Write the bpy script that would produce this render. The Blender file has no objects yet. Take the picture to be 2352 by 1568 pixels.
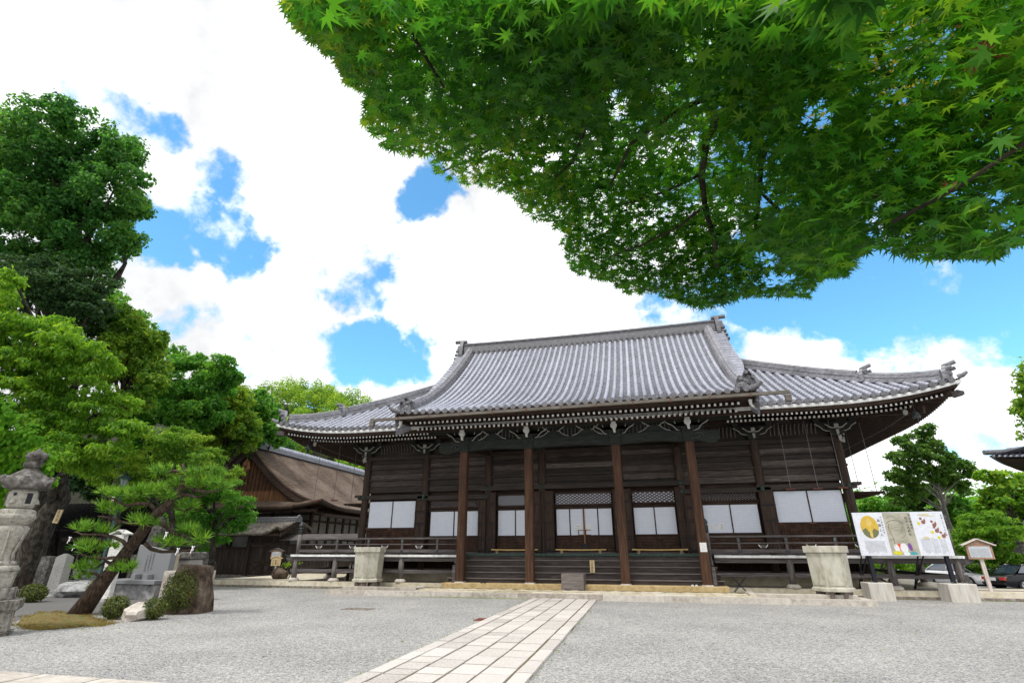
import bpy, math, random
import numpy as np
from mathutils import Vector, Matrix
R = math.radians
random.seed(7); rng = np.random.default_rng(7)
sc = bpy.context.scene
col = sc.collection

# ------------------------------------------------------------------ camera, sky, sun, exposure
F, PITCH, YAW = 1176.43, 0.3878, -0.2486          # focal length in 2352-wide picture units
CX, CY, CZ = 3.6392, -27.0306, 1.9213
cam = bpy.data.cameras.new('camera'); co = bpy.data.objects.new('camera', cam); col.objects.link(co)
cam.sensor_width = 36.0; cam.lens = 36.0 * F / 2352; cam.clip_start = 0.05; cam.clip_end = 2000
co.location = (CX, CY, CZ); co.rotation_euler = (math.pi/2 + PITCH, 0, -YAW)
sc.camera = co
SUN_EL, SUN_AZ = R(64), R(205)                    # azimuth clockwise from +Y
EXPOSURE = 0.42
sc.view_settings.view_transform = 'Standard'; sc.view_settings.look = 'None'
sc.view_settings.exposure = EXPOSURE; sc.view_settings.gamma = 1.0
sc.cycles.use_denoising = True
sc.cycles.max_bounces = 7; sc.cycles.diffuse_bounces = 3; sc.cycles.glossy_bounces = 2
sc.cycles.transmission_bounces = 5; sc.cycles.transparent_max_bounces = 8
sc.cycles.sample_clamp_indirect = 8

C0 = np.array([CX, CY, CZ])
FW = np.array([math.sin(YAW)*math.cos(PITCH), math.cos(YAW)*math.cos(PITCH), math.sin(PITCH)])
RT = np.array([math.cos(YAW), -math.sin(YAW), 0.0]); UP = np.cross(RT, FW)
def ray(u, v): return FW + RT*(u-1176)/F - UP*(v-784)/F
def G(u, v, z=0.0):                               # point of the ground plane seen at (u, v)
    d = ray(u, v); return C0 + d*(z-CZ)/d[2]
def PY(u, v, y):                                  # point of the plane Y = y seen at (u, v)
    d = ray(u, v); return C0 + d*(y-CY)/d[1]
def AT(u, v, dist): return C0 + ray(u, v)*dist    # point at a depth

def N(nt, typ, **kw):
    n = nt.nodes.new(typ)
    for k, v in kw.items():
        if k in n.inputs.keys(): n.inputs[k].default_value = v
        else: setattr(n, k, v)
    return n

def build_world():
    w = bpy.data.worlds.new('World'); sc.world = w; w.use_nodes = True
    nt = w.node_tree; nt.nodes.clear(); L = nt.links.new
    out = N(nt, 'ShaderNodeOutputWorld'); bg = N(nt, 'ShaderNodeBackground', Strength=0.1)
    L(bg.outputs[0], out.inputs[0])
    sky = N(nt, 'ShaderNodeTexSky'); sky.sky_type = 'NISHITA'; sky.sun_disc = False
    sky.sun_elevation = SUN_EL; sky.sun_rotation = SUN_AZ; sky.air_density = 1.0; sky.dust_density = 0.3; sky.ozone_density = 2.5
    tc = N(nt, 'ShaderNodeTexCoord')
    nz = N(nt, 'ShaderNodeTexNoise', Scale=4.2, Detail=9.0, Roughness=0.58)
    L(tc.outputs['Generated'], nz.inputs['Vector'])
    nz2 = N(nt, 'ShaderNodeTexNoise', Scale=13.0, Detail=8.0, Roughness=0.6)
    L(tc.outputs['Generated'], nz2.inputs['Vector'])
    def math_(op, a, b):
        m = N(nt, 'ShaderNodeMath'); m.operation = op
        for i, x in enumerate((a, b)):
            if isinstance(x, (int, float)): m.inputs[i].default_value = x
            else: L(x, m.inputs[i])
        return m.outputs[0]
    # openings in the cloud cover: direction, angular radius (picture units), depth
    holes = [(130,165,50,.66),(200,210,55,.72),(290,262,55,.75),(360,290,40,.7),(505,395,42,.7),(535,430,30,.6),
             (410,545,46,.95),(480,520,52,1.05),(560,535,46,.9),(350,575,44,.9),(290,595,45,.6),(575,322,35,.48),
             (975,432,38,.8),(830,636,48,.66),(880,620,35,.35),(870,826,45,.9),(800,815,40,.75),(930,832,36,.75),
             (650,822,55,.55),(760,575,35,.4),(420,760,50,.42),(690,925,70,.5),(1640,745,80,.7),
             (1760,665,70,1.0),(1920,650,95,1.2),(2060,690,95,1.2),(2220,660,110,1.1),(2330,640,100,1.0),
             (1985,800,42,.75),(1965,835,34,.7),(2280,730,60,.5),(1880,260,160,1.1),(2000,200,160,1.2),(2200,150,220,1.1),(2330,420,160,1.0),
             (1650,300,120,.6),(1420,330,90,.5),(2240,1010,40,.45),(2130,870,60,.3)]
    def warp(vec, sc_, amp):
        nn = N(nt, 'ShaderNodeTexNoise', Scale=sc_, Detail=5.0, Roughness=0.6); L(tc.outputs['Generated'], nn.inputs['Vector'])
        a_ = N(nt, 'ShaderNodeVectorMath'); a_.operation = 'SUBTRACT'; L(nn.outputs['Color'], a_.inputs[0]); a_.inputs[1].default_value = (.5,.5,.5)
        b_ = N(nt, 'ShaderNodeVectorMath'); b_.operation = 'SCALE'; L(a_.outputs[0], b_.inputs[0]); b_.inputs['Scale'].default_value = amp
        c_ = N(nt, 'ShaderNodeVectorMath'); c_.operation = 'ADD'; L(vec, c_.inputs[0]); L(b_.outputs[0], c_.inputs[1]); return c_.outputs[0]
    wv = warp(warp(tc.outputs['Generated'], 5.0, .16), 16.0, .07)
    nrm = N(nt, 'ShaderNodeVectorMath'); nrm.operation = 'NORMALIZE'; L(wv, nrm.inputs[0])
    tot = None
    for u, v, r, a in holes:
        d = ray(u, v); d = d/np.linalg.norm(d)
        rr = r/F * (1/np.linalg.norm(ray(u, v)))**1.5 * 1.25
        dot = N(nt, 'ShaderNodeVectorMath'); dot.operation = 'DOT_PRODUCT'
        L(nrm.outputs[0], dot.inputs[0]); dot.inputs[1].default_value = d
        mr = N(nt, 'ShaderNodeMapRange'); mr.interpolation_type = 'SMOOTHSTEP'
        mr.inputs['From Min'].default_value = math.cos(rr*2.1); mr.inputs['From Max'].default_value = 1.0
        mr.inputs['To Min'].default_value = 0; mr.inputs['To Max'].default_value = a
        L(dot.outputs['Value'], mr.inputs['Value'])
        tot = mr.outputs[0] if tot is None else math_('MAXIMUM', tot, mr.outputs[0])
    n = math_('ADD', math_('MULTIPLY', nz.outputs['Fac'], 2.3), math_('MULTIPLY', nz2.outputs['Fac'], 2.1))
    cl = math_('SUBTRACT', math_('ADD', n, -1.22), math_('MULTIPLY', tot, 1.15))     # about 0.85 in full cover
    mr = N(nt, 'ShaderNodeMapRange'); mr.interpolation_type = 'SMOOTHSTEP'
    mr.inputs['From Min'].default_value = -0.02; mr.inputs['From Max'].default_value = 0.55
    L(cl, mr.inputs['Value'])
    nz3 = N(nt, 'ShaderNodeTexNoise', Scale=2.6, Detail=7.0, Roughness=0.55); L(tc.outputs['Generated'], nz3.inputs['Vector'])
    shade = N(nt, 'ShaderNodeMapRange'); shade.inputs['From Min'].default_value = 0.36; shade.inputs['From Max'].default_value = 0.52
    shade.inputs['To Min'].default_value = 6.6; shade.inputs['To Max'].default_value = 11.0
    L(nz3.outputs['Fac'], shade.inputs['Value'])
    cc = N(nt, 'ShaderNodeCombineColor')
    L(math_('MULTIPLY', shade.outputs[0], 0.985), cc.inputs[0]); L(shade.outputs[0], cc.inputs[1]); L(math_('MULTIPLY', shade.outputs[0], 1.02), cc.inputs[2])
    sat = N(nt, 'ShaderNodeMix'); sat.data_type = 'RGBA'; sat.blend_type = 'MULTIPLY'; sat.inputs[0].default_value = 1.0
    L(sky.outputs[0], sat.inputs[6]); sat.inputs[7].default_value = (1.25, 2.1, 2.2, 1)
    mix = N(nt, 'ShaderNodeMix'); mix.data_type = 'RGBA'
    L(mr.outputs[0], mix.inputs[0]); L(sat.outputs[2], mix.inputs[6]); L(cc.outputs[0], mix.inputs[7])
    L(mix.outputs[2], bg.inputs['Color'])
build_world()
sl = bpy.data.lights.new('sun', 'SUN'); sl.energy = 2.0; sl.angle = R(9); sl.color = (1.0, 0.96, 0.9)
so = bpy.data.objects.new('sun', sl); col.objects.link(so); so.location = (-20, -40, 50)
sd = Vector((math.sin(SUN_AZ)*math.cos(SUN_EL), math.cos(SUN_AZ)*math.cos(SUN_EL), math.sin(SUN_EL)))
so.rotation_euler = sd.to_track_quat('Z', 'Y').to_euler()

# ------------------------------------------------------------------ materials
MATS = {}
def mat_noise(name, cols, scale=(1,1,1), nscale=4.0, detail=6.0, rough=0.7, bump=0.15, spec=0.3, island=0.0,
              pos=None, big=0.0, bigscale=0.4, distort=0.0, metallic=0.0, coat=0.0, bdist=0.02, world=False):
    m = bpy.data.materials.new(name); m.use_nodes = True; nt = m.node_tree; L = nt.links.new
    p = nt.nodes['Principled BSDF']; p.inputs['Roughness'].default_value = rough
    p.inputs['Specular IOR Level'].default_value = spec; p.inputs['Metallic'].default_value = metallic
    p.inputs['Coat Weight'].default_value = coat
    if world:
        g = N(nt, 'ShaderNodeNewGeometry'); src = g.outputs['Position']
    else:
        tc = N(nt, 'ShaderNodeTexCoord'); src = tc.outputs['Object']
    mp = N(nt, 'ShaderNodeMapping'); mp.inputs['Scale'].default_value = scale; L(src, mp.inputs['Vector'])
    nz = N(nt, 'ShaderNodeTexNoise', Scale=nscale, Detail=detail, Roughness=0.62, Distortion=distort); L(mp.outputs[0], nz.inputs['Vector'])
    rp = N(nt, 'ShaderNodeValToRGB'); e = rp.color_ramp.elements
    k = len(cols); pos = pos or [0.3 + 0.42*i/max(1, k-1) for i in range(k)]
    while len(e) < k: e.new(0.5)
    for i in range(k): e[i].position = pos[i]; e[i].color = (*cols[i], 1)
    fac = nz.outputs['Fac']
    if island:
        g = N(nt, 'ShaderNodeNewGeometry'); a = N(nt, 'ShaderNodeMath'); a.operation = 'MULTIPLY_ADD'
        L(g.outputs['Random Per Island'], a.inputs[0]); a.inputs[1].default_value = island; 
        b = N(nt, 'ShaderNodeMath'); b.operation = 'SUBTRACT'; L(fac, b.inputs[0]); b.inputs[1].default_value = island/2
        L(b.outputs[0], a.inputs[2]); fac = a.outputs[0]
    if big:
        n2 = N(nt, 'ShaderNodeTexNoise', Scale=bigscale, Detail=3.0); L(src, n2.inputs['Vector'])
        b = N(nt, 'ShaderNodeMath'); b.operation = 'SUBTRACT'; L(n2.outputs['Fac'], b.inputs[0]); b.inputs[1].default_value = 0.5
        a = N(nt, 'ShaderNodeMath'); a.operation = 'MULTIPLY_ADD'; L(b.outputs[0], a.inputs[0]); a.inputs[1].default_value = big; L(fac, a.inputs[2]); fac = a.outputs[0]
    L(fac, rp.inputs[0]); L(rp.outputs[0], p.inputs['Base Color'])
    if bump:
        bm = N(nt, 'ShaderNodeBump', Strength=bump, Distance=bdist); L(nz.outputs['Fac'], bm.inputs['Height']); L(bm.outputs[0], p.inputs['Normal'])
    MATS[name] = m; return m
def mat_flat(name, c, rough=0.6, spec=0.3, metallic=0.0, coat=0.0):
    d = tuple(max(0, x*0.88) for x in c); b = tuple(min(1, x*1.08) for x in c)
    return mat_noise(name, [d, b], nscale=9.0, detail=3, rough=rough, bump=0.0, spec=spec, metallic=metallic, coat=coat)

def mat_leaf(name, cols, trans=0.35, rough=0.45, big=0.5, bigscale=0.5, spec=0.25, tboost=1.4):
    m = bpy.data.materials.new(name); m.use_nodes = True; nt = m.node_tree; L = nt.links.new
    p = nt.nodes['Principled BSDF']; out = nt.nodes['Material Output']
    p.inputs['Roughness'].default_value = rough; p.inputs['Specular IOR Level'].default_value = spec
    g = N(nt, 'ShaderNodeNewGeometry')
    n2 = N(nt, 'ShaderNodeTexNoise', Scale=bigscale, Detail=3.0); L(g.outputs['Position'], n2.inputs['Vector'])
    a = N(nt, 'ShaderNodeMath'); a.operation = 'MULTIPLY_ADD'; L(n2.outputs['Fac'], a.inputs[0]); a.inputs[1].default_value = big*2
    b = N(nt, 'ShaderNodeMath'); b.operation = 'MULTIPLY_ADD'; L(g.outputs['Random Per Island'], b.inputs[0]); b.inputs[1].default_value = 0.55; b.inputs[2].default_value = 0.22 - big
    L(b.outputs[0], a.inputs[2])
    rp = N(nt, 'ShaderNodeValToRGB'); e = rp.color_ramp.elements
    while len(e) < len(cols): e.new(0.5)
    for i, c in enumerate(cols): e[i].position = 0.12 + 0.76*i/(len(cols)-1); e[i].color = (*c, 1)
    L(a.outputs[0], rp.inputs[0]); L(rp.outputs[0], p.inputs['Base Color'])
    t = N(nt, 'ShaderNodeBsdfTranslucent')
    mu = N(nt, 'ShaderNodeMix'); mu.data_type = 'RGBA'; mu.blend_type = 'MULTIPLY'; mu.inputs[0].default_value = 1.0
    L(rp.outputs[0], mu.inputs[6]); mu.inputs[7].default_value = (tboost*1.15, tboost*1.05, tboost*0.45, 1); L(mu.outputs[2], t.inputs['Color'])
    mx = N(nt, 'ShaderNodeMixShader'); mx.inputs[0].default_value = trans
    L(p.outputs[0], mx.inputs[1]); L(t.outputs[0], mx.inputs[2]); L(mx.outputs[0], out.inputs['Surface'])
    MATS[name] = m; return m

M = {}
def mat_gravel():
    m = bpy.data.materials.new('gravel'); m.use_nodes = True; nt = m.node_tree; L = nt.links.new
    p = nt.nodes['Principled BSDF']; p.inputs['Roughness'].default_value = .92; p.inputs['Specular IOR Level'].default_value = .2
    g = N(nt, 'ShaderNodeNewGeometry')
    vo = N(nt, 'ShaderNodeTexVoronoi', Scale=52.0); L(g.outputs['Position'], vo.inputs['Vector'])
    vo2 = N(nt, 'ShaderNodeTexVoronoi', Scale=26.0); L(g.outputs['Position'], vo2.inputs['Vector'])
    n = N(nt, 'ShaderNodeTexNoise', Scale=.45, Detail=4.0); L(g.outputs['Position'], n.inputs['Vector'])
    n2 = N(nt, 'ShaderNodeTexNoise', Scale=7.0, Detail=4.0); L(g.outputs['Position'], n2.inputs['Vector'])
    def mth(op, a, b):
        k = N(nt, 'ShaderNodeMath'); k.operation = op
        for i, x in enumerate((a, b)):
            if isinstance(x, (int, float)): k.inputs[i].default_value = x
            else: L(x, k.inputs[i])
        return k.outputs[0]
    s1 = N(nt, 'ShaderNodeSeparateColor'); L(vo.outputs['Color'], s1.inputs[0]); s2 = N(nt, 'ShaderNodeSeparateColor'); L(vo2.outputs['Color'], s2.inputs[0])
    f = mth('ADD', mth('MULTIPLY', s1.outputs[0], .58), mth('MULTIPLY', s2.outputs[0], .34))
    f = mth('ADD', f, mth('MULTIPLY', mth('SUBTRACT', n.outputs['Fac'], .5), .34)); f = mth('ADD', f, mth('MULTIPLY', mth('SUBTRACT', n2.outputs['Fac'], .5), .28))
    rp = N(nt, 'ShaderNodeValToRGB'); e = rp.color_ramp.elements
    cs = [(.04,(.07,.07,.075)),(.22,(.215,.215,.22)),(.45,(.345,.342,.335)),(.66,(.435,.42,.39)),(.88,(.64,.615,.57))]
    while len(e) < 5: e.new(.5)
    for i, (q, c) in enumerate(cs): e[i].position = q; e[i].color = (*c, 1)
    L(f, rp.inputs[0]); L(rp.outputs[0], p.inputs['Base Color'])
    b = N(nt, 'ShaderNodeBump', Strength=.8, Distance=.02); L(vo.outputs['Distance'], b.inputs['Height']); b.invert = True; L(b.outputs[0], p.inputs['Normal']); return m
M['gravel'] = mat_gravel()
M['granite'] = mat_noise('granite', [(.22,.21,.2),(.40,.39,.37),(.52,.50,.47)], nscale=26, detail=8, rough=.85, bump=.3, big=.35, bigscale=1.3)
M['granite_grey'] = mat_noise('granite_grey', [(.14,.145,.15),(.22,.225,.235),(.30,.305,.31)], nscale=60, detail=5, rough=.6, bump=.05, big=.15)
M['old_stone'] = mat_noise('old_stone', [(.03,.027,.024),(.09,.082,.073),(.17,.16,.15),(.34,.33,.31)], nscale=7, detail=10, rough=.95, bump=.6, big=.35, bigscale=1.6, pos=[.3,.45,.58,.75])
M['lantern_stone'] = mat_noise('lantern_stone', [(.12,.11,.09),(.28,.265,.225),(.37,.35,.305),(.44,.42,.385)], nscale=14, detail=10, rough=.95, bump=.5, big=.45, bigscale=1.1, pos=[.3,.42,.56,.75])
M['worn_stone'] = mat_noise('worn_stone', [(.035,.03,.026),(.12,.108,.095),(.27,.255,.225),(.38,.365,.335)], scale=(1.4,1.4,.7), nscale=4, detail=10, rough=.95, bump=.5, big=.25, pos=[.32,.45,.56,.7])
M['basin_stone'] = mat_noise('basin_stone', [(.30,.27,.20),(.45,.43,.35),(.54,.52,.45)], scale=(1,1,.5), nscale=5, detail=9, rough=.9, bump=.2, big=.25, bigscale=1.3, pos=[.28,.45,.62])
M['concrete'] = mat_noise('concrete', [(.36,.32,.25),(.52,.49,.44),(.60,.58,.54)], scale=(3,3,.4), nscale=3, detail=9, rough=.95, bump=.2, pos=[.25,.45,.65])
M['path_stone'] = mat_noise('path_stone', [(.27,.245,.23),(.45,.415,.385),(.54,.505,.47),(.62,.585,.55)], nscale=22, detail=9, rough=.85, bump=.3, island=.32, big=.2, bigscale=1.6, pos=[.16,.36,.55,.82])
M['kerb_stone'] = mat_noise('kerb_stone', [(.30,.26,.22),(.46,.42,.37),(.58,.54,.48)], nscale=5, detail=8, rough=.9, bump=.12, island=.3, big=.15, bigscale=.7)
M['low_kerb_stone'] = mat_noise('low_kerb_stone', [(.10,.08,.07),(.22,.185,.165),(.40,.37,.33)], nscale=7, detail=9, rough=.95, bump=.35, big=.25, bigscale=.7)
M['flag_stone'] = mat_noise('flag_stone', [(.36,.31,.2),(.52,.46,.33),(.64,.58,.46),(.68,.66,.6)], nscale=5, detail=8, rough=.85, bump=.2, island=.34, big=.2, pos=[.2,.42,.58,.8])
M['yellow_stone'] = mat_noise('yellow_stone', [(.32,.22,.10),(.48,.36,.18),(.56,.45,.27)], nscale=4, detail=8, rough=.9, bump=.2, big=.2)
M['plaster_beige'] = mat_noise('plaster_beige', [(.30,.25,.16),(.44,.38,.27),(.50,.47,.38)], nscale=2.0, detail=8, rough=.9, bump=.05)
M['moss_earth'] = mat_noise('moss_earth', [(.07,.055,.025),(.16,.105,.03),(.19,.14,.05),(.10,.12,.035),(.075,.10,.03)], nscale=4, detail=10, rough=1, bump=1.0, big=.5, bigscale=2.5, bdist=.05)
M['shaded_ground'] = mat_noise('shaded_ground', [(.06,.058,.055),(.13,.125,.12),(.22,.215,.205)], nscale=30, detail=8, rough=1, bump=.6, big=.2, world=True)  # grey of garden gravel with the shade put into it
M['earth'] = mat_noise('earth', [(.012,.012,.008),(.022,.022,.013),(.02,.03,.011)], nscale=1.2, detail=9, rough=1, bump=.6)  # dark woodland ground, deep tree shade put into the colour
M['tile_rib'] = mat_noise('tile_rib', [(.19,.195,.225),(.31,.32,.375),(.40,.415,.48),(.50,.515,.585)], nscale=5, detail=8, rough=.42, bump=.12, spec=.5, big=.22, bigscale=.6, island=.14, pos=[.22,.40,.56,.78])
M['tile_pan'] = mat_noise('tile_pan', [(.08,.082,.092),(.17,.175,.20),(.26,.27,.31)], nscale=6, detail=8, rough=.5, bump=.15, spec=.45, big=.3, bigscale=.6)
M['tile_cap'] = mat_noise('tile_cap', [(.05,.05,.055),(.115,.115,.125),(.20,.20,.215)], nscale=9, detail=6, rough=.5, bump=.2, spec=.45)
M['tile_stack'] = mat_noise('tile_stack', [(.07,.07,.075),(.17,.17,.185),(.29,.29,.315),(.40,.405,.44)], scale=(1,1,6), nscale=4, detail=8, rough=.5, bump=.4, spec=.4, big=.3, bdist=.03)
M['tile_ridge'] = mat_noise('tile_ridge', [(.05,.05,.055),(.15,.15,.16),(.27,.27,.29)], scale=(1.2,1.2,9), nscale=3, detail=6, rough=.55, bump=.6, spec=.4, bdist=.04)
M['bark_roof'] = mat_noise('bark_roof', [(.038,.026,.018),(.092,.062,.043),(.14,.10,.072),(.18,.15,.125)], scale=(1,.6,11), nscale=2.6, detail=10, rough=.95, bump=.9, big=.75, bigscale=.4, bdist=.04)
M['old_bark_roof'] = mat_noise('old_bark_roof', [(.045,.038,.032),(.11,.095,.08),(.20,.18,.155),(.10,.11,.05)], nscale=5, detail=9, rough=1, bump=.8, big=.2)
M['dark_wood'] = mat_noise('dark_wood', [(.018,.011,.008),(.042,.025,.018),(.075,.05,.038)], scale=(.5,6,6), nscale=3, detail=8, rough=.75, bump=.25, spec=.2, distort=.6)
M['plank_wood'] = mat_noise('plank_wood', [(.011,.008,.006),(.032,.022,.017),(.07,.053,.043),(.17,.145,.13)], scale=(.35,5,9), nscale=2.2, detail=9, rough=.62, bump=.6, spec=.35, distort=2.0, big=.45, bigscale=.3, island=.3, pos=[.28,.45,.58,.74])
M['pillar_wood'] = mat_noise('pillar_wood', [(.026,.013,.008),(.072,.036,.021),(.135,.075,.046)], scale=(7,7,.35), nscale=2.2, detail=9, rough=.7, bump=.3, spec=.2, distort=.9, big=.2, bigscale=.5)
M['column_wood'] = mat_noise('column_wood', [(.022,.014,.010),(.05,.032,.024),(.10,.072,.058)], scale=(7,7,.4), nscale=2.2, detail=9, rough=.7, bump=.35, spec=.2, distort=1.2)
M['grey_wood'] = mat_noise('grey_wood', [(.045,.038,.036),(.095,.084,.082),(.18,.165,.165)], scale=(.45,6,8), nscale=3, detail=9, rough=.8, bump=.3, spec=.2, distort=.5, big=.15)
M['grey_post'] = mat_noise('grey_post', [(.06,.05,.046),(.13,.115,.108),(.27,.255,.245)], scale=(6,6,.5), nscale=3, detail=9, rough=.85, bump=.3, distort=.5, big=.3, bigscale=1.1)
M['fence_wood'] = mat_noise('fence_wood', [(.018,.014,.012),(.045,.034,.029),(.10,.08,.07)], scale=(7,7,.35), nscale=1.6, detail=8, rough=.85, bump=.4, distort=.3)
M['lattice_wood'] = mat_noise('lattice_wood', [(.024,.012,.008),(.062,.030,.018),(.115,.06,.036)], nscale=3, detail=6, rough=.75, bump=.2)
M['gable_wood'] = mat_noise('gable_wood', [(.06,.026,.012),(.19,.085,.034),(.32,.16,.07)], scale=(9,9,.3), nscale=1.5, detail=7, rough=.75, bump=.2)
M['beam_green'] = mat_noise('beam_green', [(.010,.012,.010),(.021,.025,.021),(.042,.045,.038)], scale=(.8,6,6), nscale=2.5, detail=8, rough=.8, bump=.3, distort=.5)
M['white_wood'] = mat_noise('white_wood', [(.42,.41,.38),(.62,.61,.58),(.72,.71,.69)], nscale=7, detail=6, rough=.7, bump=.08)
M['white_edge'] = mat_noise('white_edge', [(.34,.33,.31),(.66,.66,.65),(.78,.78,.78)], nscale=3.5, detail=8, rough=.75, bump=.1, island=.15, pos=[.25,.42,.6])
M['shaded_white'] = mat_noise('shaded_white', [(.20,.19,.17),(.36,.35,.32),(.46,.45,.43)], nscale=7, detail=6, rough=.75, bump=.08)  # white paint with the eave shade mixed into its colour
M['shaded_wood'] = mat_noise('shaded_wood', [(.004,.003,.003),(.012,.009,.008),(.02,.016,.014)], scale=(.5,6,6), nscale=3, detail=6, rough=.8, bump=.1)  # shelter timber, near black: deep canopy shade put into the colour
M['shaded_tile'] = mat_noise('shaded_tile', [(.006,.006,.006),(.014,.014,.014),(.028,.028,.029)], nscale=4, detail=7, rough=.95, bump=.2, spec=.05)  # shelter tiles blackened to carry the deep shade under the trees
M['tread_wood'] = mat_noise('tread_wood', [(.09,.075,.07),(.16,.138,.13),(.24,.215,.205)], scale=(.45,6,8), nscale=3, detail=9, rough=.7, bump=.2)
M['riser_wood'] = mat_noise('riser_wood', [(.026,.02,.017),(.06,.048,.043),(.115,.098,.09)], scale=(.4,6,6), nscale=3, detail=9, rough=.8, bump=.3, distort=.8)
M['shaded_plaster'] = mat_noise('shaded_plaster', [(.10,.095,.085),(.17,.165,.15),(.22,.21,.195)], nscale=1.2, detail=7, rough=.9, bump=.04)  # white plaster darkened, the deep eave shade is in its colour
M['plaster_white'] = mat_noise('plaster_white', [(.5,.49,.46),(.7,.69,.66)], nscale=1.4, detail=6, rough=.85, bump=.03)
M['copper_green'] = mat_noise('copper_green', [(.016,.036,.030),(.036,.066,.056),(.065,.10,.088)], nscale=8, detail=6, rough=.65, bump=.1)
M['bronze'] = mat_noise('bronze', [(.03,.035,.035),(.08,.09,.09),(.17,.19,.19)], nscale=7, detail=6, rough=.5, bump=.1, metallic=.4)
M['gutter_metal'] = mat_noise('gutter_metal', [(.07,.058,.045),(.125,.11,.09),(.19,.17,.15)], scale=(.5,4,4), nscale=3, detail=6, rough=.55, bump=.05)
M['rust_red'] = mat_flat('rust_red', (.17,.055,.035))
M['bamboo'] = mat_noise('bamboo', [(.36,.22,.06),(.55,.38,.14),(.66,.5,.25)], scale=(1.2,8,8), nscale=3, detail=5, rough=.4, bump=.05)
M['new_wood'] = mat_noise('new_wood', [(.42,.29,.14),(.58,.44,.24),(.66,.53,.33)], scale=(6,6,.6), nscale=3, detail=6, rough=.6, bump=.05)
M['pale_wood'] = mat_noise('pale_wood', [(.40,.31,.27),(.62,.54,.50),(.72,.67,.63)], scale=(5,5,.5), nscale=3, detail=7, rough=.75, bump=.15)
M['sign_frame'] = mat_noise('sign_frame', [(.22,.11,.07),(.36,.22,.15),(.48,.34,.26)], scale=(4,4,4), nscale=3, detail=7, rough=.75, bump=.15)
M['notice_white'] = mat_flat('notice_white', (.78,.78,.78), rough=.7)
M['notice_grey'] = mat_noise('notice_grey', [(.44,.47,.50),(.58,.61,.64)], nscale=3, detail=6, rough=.6, bump=0)
M['ink'] = mat_flat('ink', (.03,.03,.035), rough=.8)
M['grey_ink'] = mat_flat('grey_ink', (.30,.31,.34), rough=.8)
M['black_metal'] = mat_flat('black_metal', (.012,.013,.02), rough=.5)
M['grey_metal'] = mat_flat('grey_metal', (.2,.2,.2), rough=.5, metallic=.5)
M['lamp_metal'] = mat_noise('lamp_metal', [(.04,.09,.10),(.08,.15,.16)], nscale=6, detail=4, rough=.5, bump=0)
M['lamp_glass'] = mat_flat('lamp_glass', (.30,.38,.42), rough=.15, spec=.6)
M['board_white'] = mat_flat('board_white', (.70,.72,.78), rough=.5)
M['board_beige'] = mat_noise('board_beige', [(.27,.26,.20),(.40,.38,.30),(.48,.46,.38)], nscale=2.4, detail=5, rough=.5, bump=0)
for nm, c in (('print_yellow',(.62,.42,.06)),('print_robe',(.16,.17,.08)),('print_red',(.72,.08,.03)),('print_purple',(.18,.07,.28)),('print_lime',(.66,.62,.04)),
              ('print_teal',(.06,.34,.38)),('print_brown',(.28,.12,.09)),('print_gold',(.62,.56,.36)),('print_white',(.72,.73,.74)),('print_line',(.12,.13,.12)),('print_skin',(.66,.48,.14)),
              ('plate_red',(.55,.04,.02)),('rubber',(.012,.012,.012)),('shoe_black',(.02,.02,.022)),('paper_white',(.8,.8,.8)),('light_red',(.45,.05,.03))):
    M[nm] = mat_flat(nm, c, rough=.5)
M['car_black'] = mat_flat('car_black', (.005,.005,.008), rough=.22, spec=.3, coat=.25)
M['car_blue'] = mat_flat('car_blue', (.010,.012,.05), rough=.2, spec=.3, coat=.3)
M['car_white'] = mat_flat('car_white', (.78,.79,.81), rough=.2, spec=.6, coat=.8)
M['car_glass'] = mat_flat('car_glass', (.03,.045,.07), rough=.04, spec=1.0, coat=1.0)
M['chrome'] = mat_flat('chrome', (.55,.55,.57), rough=.25, metallic=.9)
M['trunk_bark'] = mat_noise('trunk_bark', [(.010,.008,.006),(.034,.028,.022),(.085,.077,.065),(.05,.055,.032)], scale=(1.6,1.6,1.0), nscale=3, detail=10, rough=1, bump=1.0, bdist=.06, pos=[.3,.47,.62,.78])
M['pale_bark'] = mat_noise('pale_bark', [(.12,.11,.10),(.22,.205,.185),(.32,.30,.275)], scale=(2,2,.8), nscale=5, detail=8, rough=1, bump=.4)
M['pine_bark'] = mat_noise('pine_bark', [(.022,.014,.010),(.07,.045,.033),(.16,.125,.105)], scale=(5,5,1.4), nscale=3.4, detail=10, rough=1, bump=1.0, bdist=.05)
M['maple_bark'] = mat_noise('maple_bark', [(.012,.009,.007),(.035,.025,.018),(.07,.055,.042)], nscale=9, detail=8, rough=.95, bump=.4)
M['brown_rock'] = mat_noise('brown_rock', [(.02,.014,.010),(.075,.052,.037),(.15,.115,.085),(.27,.23,.19)], nscale=2.2, detail=12, rough=.95, bump=1.0, pos=[.32,.45,.58,.72], bdist=.14)
M['grey_rock'] = mat_noise('grey_rock', [(.09,.09,.09),(.22,.22,.22),(.36,.36,.36),(.45,.44,.42)], nscale=3.2, detail=11, rough=.95, bump=.7, bdist=.05)
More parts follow.
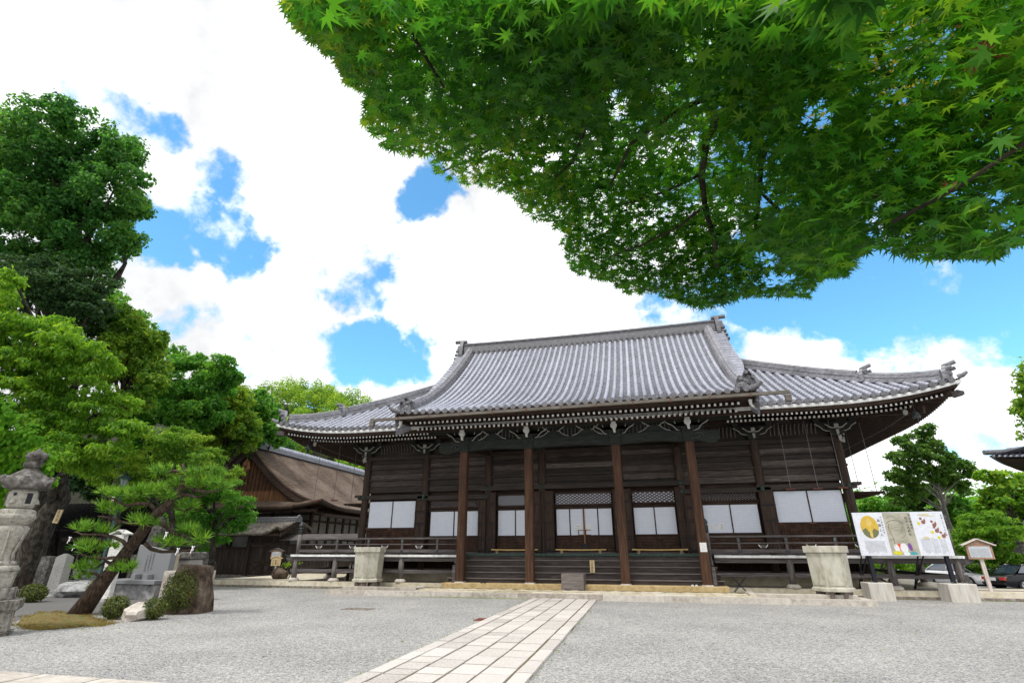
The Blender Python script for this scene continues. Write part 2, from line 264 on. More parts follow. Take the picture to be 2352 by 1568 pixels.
def mat_paper():
    m = mat_flat('shoji_paper', (.60,.64,.72), rough=.8); nt = m.node_tree; L = nt.links.new
    p = nt.nodes['Principled BSDF']; g = N(nt, 'ShaderNodeNewGeometry'); s = N(nt, 'ShaderNodeSeparateXYZ'); L(g.outputs['Position'], s.inputs[0])
    c = N(nt, 'ShaderNodeCombineXYZ'); L(s.outputs[0], c.inputs[0]); L(s.outputs[2], c.inputs[1])
    b = N(nt, 'ShaderNodeTexBrick'); b.offset = 0.0; b.inputs['Scale'].default_value = 1.0; b.inputs['Mortar Size'].default_value = .008; b.inputs['Mortar Smooth'].default_value = .6
    b.inputs['Brick Width'].default_value = .22; b.inputs['Row Height'].default_value = .13
    b.inputs['Color1'].default_value = (.68,.72,.81,1); b.inputs['Color2'].default_value = (.72,.755,.84,1); b.inputs['Mortar'].default_value = (.63,.67,.76,1)
    L(c.outputs[0], b.inputs['Vector']); L(b.outputs[0], p.inputs['Base Color']); return m
M['paper'] = mat_paper()
L_ = {}
L_['maple'] = mat_leaf('maple_leaf', [(.014,.085,.008),(.034,.15,.012),(.07,.225,.018),(.15,.29,.024)], trans=.52, tboost=1.8, big=.3, bigscale=1.4)
L_['maple_lime'] = mat_leaf('backlit_maple_leaf', [(.05,.16,.012),(.10,.24,.02),(.20,.33,.03),(.34,.38,.04)], trans=.55, tboost=1.6, big=.3, bigscale=1.5)  # lit copy of the maple leaf, backlight put into the colour
L_['maple_gold'] = mat_leaf('golden_maple_leaf', [(.14,.20,.02),(.30,.28,.03),(.45,.32,.05)], trans=.55, tboost=1.4, big=.25)
L_['dry'] = mat_leaf('dry_leaf', [(.12,.035,.012),(.20,.07,.025)], trans=.3, big=.1)
L_['dark'] = mat_leaf('dark_leaf', [(.02,.10,.028),(.045,.165,.042),(.085,.23,.055),(.17,.32,.085)], big=.4, bigscale=.22, trans=.58, tboost=1.75)
L_['airy'] = mat_leaf('airy_leaf', [(.03,.10,.02),(.06,.15,.03),(.10,.20,.04),(.17,.27,.06)], big=.3, bigscale=.4, trans=.58, tboost=1.75)
L_['deep'] = mat_leaf('deep_leaf', [(.018,.055,.024),(.04,.10,.036),(.08,.16,.05)], big=.35, bigscale=.3, trans=.45)
L_['lime'] = mat_leaf('lime_leaf', [(.055,.16,.02),(.11,.26,.03),(.19,.36,.04),(.31,.44,.06)], big=.35, bigscale=.35, trans=.58, tboost=1.75)
L_['mid'] = mat_leaf('mid_leaf', [(.03,.14,.026),(.07,.23,.038),(.125,.31,.05),(.23,.40,.085)], big=.4, bigscale=.3, trans=.58, tboost=1.75)
L_['warm'] = mat_leaf('warm_leaf', [(.05,.15,.022),(.11,.245,.034),(.21,.345,.045),(.36,.41,.07)], big=.45, bigscale=.4, trans=.58, tboost=1.75)
L_['pine'] = mat_leaf('pine_needle', [(.03,.10,.014),(.08,.22,.024),(.17,.36,.035),(.32,.48,.06)], big=.35, bigscale=2.5, trans=.35)
L_['azalea'] = mat_leaf('azalea_leaf', [(.03,.045,.012),(.07,.10,.02),(.12,.16,.03),(.17,.13,.05)], big=.35, bigscale=3, trans=.3)
L_['moss'] = mat_leaf('moss_leaf', [(.10,.12,.03),(.20,.19,.045),(.28,.19,.05),(.26,.13,.035)], big=.5, bigscale=2.5, trans=.2)
L_['vine'] = mat_leaf('vine_leaf', [(.05,.16,.012),(.10,.27,.02),(.17,.36,.03)], big=.3, bigscale=2, trans=.55, spec=.08, rough=.7)

# ------------------------------------------------------------------ mesh helpers
ORG = {}
class MB:
    def __init__(s): s.v = []; s.f = []; s.m = []; s.cur = 0
    def add(s, vs, fs):
        b = len(s.v); s.v += [tuple(map(float, p)) for p in vs]; s.f += [tuple(b+i for i in f) for f in fs]; s.m += [s.cur]*len(fs); return s
    def box(s, a, b, top=None):
        x0,y0,z0 = a; x1,y1,z1 = b
        vs = [(x0,y0,z0),(x1,y0,z0),(x1,y1,z0),(x0,y1,z0),(x0,y0,z1),(x1,y0,z1),(x1,y1,z1),(x0,y1,z1)]
        return s.add(vs, [(3,2,1,0),(4,5,6,7),(0,1,5,4),(1,2,6,5),(2,3,7,6),(3,0,4,7)])
    def cbox(s, c, d, rz=0, tilt=None, taper=1.0):
        x,y,z = d[0]/2,d[1]/2,d[2]/2; t = taper
        vs = [(-x,-y,-z),(x,-y,-z),(x,y,-z),(-x,y,-z),(-x*t,-y*t,z),(x*t,-y*t,z),(x*t,y*t,z),(-x*t,y*t,z)]
        m = Matrix.Rotation(rz, 3, 'Z')
        if tilt is not None: m = m @ Matrix.Rotation(tilt, 3, 'X')
        vs = [m @ Vector(p) + Vector(c) for p in vs]
        return s.add(vs, [(3,2,1,0),(4,5,6,7),(0,1,5,4),(1,2,6,5),(2,3,7,6),(3,0,4,7)])
    def beam(s, p, q, w, h, up=(0,0,1)):
        p = Vector(p); q = Vector(q); d = (q-p).normalized(); r = d.cross(Vector(up))
        if r.length < 1e-4: r = d.cross(Vector((0,1,0)))
        r.normalize(); u = r.cross(d)
        vs = [b + r*sx*w/2 + u*sz*h/2 for b in (p, q) for sx, sz in ((-1,-1),(1,-1),(1,1),(-1,1))]
        return s.add(vs, [(0,1,2,3),(7,6,5,4),(0,4,5,1),(1,5,6,2),(2,6,7,3),(3,7,4,0)])
    def tube(s, pts, rad, n=8, cap=True, noise=0.0):
        pts = [Vector(p) for p in pts]; k = len(pts); rad = rad if hasattr(rad, '__len__') else [rad]*k
        ref = Vector((0.31,0.17,0.93)); vs = []; fs = []; pr = None
        for i in range(k):
            d = (pts[min(k-1,i+1)] - pts[max(0,i-1)]).normalized()
            r = (pr - d*pr.dot(d)) if pr is not None else d.cross(ref)
            if r.length < 1e-5: r = d.cross(Vector((1,0,0)))
            r.normalize(); pr = r; u = d.cross(r)
            for j in range(n):
                a = 2*math.pi*j/n; q = rad[i]*(1 + noise*random.uniform(-1,1)); vs.append(pts[i] + r*math.cos(a)*q + u*math.sin(a)*q)
        for i in range(k-1):
            for j in range(n): fs.append((i*n+j, i*n+(j+1)%n, (i+1)*n+(j+1)%n, (i+1)*n+j))
        if cap: fs.append(tuple(range(n-1,-1,-1))); fs.append(tuple((k-1)*n+j for j in range(n)))
        return s.add(vs, fs)
    def lathe(s, c, prof, n=16, rot=0.0, sq=None):
        vs = []; fs = []
        for r, z in prof:
            for j in range(n):
                a = 2*math.pi*j/n + rot; vs.append((c[0]+r*math.cos(a), c[1]+r*math.sin(a), c[2]+z))
        for i in range(len(prof)-1):
            for j in range(n): fs.append((i*n+j, i*n+(j+1)%n, (i+1)*n+(j+1)%n, (i+1)*n+j))
        fs.append(tuple(range(n-1,-1,-1))); fs.append(tuple((len(prof)-1)*n+j for j in range(n)))
        return s.add(vs, fs)
    def grid(s, P):                                # P[i][j] points
        a = len(P); b = len(P[0]); vs = [p for row in P for p in row]
        return s.add(vs, [(i*b+j, i*b+j+1, (i+1)*b+j+1, (i+1)*b+j) for i in range(a-1) for j in range(b-1)])
    def prism(s, poly, o, ux, uy, un, th):         # 2-D outline extruded by th along un
        o,ux,uy,un = map(Vector,(o,ux,uy,un)); k = len(poly)
        vs = [o+ux*x+uy*y for x,y in poly] + [o+ux*x+uy*y+un*th for x,y in poly]
        return s.add(vs, [tuple(range(k-1,-1,-1)), tuple(range(k,2*k))] + [(i,(i+1)%k,k+(i+1)%k,k+i) for i in range(k)])
    def build(s, name, mat, parent=None, smooth=False, bevel=0.0):
        me = bpy.data.meshes.new(name); o = np.array(ORG.get(parent.name, (0,0,0)) if parent else ORG.get('_', (0,0,0)))
        me.from_pydata([tuple(np.array(p)-o) for p in s.v], [], s.f)
        for m in (mat if isinstance(mat, (list, tuple)) else [mat]): me.materials.append(m)
        if isinstance(mat, (list, tuple)): me.polygons.foreach_set('material_index', s.m)
        if smooth: me.polygons.foreach_set('use_smooth', [True]*len(me.polygons))
        me.update()
        ob = bpy.data.objects.new(name, me); col.objects.link(ob)
        if parent: ob.parent = parent; ORG[ob.name] = tuple(o)
        if bevel:
            b = ob.modifiers.new('bevel', 'BEVEL'); b.width = bevel; b.segments = 2; b.limit_method = 'ANGLE'; b.angle_limit = R(40)
        return ob
def tag(o, label=None, cat=None, group=None, kind=None):
    if label: o['label'] = label
    if cat: o['category'] = cat
    if group: o['group'] = group
    if kind: o['kind'] = kind
    return o
def thing(name, loc, label, cat, group=None):
    o = bpy.data.objects.new(name, None); col.objects.link(o); o.location = loc; o.empty_display_size = .3
    ORG[o.name] = tuple(float(x) for x in loc); return tag(o, label, cat, group)
def single(mb, name, mat, loc, label, cat, group=None, smooth=False, bevel=0.0):   # a thing that is one mesh
    ORG['_'] = tuple(float(x) for x in loc); o = mb.build(name, mat, None, smooth, bevel); ORG['_'] = (0,0,0)
    o.location = loc; ORG[o.name] = tuple(float(x) for x in loc); return tag(o, label, cat, group)
def copy_tree(o, loc=None, label=None, parent=None):
    c = o.copy(); col.objects.link(c); c.parent = parent
    if loc is not None: c.location = loc
    if label: c['label'] = label
    for ch in o.children: copy_tree(ch, None, None, c)
    return c
def text(mb, s, o, ux, uy, size, lift=.003, vertical=False, spacing=1.15):
    """writing laid on a surface at o (left edge of the base line), ux to the right, uy up"""
    ux = Vector(ux).normalized(); uy = Vector(uy).normalized(); un = ux.cross(uy); o = Vector(o) + un*lift
    items = [(ch, (0, -i*size*spacing)) for i, ch in enumerate(s)] if vertical else [(s, (0, 0))]
    for ch, (dx, dy) in items:
        cu = bpy.data.curves.new('t', 'FONT'); cu.body = ch; cu.size = size; cu.resolution_u = 2; ob = bpy.data.objects.new('t', cu); col.objects.link(ob)
        dg = bpy.context.evaluated_depsgraph_get(); me = bpy.data.meshes.new_from_object(ob.evaluated_get(dg))
        mb.add([o + ux*(v.co.x+dx) + uy*(v.co.y+dy) for v in me.vertices], [tuple(p.vertices) for p in me.polygons])
        bpy.data.objects.remove(ob); bpy.data.curves.remove(cu); bpy.data.meshes.remove(me)

def np_mesh(name, V, Fc, mat, parent=None, loc=None, smooth=False):
    """V (n,3), Fc (m,k) with the same k per face"""
    o = np.array(ORG.get(parent.name, (0,0,0)) if parent else (loc if loc is not None else (0,0,0)), float)
    V = (V - o).astype(np.float32); m, k = Fc.shape
    me = bpy.data.meshes.new(name); me.vertices.add(len(V)); me.vertices.foreach_set('co', V.ravel())
    me.loops.add(m*k); me.loops.foreach_set('vertex_index', Fc.astype(np.int32).ravel())
    me.polygons.add(m); me.polygons.foreach_set('loop_start', np.arange(0, m*k, k, dtype=np.int32))
    if smooth: me.polygons.foreach_set('use_smooth', np.ones(m, bool))
    me.materials.append(mat); me.update(calc_edges=True)
    ob = bpy.data.objects.new(name, me); col.objects.link(ob)
    if parent: ob.parent = parent
    elif loc is not None: ob.location = loc
    return ob
RHOMB = (np.array([(0,0,0),(.32,.5,.07),(0,1,-.06),(-.32,.5,.07)]), np.array([(0,1,2,3)]))
LONG = (np.array([(0,0,0),(.19,.45,.05),(0,1,-.12),(-.19,.45,.05)]), np.array([(0,1,2,3)]))
def maple_template():
    tips = [(-128,.42),(-82,.72),(-40,.93),(0,1.0),(40,.93),(82,.72),(128,.42)]
    out = []
    for i, (a, r) in enumerate(tips):
        a = R(a); out.append((r*math.sin(a), r*math.cos(a), -.10*r))
        w = R(9)
        if i < 6:
            b = R((tips[i][0]+tips[i+1][0])/2); out.append((.30*math.sin(b), .30*math.cos(b), .03))
    # each lobe is a lens: base points are the notches
    n = len(out); vs = [(0,-.06,0)] + out; fs = []
    for i in range(1, n): fs.append((0, i+1, i))
    k = len(vs); vs += [(-.014,0,0),(.014,0,0),(.03,-.75,.05)]; fs.append((k,k+2,k+1))      # the leaf stalk
    V = np.array(vs); V[:,1] += .06
    return V*.62, np.array(fs)
MAPLE = maple_template()
NEEDLE = (lambda: (lambda V, Fc: (np.array(V), np.array(Fc)))(*(lambda out: ([p for tri in out for p in tri], [(3*i,3*i+1,3*i+2) for i in range(len(out))]))(
    [[(-.055*math.sin(a)+.0, .055*math.cos(a), 0), (.055*math.sin(a), -.055*math.cos(a), 0), (math.cos(a)*math.sin(e), math.sin(a)*math.sin(e), math.cos(e))] for a, e in ((0,.3),(.7,.75),(1.5,.95),(2.3,.6),(3.1,.9),(3.9,.7),(4.7,.95),(5.4,.55),(1.1,.2))])))()
def scatter(name, P, Nr, S, tmpl, mat, parent, dirs=None, r=rng):
    P = np.asarray(P, float); n = len(P); Nr = Nr/np.maximum(np.linalg.norm(Nr, axis=1, keepdims=True), 1e-6)
    D = r.normal(size=(n,3)) if dirs is None else dirs + r.normal(size=(n,3))*.35
    V_ = D - Nr*np.sum(D*Nr, 1, keepdims=True); V_ /= np.maximum(np.linalg.norm(V_, axis=1, keepdims=True), 1e-6); U_ = np.cross(V_, Nr)
    T, Fc = tmpl; k = len(T)
    V = P[:,None,:] + S[:,None,None]*(T[None,:,0:1]*U_[:,None,:] + T[None,:,1:2]*V_[:,None,:] + T[None,:,2:3]*Nr[:,None,:])
    FF = (np.arange(n)*k)[:,None,None] + Fc[None]
    return np_mesh(name, V.reshape(-1,3), FF.reshape(-1, Fc.shape[1]), mat, parent)
def unit(n, r=rng):
    d = r.normal(size=(n,3)); return d/np.linalg.norm(d, axis=1, keepdims=True)
def blob_points(lobes, n, clump=.33, fill=.35, r=rng, flat=1.0):
    """leaf positions: clumps on and just inside the skin of ellipsoid lobes; returns points and outward normals"""
    Ls = np.array([l[:6] for l in lobes], float); area = (Ls[:,3]*Ls[:,4]*Ls[:,5])**(2/3); pr = area/area.sum()
    P = []; Nn = []
    for i, L in enumerate(Ls):
        m = int(n*pr[i]); rad = L[3:6]; nc = max(10, int(14/clump**1.5/2))
        cd = unit(nc, r); cr = np.where(r.random(nc) < fill, r.uniform(.35,.8,nc), r.uniform(.82,1.0,nc))
        cc = L[:3] + cd*cr[:,None]*rad; cs = r.uniform(.6,1.25,nc)*clump
        j = r.integers(0, nc, m); d = unit(m, r)
        d[:,2] *= flat; rr = np.minimum(np.abs(r.normal(size=m))*.62, 1.7)
        P.append(cc[j] + d*rr[:,None]*cs[j][:,None]*rad)
        Nn.append(cd[j]*.5 + d*.8 + np.array([0,0,.55]) + r.normal(size=(m,3))*.35)
    return np.concatenate(P), np.concatenate(Nn)
def px_lobes(lst, dist, r=rng, thick=.9, jit=.35):
    out = []
    for u, v, rp in lst:
        rad = rp*dist/F; d = dist + r.uniform(-jit, jit)*rad*1.5
        c = AT(u, v, d); out.append((*c, rad, rad*thick, rad*.92))
    return out
def limb(mb, a, b, r0, r1, sag=.15, n=7, seg=6):
    a = Vector(a); b = Vector(b); L = (b-a).length; o = Vector((random.uniform(-1,1),random.uniform(-1,1),random.uniform(0,1)))*L*sag
    pts = []
    for i in range(n):
        t = i/(n-1); pts.append(a.lerp(b, t) + o*math.sin(math.pi*t) + Vector((random.uniform(-1,1),random.uniform(-1,1),random.uniform(-1,1)))*L*.015*(0<i<n-1))
    mb.tube(pts, [r0+(r1-r0)*i/(n-1) for i in range(n)], seg)
def tree(name, label, base, lobes, nleaf, size, mat, trunk_r, bark='trunk_bark', group=None, cat='tree', tmpl=RHOMB, clump=.33, fill=.35, dirs=None, trunk_top=None, flat=1.0, taper=.11, tiers=None):
    base = Vector(base); t = thing(name, base, label, cat, group)
    mb = MB(); Ls = sorted(lobes, key=lambda l: l[2]); cen = Vector(np.mean([l[:3] for l in lobes], axis=0))
    top = Vector(trunk_top) if trunk_top is not None else Vector((cen.x, cen.y, cen.z))
    pts = [base.lerp(top, i/6) + Vector((random.uniform(-1,1),random.uniform(-1,1),0))*trunk_r*.5*(0<i<6) for i in range(7)]
    mb.tube(pts, [trunk_r*(1.35 if i == 0 else 1-taper*i) for i in range(7)], 12, noise=.06)
    for l in lobes:
        c = Vector(l[:3]); h = min(.95, max(.35, (c.z-base.z)/max(.1, top.z-base.z)*.75)); limb(mb, base.lerp(top, h), c, trunk_r*.38, trunk_r*.08)
    mb.build('trunk', M[bark], t, smooth=True)
    sat = []
    if tiers:                                        # layered sprays: many flat little lobes spread through each limb's foliage
        k, rh, rv = tiers; full = []
        for l in lobes:
            for _ in range(k):
                d = unit(1)[0]*rng.uniform(.45,1.0)**.6*.92; q = l[3]*rh*rng.uniform(.65,1.25)
                full.append((l[0]+d[0]*l[3], l[1]+d[1]*l[4], l[2]+d[2]*l[5], q, q*.95, q*rv/rh))
        lobes = full
    else:
        for l in lobes:
            for _ in range(4):
                d = unit(1)[0]; q = l[3]*rng.uniform(.26,.42); sat.append((l[0]+d[0]*l[3]*.98, l[1]+d[1]*l[4]*.98, l[2]+abs(d[2])*l[5]*.98 if d[2] > -.5 else l[2]+d[2]*l[5], q, q*.9, q*.75))
    P, Nn = blob_points(list(lobes)+sat, nleaf, clump, fill, flat=flat)
    S = rng.uniform(.6, 1.3, len(P))*size
    scatter('crown', P, Nn, S, tmpl, L_[mat], t, dirs=None if dirs is None else np.tile(dirs, (len(P),1)))
    return t
def rock(name, mat, c, d, label, cat='rock', group=None, seed=0, sub=3, rough=.16, flat_bottom=True):
    import bmesh
    bm = bmesh.new(); bmesh.ops.create_icosphere(bm, subdivisions=sub, radius=1.0); rr = np.random.default_rng(seed+11)
    pl = unit(9, rr); off = rr.uniform(.62,.9,9)
    for v in bm.verts:
        p = np.array(v.co)
        for k in range(9):
            e = p@pl[k]-off[k]
            if e > 0: p = p - pl[k]*e
        p = p*(1+rr.normal()*rough*.22); v.co = Vector(p*np.array(d)/2*1.12)
        if flat_bottom: v.co.z = max(v.co.z, -d[2]*.42)
    me = bpy.data.meshes.new(name); bm.to_mesh(me); bm.free(); me.materials.append(mat)
    o = bpy.data.objects.new(name, me); col.objects.link(o); o.location = (c[0], c[1], c[2]+d[2]*.42); return tag(o, label, cat, group)

# ------------------------------------------------------------------ ground, paths, terraces
def smooth(a, b, x):
    t = min(1, max(0, (x-a)/(b-a))); return t*t*(3-2*t)
def ground_z(x, y):
    z = -.22*smooth(17.5, 23, x)*smooth(2, 9, y)
    return z
def build_ground():
    xs = sorted(set([-400,-250,-150,-100,-70] + list(np.arange(-50, 60.1, 2)) + [75,100,150,250,400]))
    ys = sorted(set([-300,-150,-80,-50] + list(np.arange(-34, 60.1, 2)) + [80,120,200,300,500]))
    mb = MB(); mb.grid([[(x, y, ground_z(x, y)) for x in xs] for y in ys])
    tag(mb.build('gravel_ground', M['gravel'], None, True), kind='structure')
build_ground()

def build_path():
    mb = MB(); r = random.Random(3); cols_ = [(-1.37,-1.08),(-1.045,-.58),(-.545,-.03),(.005,.49),(.525,1.04),(1.075,1.37)]
    for i, (a, b) in enumerate(cols_):
        y = -3.06 - r.uniform(0, .3)*(i % 2) 
        y = -3.04
        first = True
        while y > -26:
            l = r.uniform(.4, .95)*(1.5 if i in (0, 5) else 1.0)*(.5 if first and i % 2 else 1); first = False
            j = lambda: r.uniform(-.008, .008); h = .055 + r.uniform(-.006, .006)
            mb.add([(a+j(),y-l+.03+j(),-.1),(b+j(),y-l+.03+j(),-.1),(b+j(),y+j(),-.1),(a+j(),y+j(),-.1),
                    (a+.008+j(),y-l+.038+j(),h),(b-.008+j(),y-l+.038+j(),h),(b-.008+j(),y-.008+j(),h),(a+.008+j(),y-.008+j(),h)],
                   [(4,5,6,7),(0,1,5,4),(1,2,6,5),(2,3,7,6),(3,0,4,7)])
            y -= l
    sk = lambda m_: setattr(m_, 'v', [(x-.16+.0229*(-2.8-y), y, z) for x, y, z in m_.v])
    sk(mb); tag(mb.build('stone_path', M['path_stone']), kind='structure')
    mb = MB(); mb.box((-1.36,-26,-.05),(1.36,-3.05,.03)); sk(mb); tag(mb.build('path_bed', M['moss_earth']), kind='structure')
    # white edging stones that cross the bottom left corner
    mb = MB(); x = -1.45; r = random.Random(5)
    while x > -16:
        l = r.uniform(1.2, 1.9); mb.add([(x-l+.01,-20.9,-.1),(x,-20.9,-.1),(x,-19.42+.02*r.random(),-.1),(x-l+.01,-19.42,-.1),(x-l+.03,-20.9,.07),(x-.02,-20.9,.07),(x-.02,-19.45+.02*r.random(),.07),(x-l+.03,-19.45,.07)],
            [(4,5,6,7),(0,1,5,4),(1,2,6,5),(2,3,7,6),(3,0,4,7)]); x -= l
    tag(mb.build('edging_path', M['kerb_stone']), kind='structure')
build_path()

def build_terrace():
    r = random.Random(9)
    def slab(mb, pts, z0, z1, gap=.006, jit=.004):
        c = np.mean(pts, axis=0); k = len(pts)
        top = [((p[0]-c[0])*(1-gap*2)+c[0], (p[1]-c[1])*(1-gap*2)+c[1], z1+r.uniform(-jit, jit)) for p in pts]
        bot = [(p[0], p[1], z0) for p in pts]
        mb.add(bot+top, [tuple(range(k, 2*k))] + [(i,(i+1)%k,k+(i+1)%k,k+i) for i in range(k)])
    # low front platform of flags, edged with long kerb stones
    mb = MB(); x = -11.6
    while x < 11.5:
        l = min(r.uniform(1.5, 2.6), 11.6-x); x1 = x+l if 11.6-(x+l) > .6 else 11.6
        slab(mb, [(x,-3.02),(x1,-3.02),(x1,-2.66),(x,-2.66)], -.1, .21, .004); x = x1
    for sx in (-1, 1):
        y = -2.66
        while y < .7:
            slab(mb, [(sx*11.6,y),(sx*11.24,y),(sx*11.24,min(y+1.4,.75)),(sx*11.6,min(y+1.4,.75))][::1 if sx < 0 else -1], -.1, .205, .004); y += 1.4
    tag(mb.build('platform_kerb', M['kerb_stone']), kind='structure')
    mb = MB(); mb.box((-11.3,-2.7,-.1),(11.3,.8,.165)); tag(mb.build('platform_bed', M['moss_earth']), kind='structure')
    mb = MB(); x = -7.2                                                        # border flags and diamond flags
    while x < 7.2:
        l = r.uniform(.55, .95); slab(mb, [(x,-2.64),(x+l,-2.64),(x+l,-2.12),(x,-2.12)], .1, .235); x += l
    d = .62; 
    for i in range(-14, 15):
        for j in range(0, 3):
            cx, cy = i*d + (d/2 if j % 2 else 0), -1.76 + j*d/2
            slab(mb, [(cx-d/2,cy),(cx,cy-d/2),(cx+d/2,cy),(cx,cy+d/2)], .1, .24, .008)
    x = -7.2
    tag(mb.build('paved_platform', M['flag_stone']), kind='structure')
    mb = MB()
    for sx in (-1, 1):                                                          # raised side kerbs that frame the middle bay
        mb.box((min(sx*7.3,sx*11.2),-2.3,.0),(max(sx*7.3,sx*11.2),-1.98,.33)); mb.box((min(sx*7.3,sx*7.6),-1.98,.0),(max(sx*7.3,sx*7.6),-.9,.325))
    tag(mb.build('side_kerb', M['kerb_stone'], bevel=.015), kind='structure')
    # the building terrace: low step, then the higher edge, moss-stained top
    mb = MB(); x = -23
    mb.box((-23,.72,-.1),(-11.6,1.25,.12)); mb.box((11.6,.72,-.45),(24,1.25,.12))
    mb.box((-22.2,1.25,-.1),(22.4,1.75,.36)); 
    tag(mb.build('terrace_kerb', M['low_kerb_stone'], bevel=.02), kind='structure')
    mb = MB(); mb.box((-22.15,.74,-.1),(18.4,20,.345)); mb.box((18.4,.74,-.1),(22.35,3.4,.345)); 
    tag(mb.build('terrace', M['flag_stone']), kind='structure')
build_terrace()

# ------------------------------------------------------------------ the great hall
EY, EX, CYR = -.81, 17.78, 9.2                     # front eave, side eave, ridge line
def lift(d): return .68*max(0, 1-d/6.3)**2.6
def skirt(t, d): return 8.45 + .50*t + .010*t*t + lift(d)*max(0, 1-t/8)**2      # t from the eave, d from the corner
def porch(y, x=0): s = y+3.0; return 8.52 + .295*s + .0294*s*s + .13*max(0,(abs(x)-4)/4.6)**3*max(0,1-s/4)
hall = thing('temple_hall', (0, 3.14, 0), 'great dark timber temple hall under a sweeping grey tiled roof, facing the gravel court', 'temple hall')

def rib(mb, pts, side, rad=.105, tl=.36):
    """a column of round tiles: a half pipe in short, slightly tapering lengths"""
    pts = [Vector(p) for p in pts]; cum = [0]
    for a, b in zip(pts, pts[1:]): cum.append(cum[-1]+(b-a).length)
    Lg = cum[-1]; n = max(2, int(Lg/tl)); vs = []; fs = []; side = Vector(side)
    def at(s):
        for i in range(len(cum)-1):
            if s <= cum[i+1] + 1e-9:
                t = (s-cum[i])/max(1e-9, cum[i+1]-cum[i]); return pts[i].lerp(pts[i+1], t), (pts[i+1]-pts[i]).normalized()
        return pts[-1], (pts[-1]-pts[-2]).normalized()
    k = 6
    for i in range(n):
        for e, rr in ((0, rad*1.07), (1, rad*.93)):
            p, d = at(Lg*(i+e)/n); nr = side.cross(d).normalized(); nr = nr if nr.z > 0 else -nr
            for j in range(k):
                a = math.pi*j/(k-1); vs.append(p + side*math.cos(a)*rr + nr*(math.sin(a)*rr + .015))
        for ring in (2*i,) if i == n-1 else (2*i, 2*i+1):
            fs += [(ring*k+j, ring*k+j+1, (ring+1)*k+j+1, (ring+1)*k+j) for j in range(k-1)]
    mb.add(vs, fs)
def pans(mb, xs, fn, t0, t1f, row=.27):
    """flat tiles laid in overlapping rows; fn(x, t) gives a point"""
    for x0, x1 in zip(xs, xs[1:]):
        t1 = min(t1f(x0), t1f(x1)); n = max(1, int((t1-t0)/row)); xm = (x0+x1)/2
        for i in range(n):
            a = t0+(t1-t0)*i/n; b = t0+(t1-t0)*(i+1)/n
            P = [[Vector(fn(x, a))+Vector((0,0,.04-dz)) for x, dz in ((x0,0),(xm,.05),(x1,0))], [Vector(fn(x, b))+Vector((0,0,-dz)) for x, dz in ((x0,0),(xm,.05),(x1,0))],
                 [Vector(fn(x, b))+Vector((0,0,.04-dz)) for x, dz in ((x0,0),(xm,.05),(x1,0))]]
            mb.grid(P)
def cap(mb, p, d, rad=.14):
    p = Vector(p); d = Vector(d).normalized()
    mb.tube([p - d*.02, p + d*.10], rad, 14); mb.tube([p - d*.035, p - d*.018], rad*.45, 8)
    mb.tube([p-d*.03, p-d*.021], [rad*.99]*2, 14)

